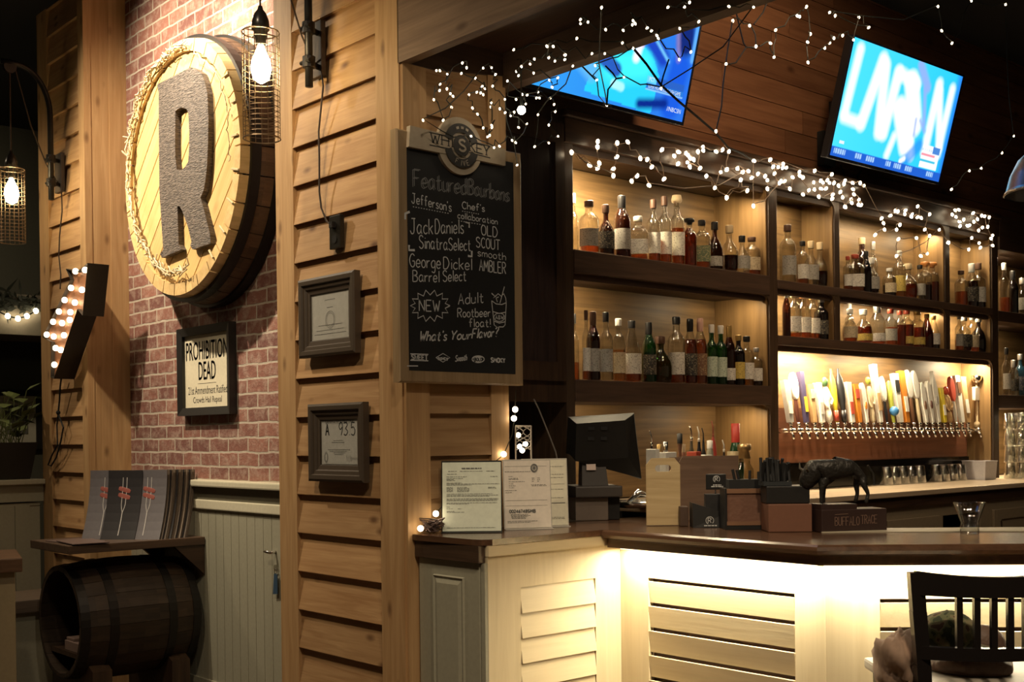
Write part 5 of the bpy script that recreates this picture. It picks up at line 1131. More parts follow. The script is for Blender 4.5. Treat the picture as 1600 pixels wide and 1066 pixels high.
# wire lantern, string pile on the bar end
p = hitp(818, 706, (3.30, 3.62, 1.3), (FW.x, FW.y, 0)); s = depth_of(p)/FPX
t = thing('wire_lantern', 'small white wire lantern with fairy bulbs behind the certificates', 'lantern', (p.x, p.y, BT), FACE)
mb = MB(); wz0, wz1 = .001, (p.z-BT)+40*s; hw = 12*s
for x in (-hw, hw):
    for y in (-hw, hw): mb.tube([(x, y, wz0), (x, y, wz1)], .003, 5)
for z in (wz0+.003, wz1): mb.tube([(-hw, -hw, z), (hw, -hw, z), (hw, hw, z), (-hw, hw, z)], .003, 5, closed=True)
for y in (-hw, hw):
    for a, b in ((0, .5), (.5, 1)):
        za, zb = wz1-.10+.10*a, wz1-.10+.10*b
        for sg in (-1, 1):
            mb.tube([(sg*hw*sin(pi*k/8), y, za+(zb-za)*k/8) for k in range(9)], .0018, 4); mb.tube([(sg*(hw-hw*sin(pi*k/8)), y, za+(zb-za)*k/8) for k in range(9)], .0018, 4)
link('wire_cage', mb, plain('white_wire', (.45, .40, .34), .5), t, local=True)
for x, z in ((-8, 26), (3, 12), (-6, 8), (-2, 2)):
    mb = MB(); mb.ball((x*s, 0, (p.z-BT)+z*s), .011, 8, 6); link('bulb', mb, FB, t, local=True)
t = thing('bulb_string', 'lit fairy bulb string heaped at the corner of bar and pillar', 'string lights', (2.74, 3.6, BT))
random.seed(9); c0 = hit(672, 826, 2, BT+.02)
pts = [Vector((c0.x+random.uniform(-.05, .05), c0.y+random.uniform(-.04, .04), BT+.006+random.uniform(0, .055))) for k in range(70)]
mb = MB(); mb.tube(pts, .0028, 4); link('wire', mb, plain('pinkish_wire', (.10, .06, .05), .6), t)
for x, y in ((657, 826), (681, 803), (787, 710), (805, 640), (803, 654)):
    a = hit(x, y, 1, YS-.04 if y > 800 else YS-.015); mb = MB(); mb.ball(a, .012, 8, 6); link('bulb', mb, FB, t)
mb = MB(); mb.tube([hit(x, y, 1, YS-.012) for x, y in ((681, 803), (700, 780), (750, 740), (787, 711), (800, 680), (804, 655), (805, 640), (806, 610))], .002, 4); link('lead', mb, WIRE, t)

# ================================================================== BACK BAR
DEPL, DEPR = 4.215, 4.07
GOLD = wood('golden_ply', (.235, .14, .058), (.095, .055, .021), 'x', .7, .5, .0, .1, .1)
GOLDZ = wood('golden_ply_side', (.27, .16, .064), (.13, .075, .028), 'z', .5, .5, .0, .1, .1)
DZ = wood('back_bar_post', (.075, .045, .027), (.035, .021, .013), 'z', 1.2, .4, 0, .1)
DXX = wood('back_bar_rail', (.085, .047, .028), (.04, .022, .014), 'x', 1.2, .6, 0, .1)
t = thing('liquor_shelving', 'wide dark-framed lit liquor shelving with golden back panels over the taps', 'shelving', (5.8, 4.0, 1.13))
X0, XA1, XA2, XD1, XD1b, XD2, XD2b, XE1, XE2 = 3.80, 5.28, 5.355, 5.91, 5.962, 7.172, 7.23, 7.80, 7.885
for a, b in ((X0-.055, X0), (XA1, XA2), (XE1, XE2)):
    mb = MB(); mb.rbox(a, b, YB, YB+.40, 1.13, 2.80, .004); link('post', mb, DZ, t)
for a, b in ((XD1, XD1b), (XD2, XD2b)):
    mb = MB(); mb.rbox(a, b, YB+.002, DEPR, 1.936, 2.80, .004); link('divider', mb, DZ, t)
def shelf(a, b, z0, z1, y1):
    mb = MB(); mb.rbox(a, b, YB-.004, y1, z0, z1, .004); link('shelf', mb, DXX, t)
shelf(X0, XA1, 2.20, 2.306, DEPL); shelf(X0, XA1, 1.608, 1.71, DEPL)
shelf(XA2, XE1, 2.246, 2.291, DEPR); shelf(XA2, XE1, 1.936, 1.988, DEPR)
mb = MB(); mb.rbox(X0-.06, XE2, YB-.012, YB+.36, 2.785, 2.90, .005); link('top_rail', mb, DARK, t)
mb = MB(); mb.rbox(X0-.07, XE2, YB-.03, YB+.30, 2.901, 2.935, .008); link('cornice', mb, DARK, t)
for a, b, y, z0 in ((X0, XA1, DEPL, 1.13), (XA2, XE1, DEPR, 1.13)):
    mb = MB(); mb.box(a, b, y, y+.012, z0, 2.785); link('back_panel', mb, GOLD, t)
for x in (XA1-.012, XD1-.010, XD2-.010, XE1-.012):
    for z0, z1 in (((2.307, 2.784), (1.711, 2.199), (1.14, 1.607)) if x < 5.3 else ((2.292, 2.784), (1.989, 2.245)) if x < 7.7 else ((2.292, 2.784), (1.989, 2.245), (1.14, 1.935))):
        mb = MB(); mb.box(x, x+.0095, YB+.012, (DEPL if x < 5.3 else DEPR)-.001, z0, z1); link('side_panel', mb, GOLDZ, t)
for a, b, y, z in ((X0, XA1, 4.0, 2.785), (X0, XA1, 4.0, 2.20), (XA2, XE1, 3.96, 2.785), (XA2, XE1, 3.96, 2.246), (XA2, XE1, 3.96, 1.936)):
    mb = MB(); mb.box(a+.02, b-.02, YB+.02, YB+.045, z-.03, z-.001); link('light_valance', mb, DXX, t)
# rounded brackets in the upper inner corners
for x, z, r in ((XA1, 2.785, .05), (XA1, 2.2, .05), (XD1, 2.785, .06), (XD1, 2.246, .06), (XD2, 2.785, .06), (XD2, 2.246, .06), (XE1, 2.785, .06), (XE1, 2.246, .06), (XE1, 1.936, .06), (XA1, 1.608, .05)):
    mb = MB(); mb.prism([(x, YB+.001, z), (x-r, YB+.001, z)]+[(x-r+r*sin(pi/2*k/6), YB+.001, z-r+r*cos(pi/2*k/6)) for k in range(7)], (0, .02, 0)); link('corner_bracket', mb, DZ, t)
# unit beyond
t = thing('corner_shelving', 'dark shelving unit past the tap bay with blue bottles and glasses', 'shelving', (9.0, 4.0, 1.13))
mb = MB(); mb.box(XE2+.001, 10.4, DEPL, DEPL+.012, 1.13, 2.80); link('back_panel', mb, GOLD, t)
for z0, z1 in ((2.209, 2.283), (1.611, 1.703)):
    mb = MB(); mb.rbox(XE2+.001, 10.4, YB, DEPL, z0, z1, .004); link('shelf', mb, DXX, t)
mb = MB(); mb.rbox(XE2+.001, 10.4, YB-.012, DEPL, 2.70, 2.935, .005); link('top_rail', mb, DXX, t)
mb = MB(); mb.rbox(10.3, 10.4, YB+.002, DEPL, 1.13, 2.70, .004); link('post', mb, DZ, t)
# tall dark cabinet with a panel door
t = thing('wall_cabinet', 'tall dark wall cabinet with one recessed panel door behind the chalkboard', 'cabinet', (3.5, 4.0, 1.61))
mb = MB(); mb.box(3.22, X0-.056, YB, YB+.36, 1.605, 2.93); link('body', mb, DARKZ, t)
dx0, dx1 = 3.27, X0-.075; dz0, dz1 = 1.70, 2.86
mb = MB(); panel(mb, (dx0, YB-.022, 0), (1, 0, 0), (0, -1, 0), dx1-dx0, [(.09, dx1-dx0-.055, dz0+.085, dz1-.09)], dz0, dz1, .021); d = link('door', mb, DARKZ, t)
mb = MB(); mb.box(dx0+.088, dx1-.053, YB-.010, YB-.004, dz0+.083, dz1-.088); link('inset_panel', mb, wood('cabinet_inset', (.045, .028, .024), (.022, .014, .013), 'z', 1.2, .35, 0, .1), d)
# back counter
t = thing('back_counter', 'back bar counter with bright worktop and sage brown cabinet doors', 'counter', (6.0, 3.65, 0))
CTZ = 1.125
mb = MB(); mb.rbox(4.05, 10.4, 3.44, 4.20, CTZ-.03, CTZ, .005); link('worktop', mb, wood('worktop_pale', (.56, .45, .33), (.40, .31, .22), 'x', .8, .25, 0, .05), t)
mb = MB(); mb.box(4.05, 10.4, 3.455, 3.50, CTZ-.09, CTZ-.031); link('fascia', mb, DARK, t)
BRN = plain('brown_sage', (.25, .20, .135), .5)
mb = MB(); panel(mb, (4.05, 3.47, 0), (1, 0, 0), (0, -1, 0), 6.35, [(2.36, 2.82, .60, .965)], 0, CTZ-.091, .02); link('face', mb, BRN, t)
mb = MB(); mb.box(4.05, 10.4, 3.80, 3.82, 0, CTZ-.031); mb.box(6.38, 6.9, 3.491, 3.80, .585, .60); link('inside', mb, MATTE, t)
mb = MB(); mb.box(6.42, 6.86, 3.495, 3.79, .72, .735); link('inner_shelf', mb, plain('green_liner', (.03, .09, .06), .6), t)
for x in (4.3, 5.0, 5.75, 7.0, 7.75, 8.5):
    mb = MB(); mb.rbox(x, x+.60, 3.452, 3.469, .12, .97, .004); d = link('door', mb, BRN, t)
    mb = MB(); panel(mb, (x+.02, 3.449, 0), (1, 0, 0), (0, -1, 0), .56, [(.06, .50, .20, .91)], .14, .97, -.004); link('door_rail', mb, BRN, d)
    mb = MB(); mb.tube([(x+.06, 3.437, .90), (x+.06, 3.437, .80)], .005, 6); mb.tube([(x+.06, 3.437, .90), (x+.06, 3.45, .90)], .004, 6); mb.tube([(x+.06, 3.437, .80), (x+.06, 3.45, .80)], .004, 6); link('handle', mb, CHROME, d)
# dark wet-bar backsplash behind the counter
mb = MB(); mb.box(XA2+.001, XE1-.012, 4.02, 4.069, CTZ+.001, 1.28)
t = tag(link('backsplash', mb, plain('dark_mirror', (.02, .018, .016), .12, .6)), 'dark glossy backsplash under the beer tap board', 'backsplash')
mb = MB(); mb.box(XA2+.002, XE1-.016, 4.03, 4.069, 1.281, 1.60)
t = tag(link('tap_board', mb, wood('tap_board_wood', (.24, .10, .055), (.15, .06, .032), 'x', .7, .35, .0, .05)), 'long reddish brown board that carries the row of beer taps', 'tap board')
p0, p1 = hit(1520, 745, 1, 3.9), hit(1548, 745, 1, 3.9)
t = thing('white_bin', 'small white square bin on the back counter by the last post', 'bin', ((p0.x+p1.x)/2-.03, 3.90, CTZ))
mb = MB(); hw = (p1.x-p0.x)*.30; mb.hexa([(-hw, -hw, .001), (hw, -hw, .001), (hw, hw, .001), (-hw, hw, .001)], [(-hw*1.1, -hw*1.1, .125), (hw*1.1, -hw*1.1, .125), (hw*1.1, hw*1.1, .125), (-hw*1.1, hw*1.1, .125)]); link('body', mb, plain('bin_white', (.42, .40, .42), .5), t, local=True)
mb = MB(); mb.tube([(-hw*1.1, -hw*1.1, .126), (hw*1.1, -hw*1.1, .126), (hw*1.1, hw*1.1, .126), (-hw*1.1, hw*1.1, .126)], .004, 5, closed=True); link('rim', mb, plain('bin_white', (.42, .40, .42), .5), t, local=True)

# ------------------------------------------------ bottles
PROF = {   # outline as (radius, height) of a bottle of unit height and unit radius, cap span
 'round': ([(.0, .002), (.93, .004), (1, .02), (1, .60), (.97, .65), (.84, .70), (.58, .74), (.42, .77), (.38, .81), (.38, .89), (.43, .895), (.43, .92)], (.89, 1.0, .46)),
 'slope': ([(.0, .002), (.93, .004), (1, .02), (1, .54), (.97, .60), (.84, .67), (.62, .73), (.44, .79), (.39, .84), (.39, .88), (.43, .885), (.43, .91)], (.80, 1.0, .46)),
 'tall': ([(.0, .002), (.93, .004), (1, .02), (1, .58), (.95, .63), (.72, .68), (.47, .715), (.39, .76), (.37, .90), (.42, .905), (.42, .93)], (.86, 1.0, .45)),
 'squat': ([(.0, .002), (.75, .004), (.92, .03), (1, .16), (1, .34), (.93, .46), (.72, .57), (.42, .65), (.30, .71), (.29, .82), (.34, .83), (.34, .86)], (.84, 1.0, .42)),
 'cone': ([(.0, .002), (.93, .004), (1, .02), (1, .40), (.90, .50), (.62, .68), (.42, .80), (.34, .86), (.33, .9), (.37, .905), (.37, .925)], (.88, 1.0, .40)),
}
def prof_at(pr, z):
    for (r0, z0), (r1, z1) in zip(pr, pr[1:]):
        if z0 <= z <= z1 and z1 > z0: return r0+(r1-r0)*(z-z0)/(z1-z0)
    return pr[-1][0]
_BM = {}
def bmesh_data(kind, part, lv=0., n=2.):
    key = (kind, part, lv, n)
    if key in _BM: return _BM[key]
    pr, (c0, c1, cr) = PROF[kind]; mb = MB()
    if part == 'glass': mb.lathe(pr, seg=20, n=n, cap=False)
    elif part == 'liquid':
        p2 = [(max(r-.07, 0)*.98, z+.012) for r, z in pr if z+.012 < lv]; p2.append((max(prof_at(pr, lv)-.07, .02), lv)); p2.append((0, lv)); mb.lathe(p2, seg=16, n=n, cap=False)
    elif part == 'cap': mb.lathe([(0, c0-.001), (cr, c0), (cr*1.04, c1-.012), (cr*.9, c1), (0, c1)], seg=14, cap=False)
    elif part == 'ball': mb.lathe([(0, c0-.02), (cr*.8, c0-.02), (cr*.8, c0+.02), (cr*1.5, c0+.04), (cr*1.6, c0+.07), (cr*1.3, c1-.005), (0, c1)], seg=14, cap=False)
    elif part == 'label': mb.lathe([(1.02, .13), (1.02, .46)], seg=14, n=n, cap=False, a0=-pi/2-1.15, a1=-pi/2+1.15)
    elif part == 'lowlabel': mb.lathe([(1.02, .08), (1.02, .28)], seg=14, n=n, cap=False, a0=-pi/2-1.15, a1=-pi/2+1.15)
    elif part == 'neckband': mb.lathe([(prof_at(pr, .80)*1.06, .80), (prof_at(pr, .86)*1.06, .86)], seg=14, cap=False)
    me = bpy.data.meshes.new('bottle_'+part); bmesh.ops.recalc_face_normals(mb.bm, faces=mb.bm.faces[:]); mb.bm.to_mesh(me); mb.bm.free()
    for p in me.polygons: p.use_smooth = True
    me.materials.append(None); _BM[key] = me; return me
GLS = {'clear': clear('bottle_glass', (.90, .90, .86), 1.1), 'green': clear('green_glass', (.16, .42, .16), 1.0, (.02, .09, .02), .35), 'brown': clear('brown_glass', (.42, .20, .08), 1.0, (.06, .022, .01), .4),
       'dark': clear('dark_glass', (.13, .07, .045), 1.0, (.02, .012, .01), .6), 'blue': clear('blue_glass', (.30, .50, .62), 1.0, (.05, .14, .22), .4), 'olive': clear('olive_glass', (.38, .36, .10), 1.0, (.06, .06, .015), .4)}
LIQ = {'amber': clear('amber_liquor', (.80, .36, .09), .6, (.42, .14, .03), .35), 'red': clear('red_amber_liquor', (.58, .17, .05), .6, (.26, .06, .02), .45), 'dark': clear('dark_liquor', (.22, .07, .04), .6, (.06, .02, .012), .6), 'gold': clear('gold_liquor', (.90, .56, .18), .6, (.5, .26, .07), .3), 'water': clear('clear_liquor', (.93, .92, .88), .5)}
CAPM = {'black': plain('cap_black', (.015, .014, .014), .35), 'cork': plain('cap_cork', (.52, .40, .24), .7), 'gold': plain('cap_gold', (.50, .33, .12), .35, .6), 'red': plain('cap_red', (.42, .07, .04), .4), 'white': plain('cap_white', (.70, .68, .62), .5), 'pink': plain('cap_pink', (.60, .36, .29), .5), 'brown': plain('cap_brown', (.10, .05, .03), .5), 'orange': plain('cap_orange', (.55, .22, .06), .45), 'silver': plain('cap_silver', (.6, .58, .55), .3, .8)}
LBL = {'white': label_mat('label_white', (.66, .63, .56), (.16, .13, .12)), 'cream': label_mat('label_cream', (.56, .46, .30), (.12, .07, .05)), 'black': label_mat('label_black', (.022, .02, .02), (.42, .36, .24)), 'grey': label_mat('label_grey', (.36, .34, .30), (.10, .09, .08)), 'green': label_mat('label_green', (.10, .13, .07), (.5, .42, .2)), 'yellow': label_mat('label_yellow', (.60, .44, .10), (.1, .08, .05)), 'navy': label_mat('label_navy', (.05, .06, .10), (.5, .45, .35)), 'mint': label_mat('label_mint', (.50, .58, .48), (.08, .16, .10)), 'brown': label_mat('label_brown', (.16, .08, .045), (.5, .38, .2))}
GLW = {'clear': 'clear', 'green': 'green', 'brown': 'brown', 'dark': 'dark', 'blue': 'blue', 'olive': 'olive'}
KW = {'round': 'round-shouldered', 'slope': 'sloping', 'tall': 'tall', 'squat': 'squat', 'cone': 'conical'}
def bottle(px, ptop, wpx, zs, y, kind, glass, liq, lv, cap, lab, label, group, n=2., lowlab=False, bay=0.):
    """one bottle: its foot on the shelf at height zs in the plane y, width and top read off the picture"""
    q = hit(px, ptop, 1, y); x = q.x; h = max(q.z-zs, .08); r = wpx; x = bay
    t = thing('liquor_bottle', label, 'bottle', (x, y, zs+.0005), random.uniform(-.35, .1)-.55, group, None, (r, r, h))
    def kid(name, part, m, lv_=0.):
        o = bpy.data.objects.new(name, bmesh_data(kind, part, lv_, n)); COL.objects.link(o); o.parent = t; o.material_slots[0].link = 'OBJECT'; o.material_slots[0].material = m; return o
    kid('glass', 'glass', GLS[glass])
    if liq: kid('liquor', 'liquid', LIQ[liq], lv)
    c = kid('stopper', 'ball' if cap.endswith('*') else 'cap', CAPM[cap.rstrip('*')])
    if lab: kid('label', 'lowlabel' if lowlab else 'label', LBL[lab])
    return t
def row(items, z0, sx, sy, zx, zy, y, group, where, bay):
    """items: centre, top, width (zoomed pixels), kind, glass, liquor, level, cap, label"""
    cnt = 0; D = DEPR if z0 in (2.291, 1.988) else DEPL
    info = []
    for it in items:
        q = hit(zx+it[0]/sx, zy+it[1]/sy, 1, y); r = it[2]/sx*depth_of(q)/FPX/2*1.18; info.append([min(max(q.x, bay[0]+r+.004), bay[1]-r-.004), r, len(it) > 9 and 'b' in it[9]])
    f_ = [i for i in info if not i[2]]
    for _ in range(60):                       # nudge neighbours apart until none touch
        for a, b in zip(f_, f_[1:]):
            o = a[1]+b[1]+.003-(b[0]-a[0])
            if o > 0: a[0] -= o/2; b[0] += o/2
        for a in f_: a[0] = min(max(a[0], bay[0]+a[1]+.004), bay[1]-a[1]-.004)
    for a, b in zip(f_, f_[1:]):
        g = (b[0]-a[0]-.002)/(a[1]+b[1])
        if g < 1: a[1] *= max(g, .8); b[1] *= max(g, .8)
    ri = iter(info)
    for it in items:
        x_, r_ = next(ri)[:2]
        cx, tp, wz, kind, gl, lq, lv, cp, lb = it[:9]; fl = it[9] if len(it) > 9 else ''
        isb = 'b' in fl
        if not isb: cnt += 1
        adj = {'clear': lq or 'clear'}.get(gl, gl)
        adj = {'amber': 'amber', 'red': 'red-amber', 'dark': 'dark', 'gold': 'golden', 'water': 'clear'}.get(adj, adj)
        lab = f"{adj} {KW[kind]} bottle, {lb+' label' if lb else cp.rstrip('*')+' stopper'}, {ORD[cnt]} from {where[0]}, {where[1]}" if not isb else f"{adj} {KW[kind]} bottle tucked behind the {ORD[cnt]} from {where[0]}, {where[1]}" 
        bottle(zx+cx/sx, zy+tp/sy, r_, z0, (min(D-r_-.004, YB+.30) if isb else YB+.016+r_), kind, gl, lq, lv, cp, lb, lab, group, 5. if 's' in fl else 2., 'l' in fl, x_)
random.seed(21)
yA = YB+.085
row([(155, 415, 118, 'round', 'clear', 'amber', .22, 'brown', 'grey'), (265, 440, 102, 'squat', 'brown', 'dark', .6, 'brown', 'black'), (290, 405, 60, 'tall', 'clear', 'water', .5, 'white', None, 'b'), (378, 378, 104, 'slope', 'brown', 'red', .6, 'black', 'grey'),
     (495, 522, 112, 'round', 'clear', 'amber', .12, 'white', 'white', 's'), (588, 402, 82, 'tall', 'clear', 'amber', .42, 'brown', 'white'), (666, 380, 84, 'tall', 'clear', 'amber', .25, 'brown', 'white'), (755, 372, 90, 'tall', 'clear', 'amber', .52, 'cork*', 'white'),
     (842, 535, 92, 'round', 'clear', 'red', .80, 'black*', None), (932, 548, 95, 'round', 'clear', 'amber', .38, 'black', 'green', 's'), (1022, 560, 96, 'squat', 'brown', 'dark', .55, 'black', 'grey', 'l'), (1130, 585, 108, 'squat', 'clear', 'dark', .36, 'cork', None), (1232, 660, 92, 'squat', 'clear', 'water', .3, 'black', 'grey'), (1340, 676, 104, 'round', 'clear', 'amber', .3, 'brown', 'cream')],
    2.306, 4.44, 4.44, 880, 220, yA, 'bottles on the upper long shelf', ('the dark cabinet', 'upper long shelf'), (3.80, 5.266))
row([(106, 285, 50, 'tall', 'clear', 'amber', .3, 'brown', 'white'), (168, 295, 82, 'slope', 'brown', 'dark', .7, 'brown', 'grey'), (258, 300, 84, 'tall', 'clear', 'water', .5, 'black', 'grey'), (293, 332, 60, 'tall', 'clear', 'amber', .3, 'black', None, 'b'), (345, 345, 82, 'round', 'clear', 'gold', .5, 'white', 'cream'),
     (450, 360, 112, 'cone', 'clear', 'amber', .35, 'black', 'white'), (558, 372, 88, 'slope', 'green', 'dark', .5, 'black', 'black'), (668, 470, 138, 'squat', 'olive', 'amber', .55, 'brown', None), (752, 332, 102, 'round', 'clear', 'amber', .30, 'black', 'white'),
     (845, 345, 84, 'slope', 'clear', 'red', .68, 'black', 'black'), (913, 342, 80, 'slope', 'clear', 'amber', .68, 'pink', 'brown'), (989, 385, 74, 'tall', 'green', 'dark', .4, 'white', 'mint'), (1053, 392, 74, 'tall', 'green', 'dark', .4, 'white', 'mint'),
     (1112, 390, 74, 'slope', 'brown', 'dark', .7, 'gold', 'white', 'l'), (1184, 460, 76, 'round', 'dark', 'dark', .6, 'gold', 'yellow'), (1268, 470, 86, 'round', 'clear', 'gold', .4, 'black', 'white'), (1350, 550, 76, 'round', 'clear', 'dark', .16, 'silver', 'white')],
    1.71, 4.44, 4.44, 880, 420, yA, 'bottles on the lower long shelf', ('the dark cabinet', 'lower long shelf'), (3.80, 5.266))
yC = YB+.075
row([(110, 125, 88, 'round', 'clear', 'water', .3, 'brown', 'grey'), (192, 225, 64, 'round', 'clear', 'amber', .2, 'black', 'white'), (265, 228, 80, 'squat', 'clear', 'water', .4, 'cork', 'grey'), (345, 240, 82, 'squat', 'clear', 'dark', .35, 'cork', None)],
    2.291, 4, 4, 1200, 320, yC, 'bottles in the first small upper bay', ('the first post', 'small upper bay'), (5.355, 5.898))
row([(470, 318, 50, 'round', 'clear', 'amber', .3, 'red', 'white'), (535, 310, 88, 'round', 'clear', 'amber', .2, 'red', 'white', 's'), (590, 288, 56, 'slope', 'dark', 'dark', .4, 'black', None), (632, 330, 84, 'squat', 'clear', 'dark', .45, 'white', 'grey'), (672, 224, 80, 'round', 'brown', 'dark', .75, 'cork', None, 'b'), (742, 395, 70, 'round', 'clear', 'dark', .4, 'white', 'cream'), (755, 250, 52, 'tall', 'clear', 'water', .4, 'silver', None, 'b'), (800, 285, 66, 'round', 'clear', 'gold', .2, 'white', 'yellow'),
     (875, 370, 102, 'squat', 'clear', 'red', .42, 'cork', None), (948, 378, 58, 'round', 'clear', 'water', .3, 'black', 'grey'), (996, 360, 70, 'round', 'clear', 'dark', .4, 'orange*', None), (1050, 366, 74, 'round', 'clear', 'red', .5, 'orange*', None)],
    2.291, 4, 4, 1200, 320, yC, 'bottles in the wide upper bay', ('the thin divider', 'wide upper bay'), (5.962, 7.16))
row([(1192, 410, 68, 'round', 'clear', 'amber', .4, 'brown', None), (1264, 368, 72, 'slope', 'clear', 'dark', .6, 'white', 'black'), (1335, 370, 76, 'tall', 'clear', 'dark', .2, 'brown', 'white')],
    2.291, 4, 4, 1200, 320, yC, 'bottles in the last small upper bay', ('the second divider', 'last small upper bay'), (7.23, 7.786))
row([(80, 520, 44, 'slope', 'brown', 'red', .5, 'white', None), (145, 545, 80, 'round', 'clear', 'amber', .1, 'cork', 'white'), (222, 553, 80, 'round', 'clear', 'amber', .15, 'orange', 'white'), (296, 563, 76, 'round', 'clear', 'amber', .12, 'orange', 'white'), (366, 588, 76, 'round', 'dark', 'dark', .4, 'silver', 'black')],
    1.988, 4, 4, 1200, 320, yC, 'bottles in the first small middle bay', ('the first post', 'small middle bay'), (5.355, 5.898))
row([(498, 650, 80, 'squat', 'clear', 'amber', .4, 'white', 'cream'), (590, 655, 96, 'squat', 'clear', 'red', .5, 'white', 'yellow', 'l'), (612, 630, 48, 'tall', 'clear', 'water', .4, 'white', None, 'b'), (672, 626, 84, 'slope', 'clear', 'amber', .12, 'silver', 'white', 'l'), (748, 653, 70, 'round', 'clear', 'amber', .5, 'red', 'grey'), (804, 662, 62, 'round', 'clear', 'red', .6, 'red', None), (852, 658, 74, 'round', 'clear', 'red', .6, 'red', 'yellow', 'l'), (922, 664, 80, 'round', 'clear', 'red', .55, 'gold', 'yellow', 'l'), (996, 685, 66, 'cone', 'brown', 'red', .6, 'gold', None), (1060, 698, 66, 'cone', 'clear', 'dark', .2, 'gold', 'white')],
    1.988, 4, 4, 1200, 320, yC, 'bottles in the wide middle bay', ('the thin divider', 'wide middle bay'), (5.962, 7.16))
row([(1166, 682, 44, 'tall', 'clear', 'amber', .3, 'white', 'grey'), (1220, 690, 84, 'squat', 'clear', 'dark', .4, 'silver', 'black'), (1290, 697, 66, 'round', 'clear', 'amber', .3, 'silver', 'cream'), (1346, 702, 78, 'squat', 'dark', 'dark', .5, 'silver', None)],
    1.988, 4, 4, 1200, 320, yC, 'bottles in the last small middle bay', ('the second divider', 'last small middle bay'), (7.23, 7.786))
row([(1448, 360, 56, 'tall', 'clear', 'amber', .3, 'white', None), (1502, 410, 58, 'slope', 'dark', 'dark', .5, 'black', None), (1512, 375, 46, 'tall', 'clear', 'water', .3, 'white', None, 'b'), (1566, 455, 66, 'squat', 'clear', 'water', .3, 'silver', 'grey'), (1620, 415, 56, 'tall', 'clear', 'gold', .3, 'white', None)],
    2.283, 4, 4, 1200, 320, yA, 'bottles on the upper corner shelf', ('the second post', 'upper corner shelf'), (7.887, 10))
row([(1455, 92, 46, 'tall', 'clear', 'water', .3, 'black', 'white'), (1505, 170, 54, 'slope', 'clear', 'water', .5, 'silver', 'black'), (1548, 132, 56, 'tall', 'blue', 'water', .6, 'silver', 'navy'), (1595, 122, 56, 'tall', 'blue', 'water', .6, 'silver', None), (1640, 122, 56, 'tall', 'blue', 'water', .6, 'silver', 'navy')],
    1.703, 4, 4, 1200, 520, yA, 'bottles on the lower corner shelf', ('the second post', 'lower corner shelf'), (7.887, 10))

# ------------------------------------------------ stacked glasses
GM = clear('glass_stack', (.88, .89, .86), 1.6)
mb = MB(); mb.lathe([(.037, 0), (.041, .004), (.030, .108), (.027, .112), (0, .112), (0, .104), (.026, .102), (.038, .004)], seg=16, cap=False)
g0 = tag(link('stacked_glass', mb, GM, smooth=True), 'clear tumbler upside down in the stacked tiers on the back counter', 'glass', 'tumblers stacked on the back counter')
gl = [(XE2+.07+.088*i, 3.72+.09*j, CTZ+.0005+.1135*k) for k in range(4) for j in range(2) for i in range(7)]
g0.location = gl[0]
for p in gl[1:]:
    c = g0.copy(); COL.objects.link(c); c.location = p
# glasses in the dark under the taps
GDM = g0.data
gl2 = [hit(px, 742, 1, 3.93) for px in (1385, 1398, 1411, 1424, 1437, 1462, 1475, 1488, 1501)]
for k, p in enumerate(gl2):
    c = g0.copy(); COL.objects.link(c); c.location = (p.x, 3.93, CTZ+.0005); c['label'] = 'clear tumbler upside down in the dark under the tap board'; c['group'] = 'tumblers under the tap board'

# ------------------------------------------------ mixers behind the brown crate
def mixer(px, ptop, wpx, label, kind, col, top, extra=None, y=3.66):
    q = hit(px, ptop, 1, y); s = depth_of(q)/FPX; h = q.z-CTZ; r = wpx*s/2
    t = thing('bar_bottle' if kind != 'mill' else 'pepper_mill', label, 'bottle' if kind != 'mill' else 'mill', (q.x, y, CTZ+.0005), 0, 'mixers on the back counter')
    if kind == 'pour': pr = [(0, .001), (r, .002), (r, h*.62), (r*.5, h*.72), (r*.42, h*.80)]
    elif kind == 'jar': pr = [(0, .001), (r, .002), (r, h*.80), (r*.75, h*.86)]
    elif kind == 'squeeze': pr = [(0, .001), (r, .002), (r, h*.6), (r*.7, h*.72), (r*.3, h*.8)]
    else: pr = [(0, .001), (r, .002), (r*.8, h*.3), (r*.9, h*.6), (r*.6, h*.72), (r*.85, h*.85)]
    mb = MB(); mb.lathe(pr, seg=16, cap=False); mb.lathe([(pr[-1][0], pr[-1][1]), (0, pr[-1][1])], seg=16, cap=False); link('body', mb, col, t, True, True)
    z = pr[-1][1]; rr = pr[-1][0]
    mb = MB()
    if kind in ('pour', 'squeeze'):
        mb.lathe([(rr*1.05, z), (rr*1.05, z+.012), (rr*.4, z+.02)], seg=12); mb.tube([(0, 0, z+.01), (0, 0, z+(h-z)*.6), (-.012, 0, h)], .0045, 6, [1, .8, .6]); link('pourer', mb, top, t, True, True)
    else:
        mb.lathe([(rr*1.1, z), (rr*1.15, h*.99), (0, h)], seg=16, cap=False); link('lid', mb, top, t, True, True)
    if extra:
        mb = MB(); mb.lathe([(r*1.02, h*.05), (r*1.02, h*.55)], seg=16, cap=False); link('label', mb, extra, t, True, True)
    return t
DKB = plain('dark_bottle', (.03, .018, .012), .3)
mixer(1018, 674, 9, 'dark bitters bottle with steel pourer beside the register', 'pour', DKB, CHROME)
mixer(1030, 694, 9, 'yellow capped jar beside the register', 'jar', plain('mustard', (.55, .36, .12), .5), CAPM['gold'])
mixer(1040, 690, 9, 'small steel topped shaker over a white tray', 'jar', plain('shaker_glass', (.34, .32, .28), .3), CHROME)
mixer(1062, 677, 9, 'brown wooden pepper mill with black top', 'mill', plain('mill_wood', (.18, .09, .05), .4), BLACK)
mixer(1068, 694, 8, 'short copper-coloured jar next to the pepper mill', 'jar', plain('copper_jar', (.32, .15, .09), .4), CAPM['cork'])
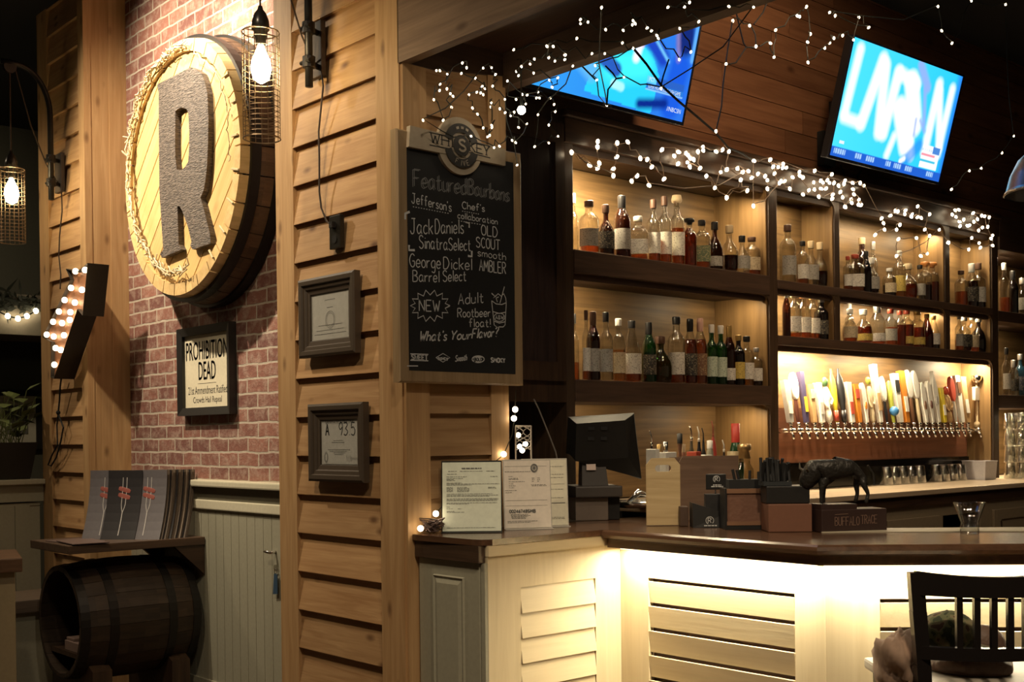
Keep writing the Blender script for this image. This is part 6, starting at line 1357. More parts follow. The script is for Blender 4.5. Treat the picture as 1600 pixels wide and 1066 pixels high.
mixer(1080, 665, 10, 'clear dropper bottle with red label and bent steel spout', 'pour', plain('smoky_glass', (.10, .085, .06), .2), CHROME, CAPM['red'])
mixer(1092, 667, 10, 'dark pourer bottle with pale spout, next to the dropper bottle', 'pour', plain('black_glass', (.02, .02, .025), .2), CAPM['white'])
mixer(1099, 669, 8, 'slim black bottle behind the pale spout', 'pour', BLACK, BLACK, None, 3.72)
mixer(1114, 658, 11, 'red squeeze bottle with long thin nozzle', 'squeeze', plain('squeeze_red', (.42, .06, .045), .4), plain('nozzle_red', (.36, .10, .07), .4), None, 3.70)
mixer(1109, 688, 11, 'clear jar with ivory lid in front of the red squeeze bottle', 'jar', plain('pale_jar', (.34, .32, .24), .25), CAPM['white'])
mixer(1131, 688, 8, 'small dark bottle with pale pourer near the green bottle', 'pour', DKB, CAPM['white'])
q = hit(1149, 662, 1, 3.68); s = depth_of(q)/FPX; h = q.z-CTZ
t = thing('juice_bottle', 'dark green bottle with bright red cap in a cream collar', 'bottle', (q.x, 3.68, CTZ+.0005), 0, 'mixers on the back counter')
mb = MB(); mb.lathe([(0, .001), (14*s, .002), (13*s, h*.45), (8*s, h*.68), (5.5*s, h*.78)], seg=18); link('glass', mb, plain('bottle_green', (.02, .075, .028), .2), t, True, True)
mb = MB(); mb.lathe([(6.5*s, h*.75), (6.8*s, h), (0, h)], seg=18, cap=False); link('cap', mb, plain('cap_bright_red', (.62, .07, .05), .4), t, True, True)
zc = hit(1149, 716, 1, 3.68).z-CTZ; zd = hit(1149, 706, 1, 3.68).z-CTZ
mb = MB(); mb.lathe([(13.2*s, zc-.02), (13.4*s, zd), (12.6*s, zd+.002)], seg=18, cap=False); link('collar', mb, plain('cream_collar', (.58, .48, .28), .5), t, True, True)
for px, pt, w_, c, lb in ((1020, 702, 9, 'white', 'small white cup beside the register'), (1041, 707, 26, 'white', 'long white tray of napkin packets beside the register'), (1084, 706, 12, 'red', 'little red and white packet box below the dropper bottle'), (1100, 711, 18, 'white', 'low white dish in front of the black bottles')):
    q = hit(px, pt, 1, 3.58); s = depth_of(q)/FPX
    t = thing('condiment_tray', lb, 'tray', (q.x, 3.58, CTZ+.0005), 0); mb = MB(); mb.rbox(-w_*s/2, w_*s/2, -.03, .03, 0, q.z-CTZ, .003); link('body', mb, CAPM[c], t, local=True)
# metal scoop tray seen under the register
t, s = frame_at('scoop_tray', 'shiny steel scoop tray behind the register stand', 'tray', 985, 757)
q = hitp(988, 755, (4.35, 3.3, 1), (FW.x, FW.y, 0)); q = hit(988, 752, 1, 3.60); t.location = (q.x+.07, 3.60, CTZ+.0005); WM[t] = Matrix.Translation(t.location)
mb = MB(); mb.lathe([(0, 0), (.10, .001), (.125, .03), (.128, .03), (.103, -.0+.004), (0, .006)], seg=24, cap=False, sx=1.2); link('pan', mb, CHROME, t, True, True)
mb = MB(); mb.tube([(-.08, 0, .01), (-.02, -.02, .07), (.03, 0, .05)], .015, 8, [.6, 1.2, .5]); link('scoop', mb, CHROME, t, True, True)

# ------------------------------------------------ beer taps
fa = [1218.3, 1231.5, 1243.3, 1257.3, 1269.5, 1281.5, 1296.3, 1307.3, 1318.9, 1332.3, 1342.7, 1354.3, 1365.2, 1375.6, 1388.3, 1398.3, 1407.8, 1419.4, 1429.1, 1438.3, 1448, 1459.6, 1468.8, 1476.7, 1486.5, 1495.6, 1506]
xa, xb = hit(1221, 673, 1, 3.97).x+.045, hit(1506, 673, 1, 3.97).x
TZ = hit(1360, 672, 1, 3.97).z
TAPC = {k: plain('tap_'+k, v, .35) for k, v in dict(white=(.74, .72, .66), grey=(.40, .39, .37), mahogany=(.10, .035, .025), navy=(.06, .05, .11), tan=(.48, .31, .15), green=(.06, .12, .05), yellow=(.70, .56, .05), black=(.02, .02, .022), red=(.50, .08, .05), orange=(.66, .24, .035), cream=(.62, .52, .34), lime=(.38, .42, .07), blue=(.06, .22, .50), brown=(.18, .09, .05)).items()}
TAPS = [('slab', 'grey', 'white', 600, 14), ('disc', 'mahogany', 'white', 588, 16), ('slab', 'navy', 'yellow', 587, 9), ('slab', 'tan', 'cream', 606, 10), ('slab', 'white', 'grey', 604, 12), ('figure', 'white', 'green', 590, 14), ('bottle', 'yellow', 'red', 583, 12), ('bottle', 'black', 'black', 582, 14), ('slab', 'white', 'red', 603, 12), ('slab', 'orange', 'red', 606, 11), ('paddle', 'white', 'orange', 604, 11), ('figure', 'cream', 'lime', 588, 11), ('slab', 'white', 'tan', 576, 11), ('disc', 'black', 'white', 594, 11), ('ball', 'lime', 'blue', 600, 11), ('slab', 'white', 'black', 590, 13), ('slab', 'orange', 'white', 586, 13), ('disc', 'brown', 'white', 584, 15), ('disc', 'cream', 'white', 585, 14), ('paddle', 'white', 'brown', 603, 12), ('paddle', 'white', 'mahogany', 601, 11), ('point', 'white', 'grey', 586, 13), ('slab', 'yellow', 'white', 612, 9), ('figure', 'tan', 'red', 606, 12), ('disc', 'white', 'red', 594, 13), ('slab', 'white', 'brown', 593, 12), ('slab', 'tan', 'white', 595, 14)]
HW = {'slab': 'slab', 'disc': 'round-headed', 'figure': 'figure-shaped', 'bottle': 'bottle-shaped', 'paddle': 'paddle', 'ball': 'ball-footed', 'point': 'pointed'}
def faucet_mesh():
    mb = MB(); mb.M = None
    mb.tube([(0, .06, 0), (0, -.02, 0)], .011, 10, [1.5, 1]); mb.ball((0, -.03, 0), .017, 10, 8); mb.tube([(0, -.03, -.005), (0, -.045, -.028), (0, -.05, -.05)], .009, 8, [1, 1, .8]); mb.tube([(0, -.03, .01), (0, -.028, .036)], .011, 10, [1.1, .7]); mb.lathe([(.013, .030), (.014, .034), (.014, .040), (.008, .046)], (0, -.028, 0), 12)
    return mb
fm = None
for i, ((kind, c1, c2, ptop, wpx)) in enumerate(TAPS):
    x = xa+(xb-xa)*i/26; y = 3.97; pbot = 664
    t = thing('beer_tap', f"{c1} {HW[kind]} beer tap handle with {c2} detail, {ORD[i+1]} tap from the first post", 'beer tap', (x, y, TZ), 0, 'row of beer taps on the board')
    if fm is None: o = link('faucet', faucet_mesh(), CHROME, t, True, True); fm = o.data
    else:
        o = bpy.data.objects.new('faucet', fm); COL.objects.link(o); o.parent = t; WM[o] = WM[t]
    s = depth_of((x, y, TZ))/FPX; h = (pbot-ptop)*s/.96; r = wpx*s/2*1.2
    R_ = Matrix.Translation((0, -.028, .046)) @ Matrix.Rotation(radians(-8), 4, 'X')
    def hm(mb): mb.M = R_; return mb
    M1, M2 = TAPC[c1], TAPC[c2]
    if kind == 'slab':
        mb = hm(MB()); mb.hexa([(-r*.62, -.012, 0), (r*.62, -.012, 0), (r*.62, .012, 0), (-r*.62, .012, 0)], [(-r, -.014, h), (r, -.014, h), (r, .014, h), (-r, .014, h)]); hd = link('handle', mb, M1, t, local=True)
        mb = hm(MB()); z0, z1 = (h*.62, h*.86) if i % 2 else (h*.2, h*.5); q0 = r*(.62+.38*z0/h)*.8; mb.box(-q0, q0, -.018, -.0135, z0, z1); link('emblem', mb, M2, hd, local=True)
    elif kind == 'disc':
        mb = hm(MB()); mb.lathe([(r*.3, 0), (r*.36, .01), (r*.5, h*.2), (r*.4, h*.45), (r*.3, h*.55)], seg=12, sy=.7); hd = link('handle', mb, M1, t, True, True, 40)
        mb = MB(); mb.M = R_ @ Matrix.Translation((0, 0, h*.72)) @ Matrix.Rotation(pi/2, 4, 'X'); mb.lathe([(0, -.012), (r*.95, -.012), (r*1.0, -.006), (r*1.0, .008), (r*.9, .012), (0, .012)], seg=22, cap=False, sy=h*.28/r); link('emblem', mb, M2, hd, local=True)
    elif kind == 'figure':
        mb = hm(MB()); mb.lathe([(r*.4, 0), (r*.8, .012), (r*.75, h*.2), (r*.5, h*.30), (r*.9, h*.45), (r*.95, h*.62), (r*.5, h*.72)], seg=14, sy=.7); mb.tube([(-r*.8, 0, h*.62), (-r*1.25, -.01, h*.4), (-r*.5, -.012, h*.3)], r*.28, 6); mb.tube([(r*.8, 0, h*.62), (r*1.25, -.01, h*.45), (r*.5, -.012, h*.36)], r*.28, 6); hd = link('handle', mb, M1, t, True, True, 50)
        mb = hm(MB()); mb.ball((0, 0, h*.83), r*.75, 12, 8, (1, .8, 1.3)); link('emblem', mb, M2, hd, True, True)
    elif kind == 'bottle':
        mb = hm(MB()); mb.lathe([(r*.4, 0), (r*.55, h*.06), (r*.55, h*.25), (r*.9, h*.42), (r, h*.62), (r*.8, h*.8), (r*.35, h*.9), (r*.3, h)], seg=14, sy=.7); hd = link('handle', mb, M1, t, True, True, 50)
        mb = hm(MB()); mb.lathe([(r*.62, h*.02), (r*.64, h*.22)], seg=14, sy=.72); link('emblem', mb, M2, hd, True, True)
    elif kind in ('paddle', 'point'):
        mb = hm(MB()); tip = [(r*.8, h*.84), (r*.45, h*.95), (0, h), (-r*.45, h*.95), (-r*.8, h*.84)] if kind == 'paddle' else [(r*.9, h*.66), (0, h), (-r*.9, h*.66)]
        mb.prism([(x_, -.012, z_) for x_, z_ in [(-r*.4, 0), (r*.4, 0), (r*.5, h*.2), (r*.95, h*.45)]+tip+[(-r*.95, h*.45), (-r*.5, h*.2)]], (0, .024, 0)); hd = link('handle', mb, M1, t, local=True)
        mb = hm(MB()); mb.M = R_ @ Matrix.Translation((0, -.0125, h*.42)) @ Matrix.Rotation(pi/2, 4, 'X'); mb.lathe([(0, 0), (r*.5, 0), (r*.45, .004), (0, .005)], seg=16, cap=False, sy=2.0); link('emblem', mb, M2, hd, local=True)
    else:
        mb = hm(MB()); mb.lathe([(r*.5, 0), (r*.7, h*.3), (r*.8, h*.6), (r*.7, h*.95), (0, h)], seg=14, sy=.7, cap=False); hd = link('handle', mb, M1, t, True, True, 50)
        mb = hm(MB()); mb.ball((0, -.012, h*.26), r*1.15, 14, 9); link('emblem', mb, M2, hd, True, True)
# tall tap with the white square
q = hit(1531, 672, 1, 3.93); s = depth_of(q)/FPX
t = thing('tower_tap', 'tall tap with silver cup finial and square white plate by the last post', 'beer tap', (q.x, 3.95, q.z))
mb = MB(); mb.tube([(0, .07, 0), (0, 0, 0)], .012, 10); mb.ball((0, -.01, 0), .02, 10, 8); mb.tube([(0, -.01, 0), (0, -.03, -.05)], .009, 8); mb.tube([(-.12, .0, .0), (0, 0, 0)], .013, 8, [.7, 1]); link('faucet', mb, CHROME, t, True, True)
mb = MB(); mb.lathe([(.014, .02), (.018, .03), (.018, .05), (.007, .06), (.007, 72*s)], seg=12); link('rod', mb, CAPM['cork'], t, True, True)
mb = MB(); mb.rbox(-10*s, 10*s, -.012, .012, 46*s, 67*s, .004); link('plate', mb, TAPC['white'], t, local=True)
mb = MB(); mb.lathe([(0, 73*s), (5*s, 74*s), (8*s, 79*s), (8.5*s, 84*s), (7*s, 85*s), (0, 83*s)], seg=20, cap=False); link('finial', mb, CHROME, t, True, True)
q2 = hit(1541, 672, 1, 3.96)
t = thing('copper_tap', 'copper-coloured tap column right against the last post', 'beer tap', (q2.x, 3.99, q2.z))
mb = MB(); mb.lathe([(.018, 0), (.022, .02), (.022, 55*s), (.014, 66*s)], seg=14); link('column', mb, plain('copper', (.50, .24, .09), .3, .7), t, True, True)
mb = MB(); mb.tube([(0, .05, 0), (0, -.03, 0), (0, -.045, -.07)], .011, 8); mb.ball((0, -.02, 0), .022, 10, 8); link('faucet', mb, IRON, t, True, True)

# ================================================================== TELEVISIONS
def screen_mat():
    m, nt, o = newmat('screen_picture'); e = N(nt, 'ShaderNodeEmission'); at = N(nt, 'ShaderNodeVertexColor', layer_name='picture'); nt.links.new(at.outputs[0], e.inputs[0]); e.inputs[1].default_value = 1.35; nt.links.new(e.outputs[0], o.inputs[0]); return m
SCR = screen_mat()
def sm(d, e): return max(0., min(1., .5-d/e))
def seg(u, v, a, b, w_, e=.05):
    ax, ay = a; bx, by = b; dx, dy = (bx-ax)*1.78, by-ay; px, py = (u-ax)*1.78, v-ay
    q = max(0, min(1, (px*dx+py*dy)/(dx*dx+dy*dy+1e-9))); return sm(hypot(px-q*dx, py-q*dy)-w_, e)
def inside(u, v, poly):
    c = False; j = len(poly)-1
    for i in range(len(poly)):
        (xi, yi), (xj, yj) = poly[i], poly[j]
        if (yi > v) != (yj > v) and u < (xj-xi)*(v-yi)/(yj-yi)+xi: c = not c
        j = i
    return c
def mixc(a, b, f): return tuple(x+(y-x)*f for x, y in zip(a, b))
def show_cyan(u, v):
    c = mixc((.06, .62, .90), (.02, .50, .85), u)
    if u > .94: c = mixc(c, (.02, .22, .78), min(1, (u-.94)/.05))
    wht = (1.0, 1.0, 1.0)
    for a, b, w_ in (((.07, .92), (.05, .38), .045), ((.05, .34), (.17, .33), .04), ((.27, .90), (.20, .33), .06), ((.30, .86), (.36, .30), .06), ((.42, .84), (.40, .30), .06), ((.44, .84), (.60, .80), .05), ((.50, .55), (.62, .25), .10), ((.55, .80), (.66, .45), .10), ((.62, .40), (.68, .18), .05), ((.80, .86), (.80, .24), .05), ((.82, .80), (.93, .30), .04), ((.93, .86), (.93, .25), .04), ((.5, .3), (.47, .12), .03)):
        c = mixc(c, wht, seg(u, v, a, b, w_, .07))
    for a, b, w_ in (((.60, .97), (.70, .80), .05), ((.68, .78), (.74, .48), .025), ((.66, .50), (.67, .36), .02), ((.70, .5), (.76, .42), .02)): c = mixc(c, (.25, .36, .72), .9*seg(u, v, a, b, w_, .04))
    c = mixc(c, (.02, .24, .70), seg(u, v, (.62, .08), (.74, .28), .06, .05)*.8)
    c = mixc(c, (.95, 1, 1), seg(u, v, (.60, .10), (.63, .13), .02, .03))
    if v < .085: c = (.015, .10, .52)
    if .03 < v < .068 and (.03 < u < .12 or .2 < u < .26 or .30 < u < .37 or .48 < u < .52 or .55 < u < .62 or .66 < u < .72 or .86 < u < .93): c = (.35, .55, .85) if int(u*160) % 3 else (.05, .15, .5)
    if .78 < u < .945 and .09 < v < .31:
        c = (.80, .86, .92)
        if .88 < u and v > .24: c = (.06, .2, .55)
        if .20 < v < .225 and u < .91: c = (.85, .25, .3)
        if .15 < v < .175 and u < .92: c = (.05, .45, .62)
        if .245 < v < .275 and u < .87 and int(u*220) % 2: c = (.5, .6, .7)
    return c
def show_blue(u, v):
    c = mixc((.03, .30, .75), (.02, .14, .66), u)
    if inside(u, v, [(.35, .05), (.78, .0), (.80, .30), (.72, .48), (.55, .52), (.40, .38)]): c = (.02, .52, .80)
    c = mixc(c, (.05, .75, .85), seg(u, v, (.50, .28), (.68, .36), .12, .12))
    c = mixc(c, (.85, .80, .95), seg(u, v, (.63, .40), (.65, .60), .035, .04)); c = mixc(c, (.95, .45, .5), .6*seg(u, v, (.66, .5), (.67, .58), .01, .03))
    c = mixc(c, (.01, .05, .45), seg(u, v, (.66, .62), (.80, .46), .07, .05)); c = mixc(c, (.15, .5, .85), seg(u, v, (.72, .60), (.84, .44), .012, .02))
    c = mixc(c, (.01, .09, .62), seg(u, v, (.90, .10), (.92, .42), .11, .06)); c = mixc(c, (.006, .02, .16), seg(u, v, (.93, .62), (.92, .72), .10, .06)); c = mixc(c, (.25, .20, .45), .8*seg(u, v, (.86, .74), (.90, .48), .02, .04))
    c = mixc(c, (.003, .02, .22), seg(u, v, (.70, .06), (.86, .11), .04, .05)); c = mixc(c, (.1, .35, .8), seg(u, v, (.99, .5), (.99, 1), .02, .02))
    c = mixc(c, (.02, .09, .42), seg(u, v, (.42, .34), (.52, .27), .06, .03)); c = mixc(c, (.35, .75, .85), seg(u, v, (.52, .16), (.57, .15), .035, .02))
    c = mixc(c, (.1, .40, .75), seg(u, v, (.30, .28), (.38, .2), .07, .06))
    if .72 < u < .97 and .185 < v < .30:
        c = (.02, .10, .45)
        if v < .235: c = (.02, .16, .55)
        if v < .193 or .235 < v < .243 or v > .292: c = (.25, .5, .8)
    if .72 < u < .785 and .243 < v < .30: c = (.12, .55, .78)
    return c
def tv(X, Y, Z, W_, tilt, yaw, label, show, logo, cordpx):
    h = W_*9/16; T = Matrix.Translation((X, Y, Z)) @ Matrix.Rotation(yaw, 4, 'Z') @ Matrix.Rotation(tilt, 4, 'X')
    t = thing('television', label, 'television', (X, Y, Z), 0); t.matrix_world = T; t.rotation_mode = 'XYZ'; WM[t] = T
    mb = MB(); mb.rbox(-W_/2, W_/2, .004, .05, 0, h, .004); link('housing', mb, plain('tv_black', (.012, .012, .014), .35), t, local=True)
    mb = MB(); mb.rbox(-.2, .2, .0505, .10, h*.2, h*.7, .01); link('mount_box', mb, BLACK, t, local=True)
    mb = MB(); b = .010
    for a, c, d, e in ((-W_/2, W_/2, 0, b*1.5), (-W_/2, W_/2, h-b, h), (-W_/2, -W_/2+b, b*1.5, h-b), (W_/2-b, W_/2, b*1.5, h-b)): mb.box(a, c, -.004, .0035, d, e)
    link('bezel', mb, plain('tv_bezel', (.012, .016, .03), .25), t, local=True)
    nx, nz = 160, 90; mb = MB(); vs = [[mb.v((-W_/2+b+(W_-2*b)*i/nx, 0, b*1.5+(h-2.5*b)*j/nz)) for i in range(nx+1)] for j in range(nz+1)]
    for j in range(nz):
        for i in range(nx): mb.f((vs[j][i], vs[j][i+1], vs[j+1][i+1], vs[j+1][i]))
    o = link('screen', mb, SCR, t, local=True); ca = o.data.color_attributes.new('picture', 'FLOAT_COLOR', 'POINT')
    k = 0
    for j in range(nz+1):
        for i in range(nx+1): ca.data[k].color = (*show(i/nx, j/nz), 1); k += 1
    mb = MB(); logo(mb, lambda u, v: Vector((-W_/2+b+(W_-2*b)*u, -.0005, b*1.5+(h-2.5*b)*v)), W_, h); link('caption', mb, emit('caption_white', (.85, .95, 1), 1.0), o, local=True)
    mb = MB(); mb.rbox(-.03, .03, -.006, -.0045, .003, .011, .0004); link('badge', mb, CHROME, t, local=True)
    # wall arm behind, reaching the plank wall
    mb = MB(); yb = 3.95; c = T @ Vector((0, .10, h*.45)); mb.box(c.x-.12, c.x+.12, yb-.03, yb-.001, c.z-.14, c.z+.14); mb.tube([c, (c.x, yb-.03, c.z)], .028, 8); link('wall_arm', mb, BLACK, t)
    if cordpx:
        mb = MB()
        for cp_ in cordpx: mb.tube([hit(x, y, 1, 3.92) for x, y in cp_], .005, 6)
        link('cord', mb, MATTE, t)
    return t
NYY = (0, -1, 0)
def logo_cyan(mb, at, W_, h):
    mb.ribbon([at(.055, .13), at(.095, .13)], h*.026, NYY)
def logo_blue(mb, at, W_, h):
    typ(mb, 'SUPER HIGH ROLLER CASH GAME', at(.735, .2), Vector((W_*.215, 0, 0)), Vector((0, 0, h*.03)), NYY); typ(mb, 'PCT', at(.735, .255), Vector((W_*.035, 0, 0)), Vector((0, 0, h*.03)), NYY)
    typ(mb, '//NBCSN', at(.88, .06), Vector((W_*.095, 0, 0)), Vector((0, 0, h*.035)), NYY)
tv(6.13, 3.65, 2.951, 1.145, .265, -.02, 'tilted television showing a cyan basketball broadcast, beyond the first set', show_cyan, logo_cyan, [[(1313, 258), (1318, 268), (1320, 285), (1319, 300)], [(1346, 266), (1340, 275), (1339, 290), (1340, 305)]])
tv(3.815, 3.65, 2.915, 1.03, .265, -.01, 'tilted television showing a blue poker table, partly cut off by the beam', show_blue, logo_blue, None)
# small black device on the wall under the second set
a, b = hit(1281, 232, 1, 3.93), hit(1296, 262, 1, 3.93)
t = thing('media_box', 'small black media box on the plank wall beside the cyan television', 'box', ((a.x+b.x)/2, 3.93, b.z)); mb = MB(); mb.rbox(a.x, b.x+.02, 3.90, 3.949, b.z, a.z+.10, .003); link('body', mb, MATTE, t)

# ================================================================== FAIRY LIGHTS
def string(label, pts, rad, bm, wm, wr_=.0028, droop=.02, jig=0., name='string_lights'):
    pts = [Vector(p) for p in pts]; c = sum(pts, Vector())/len(pts)
    t = thing(name, label, 'string lights', c)
    left = pts[1:]; path = [pts[0]]
    while left:
        k = min(range(len(left)), key=lambda i: (left[i]-path[-1]).length); path.append(left.pop(k))
    mb = MB(); seg_ = [path[0]]
    for a, b in zip(path, path[1:]):
        d = (b-a).length
        if d > 5:
            if len(seg_) > 1: mb.tube(seg_, wr_, 4)
            seg_ = [b]; continue
        for k in (.33, .67): seg_.append(a.lerp(b, k)+Vector((random.gauss(0, .008), random.gauss(0, .006), -droop*d*3+random.gauss(0, .01)+.012)))
        seg_.append(b+Vector((0, 0, rad*1.3)))
    if len(seg_) > 1: mb.tube(seg_, wr_, 4)
    link('wire', mb, wm, t)
    proto = None
    for p in path:
        if proto is None:
            mb = MB(); mb.lathe([(0, -rad*1.5), (rad*.55, -rad*1.2), (rad, -rad*.3), (rad*.9, rad*.6), (rad*.45, rad*1.2)], seg=8, cap=False); o = link('bulb', mb, bm, t, True, True); proto = o.data
            o.location = p-c
        else:
            o = bpy.data.objects.new('bulb', proto); COL.objects.link(o); o.parent = t; o.location = p-c
        o.rotation_euler = (random.uniform(-.9, .9), random.uniform(-.9, .9), 0)
        mb = None
    return t
random.seed(31)
def zo(lst, s, ox, oy): return [(ox+x*s, oy+y*s) for x, y in lst]
S1 = zo([(275, 490), (298, 490), (350, 515), (300, 585), (297, 628), (348, 617), (372, 650), (390, 668), (257, 692), (380, 745), (322, 835), (182, 835), (455, 437), (485, 470), (448, 510), (545, 542), (598, 472), (658, 470), (685, 517), (593, 600), (612, 615), (555, 640), (582, 645), (600, 657), (500, 658), (525, 750), (560, 792), (665, 598), (655, 715), (652, 742), (715, 755), (752, 782), (790, 805), (815, 778), (750, 690), (600, 888), (658, 870), (660, 885), (515, 945), (630, 950), (645, 940), (675, 1025), (712, 1015), (800, 975), (825, 990), (845, 885), (902, 860)], .2251, 620, 0)+[(808, 258)]
S2 = zo([(812, 345), (865, 462), (925, 445), (955, 410), (830, 495), (845, 525), (768, 562), (950, 507), (1040, 320), (1085, 322), (1055, 400), (1098, 425), (1172, 380), (1168, 412), (1222, 458), (1060, 557), (1118, 540), (1078, 605), (980, 640), (970, 680), (990, 680), (1068, 680), (1092, 725), (1100, 775), (980, 797), (1055, 868), (1118, 945), (1055, 993), (957, 1018), (905, 660), (870, 655), (895, 722), (828, 690)], .2251, 620, 0)
S3 = zo([(428, 122), (428, 148), (475, 138), (560, 47), (585, 185), (405, 240), (695, 190), (757, 130), (770, 148), (752, 155), (845, 175), (872, 193), (905, 222), (915, 240), (690, 268), (757, 302), (1048, 178), (975, 45), (1078, 45), (1110, 15), (1168, 135), (1118, 325), (1045, 372), (700, 483), (530, 500), (520, 410), (932, 553), (592, 660), (500, 335), (580, 335), (330, 345), (330, 372), (268, 382), (228, 362), (220, 290), (258, 290), (1355, 40), (1510, 45)], .25, 800, 0)
S4 = zo([(1275, 820), (1380, 130), (1485, 160), (1525, 290), (1338, 400)], .25, 800, 0)+zo([(240, 42), (182, 98), (198, 104), (48, 188), (15, 270), (38, 357), (265, 213), (247, 263), (355, 300), (385, 270), (412, 238), (467, 222), (250, 390), (385, 78), (420, 98), (568, 108), (630, 172), (535, 250), (1062, 40), (1270, 5), (1485, 28), (1085, 192), (1150, 270), (1535, 850), (1462, 955)], .25, 1200, 0)+zo([(235, 368), (153, 385), (30, 515)], .2251, 1480, 180)
def on_soffit(p):
    q = hit(p[0], p[1], 2, 2.865)
    if q.y > 3.50 or p[1] > 190: return hit(p[0], p[1], 1, 3.52)
    if q.x > 3.24: return hit(p[0], p[1], 0, 3.235)
    if q.x < 2.76: return hit(p[0], p[1], 0, 2.80)
    return q
string('net of small fairy bulbs hanging under the beam in front of the chalkboard top', [on_soffit(p) for p in S1], .0040, FBS, WIRE, .0025)
string('loose fairy bulbs between the chalkboard and the dark cabinet under the beam', [on_soffit(p) for p in S2], .0040, FBS, WIRE, .0025)
string('fairy bulbs strung along the beam across the poker television', [on_soffit(p) for p in S3], .0040, FBS, WIRE, .0025)
string('sparse fairy bulbs drooping from the ceiling around the two televisions', [hit(p[0], p[1], 1, 3.28) for p in S4], .0060, FBS, WIRE, .003)
# one bright globe among them and the long swag wire
p = hit(620+865*.2251, 765*.2251, 1, 3.45)
t = thing('globe_light', 'single brighter round bulb among the fairy lights near the cabinet top', 'bulb', p); mb = MB(); mb.ball(p, .017, 12, 8); link('bulb', mb, emit('bright_globe', (1, .85, .62), 30), t, True); mb = MB(); mb.tube([p+UZ*.015, p+UZ*.05], .008, 6); mb.tube([p+UZ*.05, p+UZ*.2, Vector((p.x-.02, p.y, 2.93))], .0025, 4); link('socket', mb, WIRE, t)
t = thing('swag_wire', 'long dark twisted light wire swagged across the poker television', 'wire', hit(1080, 160, 1, 3.3))
mb = MB(); mb.tube([hit(x, y, 1, yy) for x, y, yy in ((990, 76, 3.3), (1010, 100, 3.3), (1033, 133, 3.3), (1060, 158, 3.32), (1090, 183, 3.4), (1118, 207, 3.5), (1138, 231, 3.62), (1160, 240, 3.72), (1175, 250, 3.80))], .0055, 6); link('wire', mb, MATTE, t)
for pl in (((1150, 18), (1155, 40), (1162, 68), (1166, 74)), ((1166, 74), (1180, 74)), ((1166, 74), (1150, 98), (1135, 101)), ((1200, 0), (1192, 20), (1178, 38)), ((1045, 93), (1036, 120), (1033, 133)), ((946, 103), (958, 115), (963, 123), (950, 140), (948, 165)), ((909, 103), (922, 116), (930, 124)), ((963, 123), (975, 121))):
    mb = MB(); mb.tube([hit(x, y, 1, 3.29) for x, y in pl], .0035, 5); link('branch_wire', mb, MATTE, t)
yG = YB-.035
G1 = zo([(240, 5), (238, 42), (375, 15), (447, 8), (685, 62), (183, 170), (250, 155), (240, 190), (348, 195), (348, 243), (372, 112), (535, 122), (583, 130), (615, 182), (513, 243), (475, 280), (595, 310), (700, 265), (770, 105), (800, 78), (797, 160), (865, 100), (862, 150), (878, 180), (950, 190), (935, 75), (968, 45), (970, 65), (993, 245), (1052, 327), (1060, 75), (1105, 62), (1150, 75), (1135, 200), (1093, 218), (1133, 393), (1208, 190), (1245, 215), (1283, 208), (1232, 270), (58, 80), (905, 130), (880, 120), (850, 85)], 1/4.44, 880, 220)
G2 = zo([(40, 775), (268, 695), (335, 865), (340, 365), (523, 352), (555, 430), (610, 435), (665, 400), (700, 440), (660, 440), (570, 505), (465, 535), (490, 580), (490, 675), (318, 553), (385, 510), (195, 577), (280, 480), (220, 490), (157, 448), (40, 460), (645, 590), (625, 610), (680, 590), (770, 547), (845, 490), (850, 530), (885, 550), (740, 675), (1015, 475), (1205, 515), (1003, 605), (1080, 585), (1105, 605), (1155, 580), (1180, 610), (1230, 610), (950, 690), (1010, 680), (1085, 675), (1140, 672), (885, 738), (1060, 762), (1215, 740), (1210, 785)], 1/7.1, 1130, 200)
G3 = zo([(1280, 640), (1340, 620), (1435, 610), (1520, 610), (1440, 680), (1300, 710), (1450, 737), (1325, 770), (1420, 790), (1425, 830), (1505, 800), (1530, 855), (1355, 880), (1350, 585), (1560, 640), (1500, 850)], 1/7.1, 1130, 200)+zo([(480, 10), (580, 2), (710, 85), (722, 115), (728, 155), (765, 68), (795, 38), (812, 42), (860, 35), (855, 58), (900, 60), (895, 75), (935, 10), (935, 78), (957, 82), (825, 125), (803, 155), (670, 188), (815, 215), (980, 155), (1010, 60), (1010, 195), (928, 208), (955, 320), (995, 305), (1070, 155), (1125, 235), (803, 320)], .25, 1200, 320)
G4 = zo([(55, 660), (80, 657), (180, 680), (240, 697), (260, 702), (292, 710), (210, 722), (115, 725), (85, 740), (185, 740), (155, 765), (140, 768), (90, 770), (245, 780), (282, 775), (218, 800), (170, 852), (222, 888), (230, 920), (150, 932), (315, 835), (305, 857), (315, 905), (10, 885), (35, 690), (60, 705)], .2251, 1480, 180)
GAR = 'fairy light garland along the shelving top'
for lb, g in (('dense fairy bulb garland along the shelving top over the upper long shelf', G1), ('dense fairy bulb garland on the shelving top around the first post', G2), ('fairy bulb garland clustered over the wide upper bay', G3), ('short cluster of fairy bulbs at the far end of the shelving top', G4)):
    string(lb, [hit(x, y, 1, yG-random.uniform(0, .05)) for x, y in g], .0086, FB, WIREP, .0028)

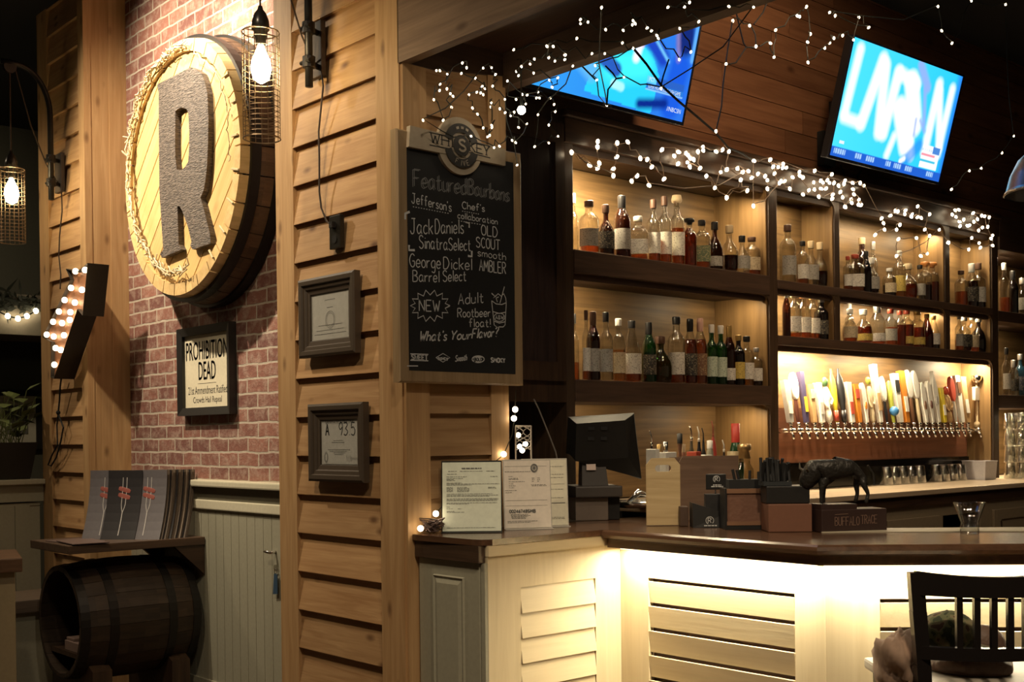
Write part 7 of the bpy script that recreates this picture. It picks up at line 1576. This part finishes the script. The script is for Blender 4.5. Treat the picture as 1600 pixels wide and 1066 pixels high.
# ================================================================== DOME PENDANT, CHAIR
c = deep(1652, 302, 4.4); r = 77*4.4/FPX
t = thing('dome_pendant', 'metal dome pendant shade glinting blue at the edge of the bar', 'lamp', c)
mb = MB(); mb.lathe([(r, 0), (r*1.02, .004), (r*.97, .02), (r*.90, .07), (r*.74, .13), (r*.5, .17), (r*.25, .19), (.03, .20), (.03, .25), (0, .25)], c, 32, cap=False); mb.lathe([(r*.985, .002), (r*.95, .02), (r*.88, .068), (r*.72, .126), (r*.48, .165), (0, .18)], c, 32, cap=False); link('shade', mb, plain('galvanised', (.55, .55, .56), .28, .85), t, True)
mb = MB(); mb.tube([c+UZ*.25, Vector((c.x, c.y, CZ-.002))], .006, 6); link('cord', mb, BLACK, t)

p = deep(1553, 1000, 3.3); s = 3.3/FPX
t = thing('bar_chair', 'black wooden slat-back bar chair at the corner of the bar', 'chair', (p.x, p.y, 0), FACE)
def cx_(px): return (px-1550)*s
def cz_(py): return EYE-(py-683)*s
LAC = plain('black_lacquer', (.014, .011, .010), .25)
HWID = (1550-1428)*s
def cy_(x): return -.055*(1-(x/HWID)**2)
zt, zs_ = cz_(899), .74
for sg in (-1, 1):
    mb = MB(); zz = [0, .35, .70, .80, .95, zt-.004]; xx = [.86, .88, .90, .92, .97, 1.0]; yy = [-.04, -.02, 0, .0, 0, 0]
    pts = [Vector((sg*HWID*a, b, z)) for a, b, z in zip(xx, yy, zz)]
    for a, b in zip(pts, pts[1:]):
        w0, w1 = .019, .020
        mb.hexa([a+Vector((-w0, -.016, 0)), a+Vector((w0, -.016, 0)), a+Vector((w0, .016, 0)), a+Vector((-w0, .016, 0))], [b+Vector((-w1, -.016, 0)), b+Vector((w1, -.016, 0)), b+Vector((w1, .016, 0)), b+Vector((-w1, .016, 0))])
    link('back_post', mb, LAC, t, local=True)
    mb = MB(); mb.hexa([(sg*.20-.016, .40, 0), (sg*.20+.016, .40, 0), (sg*.20+.016, .43, 0), (sg*.20-.016, .43, 0)], [(sg*.19-.02, .37, zs_-.03), (sg*.19+.02, .37, zs_-.03), (sg*.19+.02, .41, zs_-.03), (sg*.19-.02, .41, zs_-.03)]); link('front_leg', mb, LAC, t, local=True)
def rail(z0, z1, th, dip0=0., dip1=0.):
    mb = MB(); K = 16
    def P(i): x = -HWID+2*HWID*i/K; return x, cy_(x), 1-(x/HWID)**2
    for i in range(K):
        (xa_, ya_, da), (xb_, yb_, db) = P(i), P(i+1)
        mb.hexa([(xa_, ya_-th, z0-dip0*da), (xb_, yb_-th, z0-dip0*db), (xb_, yb_+th, z0-dip0*db), (xa_, ya_+th, z0-dip0*da)], [(xa_, ya_-th, z1-dip1*da), (xb_, yb_-th, z1-dip1*db), (xb_, yb_+th, z1-dip1*db), (xa_, ya_+th, z1-dip1*da)])
    return mb
link('top_rail', rail(cz_(936), zt, .013, .004, .013), LAC, t, local=True); link('lower_rail', rail(cz_(1036), cz_(1016), .012), LAC, t, local=True)
for k in range(6):
    x = cx_(1550+(k-2.5)*25.2); mb = MB(); y = cy_(x); mb.box(x-.0085, x+.0085, y-.008, y+.008, cz_(1018), cz_(934)); link('slat', mb, LAC, t, local=True)
mb = MB(); mb.rbox(-.235, .235, .02, .44, zs_-.035, zs_, .010); link('seat', mb, plain('pale_seat', (.40, .36, .30), .5), t, local=True)
mb = MB(); mb.box(-.21, .21, .035, .425, zs_-.08, zs_-.036); link('seat_frame', mb, LAC, t, local=True)
for z, y in ((.28, .41), (.30, -.03)):
    mb = MB(); mb.box(-.19, .19, y-.012, y+.012, z-.016, z+.016); link('stretcher', mb, LAC, t, local=True)
for sg in (-1, 1):
    mb = MB(); mb.box(sg*.195-.011, sg*.195+.011, -.02, .41, .34, .37); link('stretcher', mb, LAC, t, local=True)
CT = t
def lump(name, label, cat, px, py, rx, ry, rz, d, mat, seed, amp=.16, floor=None, freq=3.):
    q = deep(px, py, d); t = thing(name, label, cat, (q.x, q.y, (floor or q.z)), FACE); random.seed(seed); ph = [(random.uniform(-1, 1), random.uniform(-1, 1), random.uniform(-1, 1), random.uniform(0, 6)) for _ in range(9)]
    mb = MB(); mb.ball((0, 0, 0), 1, 36, 24)
    base = (floor-q.z) if floor else -1
    for v in mb.bm.verts:
        c = v.co.copy(); n = 0
        for i, (a, b, g, f_) in enumerate(ph): n += sin((a*c.x+b*c.y+g*c.z)*freq*(1+i*.45)+f_)/(1+i*.5)
        k = 1+amp*n*.5; v.co = Vector((c.x*rx*k, c.y*ry*k, c.z*rz*k))
        if floor: v.co.z = max(v.co.z, base+.0008)-base
    o = link('fabric', mb, mat, t, True, True); return t, o
def camo():
    m, nt, o = newmat('camouflage'); b = N(nt, 'ShaderNodeBsdfPrincipled'); nt.links.new(b.outputs[0], o.inputs[0]); b.inputs['Roughness'].default_value = .9
    tc = N(nt, 'ShaderNodeTexCoord'); nz = N(nt, 'ShaderNodeTexNoise'); nz.inputs['Scale'].default_value = 26; nz.inputs['Detail'].default_value = 2; nt.links.new(tc.outputs['Object'], nz.inputs['Vector'])
    cr = N(nt, 'ShaderNodeValToRGB'); e = cr.color_ramp; e.interpolation = 'CONSTANT'; e.elements[0].position = 0; e.elements[0].color = (.035, .045, .022, 1); e.elements[1].position = .44; e.elements[1].color = (.12, .13, .06, 1)
    for p_, c_ in ((.52, (.20, .17, .09, 1)), (.60, (.09, .05, .03, 1))): q = e.elements.new(p_); q.color = c_
    nt.links.new(nz.outputs[0], cr.inputs[0]); nt.links.new(cr.outputs[0], b.inputs['Base Color']); return m
lump('quilted_jacket', 'dark brown quilted jacket bunched on the seat of the black chair', 'jacket', 1512, 1034, .118, .13, .062, 3.52, plain('brown_quilt', (.12, .070, .048), .6, bump=.7, bscale=38), 4, .14, zs_+.001)
sl = MB(); sl.ball((.045, -.01, .075), .06, 20, 14, (1.05, .9, 1.0)); jk = [q_ for q_ in COL.objects if q_.name == 'quilted_jacket'][0]; link('collar', sl, plain('brown_quilt', (.12, .07, .048), .6), jk, True, True)
t, o = lump('camo_cap', 'camouflage cap resting on the bunched jacket behind the chair slats', 'cap', 1480, 990, .080, .085, .066, 3.42, camo(), 8, .05, None, 2)
mb = MB(); mb.prism([(.02, -.05, -.03), (.16, -.04, -.055), (.165, .04, -.055), (.02, .06, -.03)], (0, 0, .006)); link('brim', mb, camo(), t, local=True)
mb = MB(); mb.ball((0, 0, .062), .007, 8, 6); link('button', mb, plain('cap_button', (.07, .06, .035), .8), t, local=True)
lump('tan_coat', 'tan and pinkish coat hanging off the seat edge beside the chair post', 'coat', 1406, 1044, .056, .10, .098, 3.42, plain('tan_cloth', (.30, .20, .14), .9, bump=.6, bscale=14), 12, .30, None, 4.5)
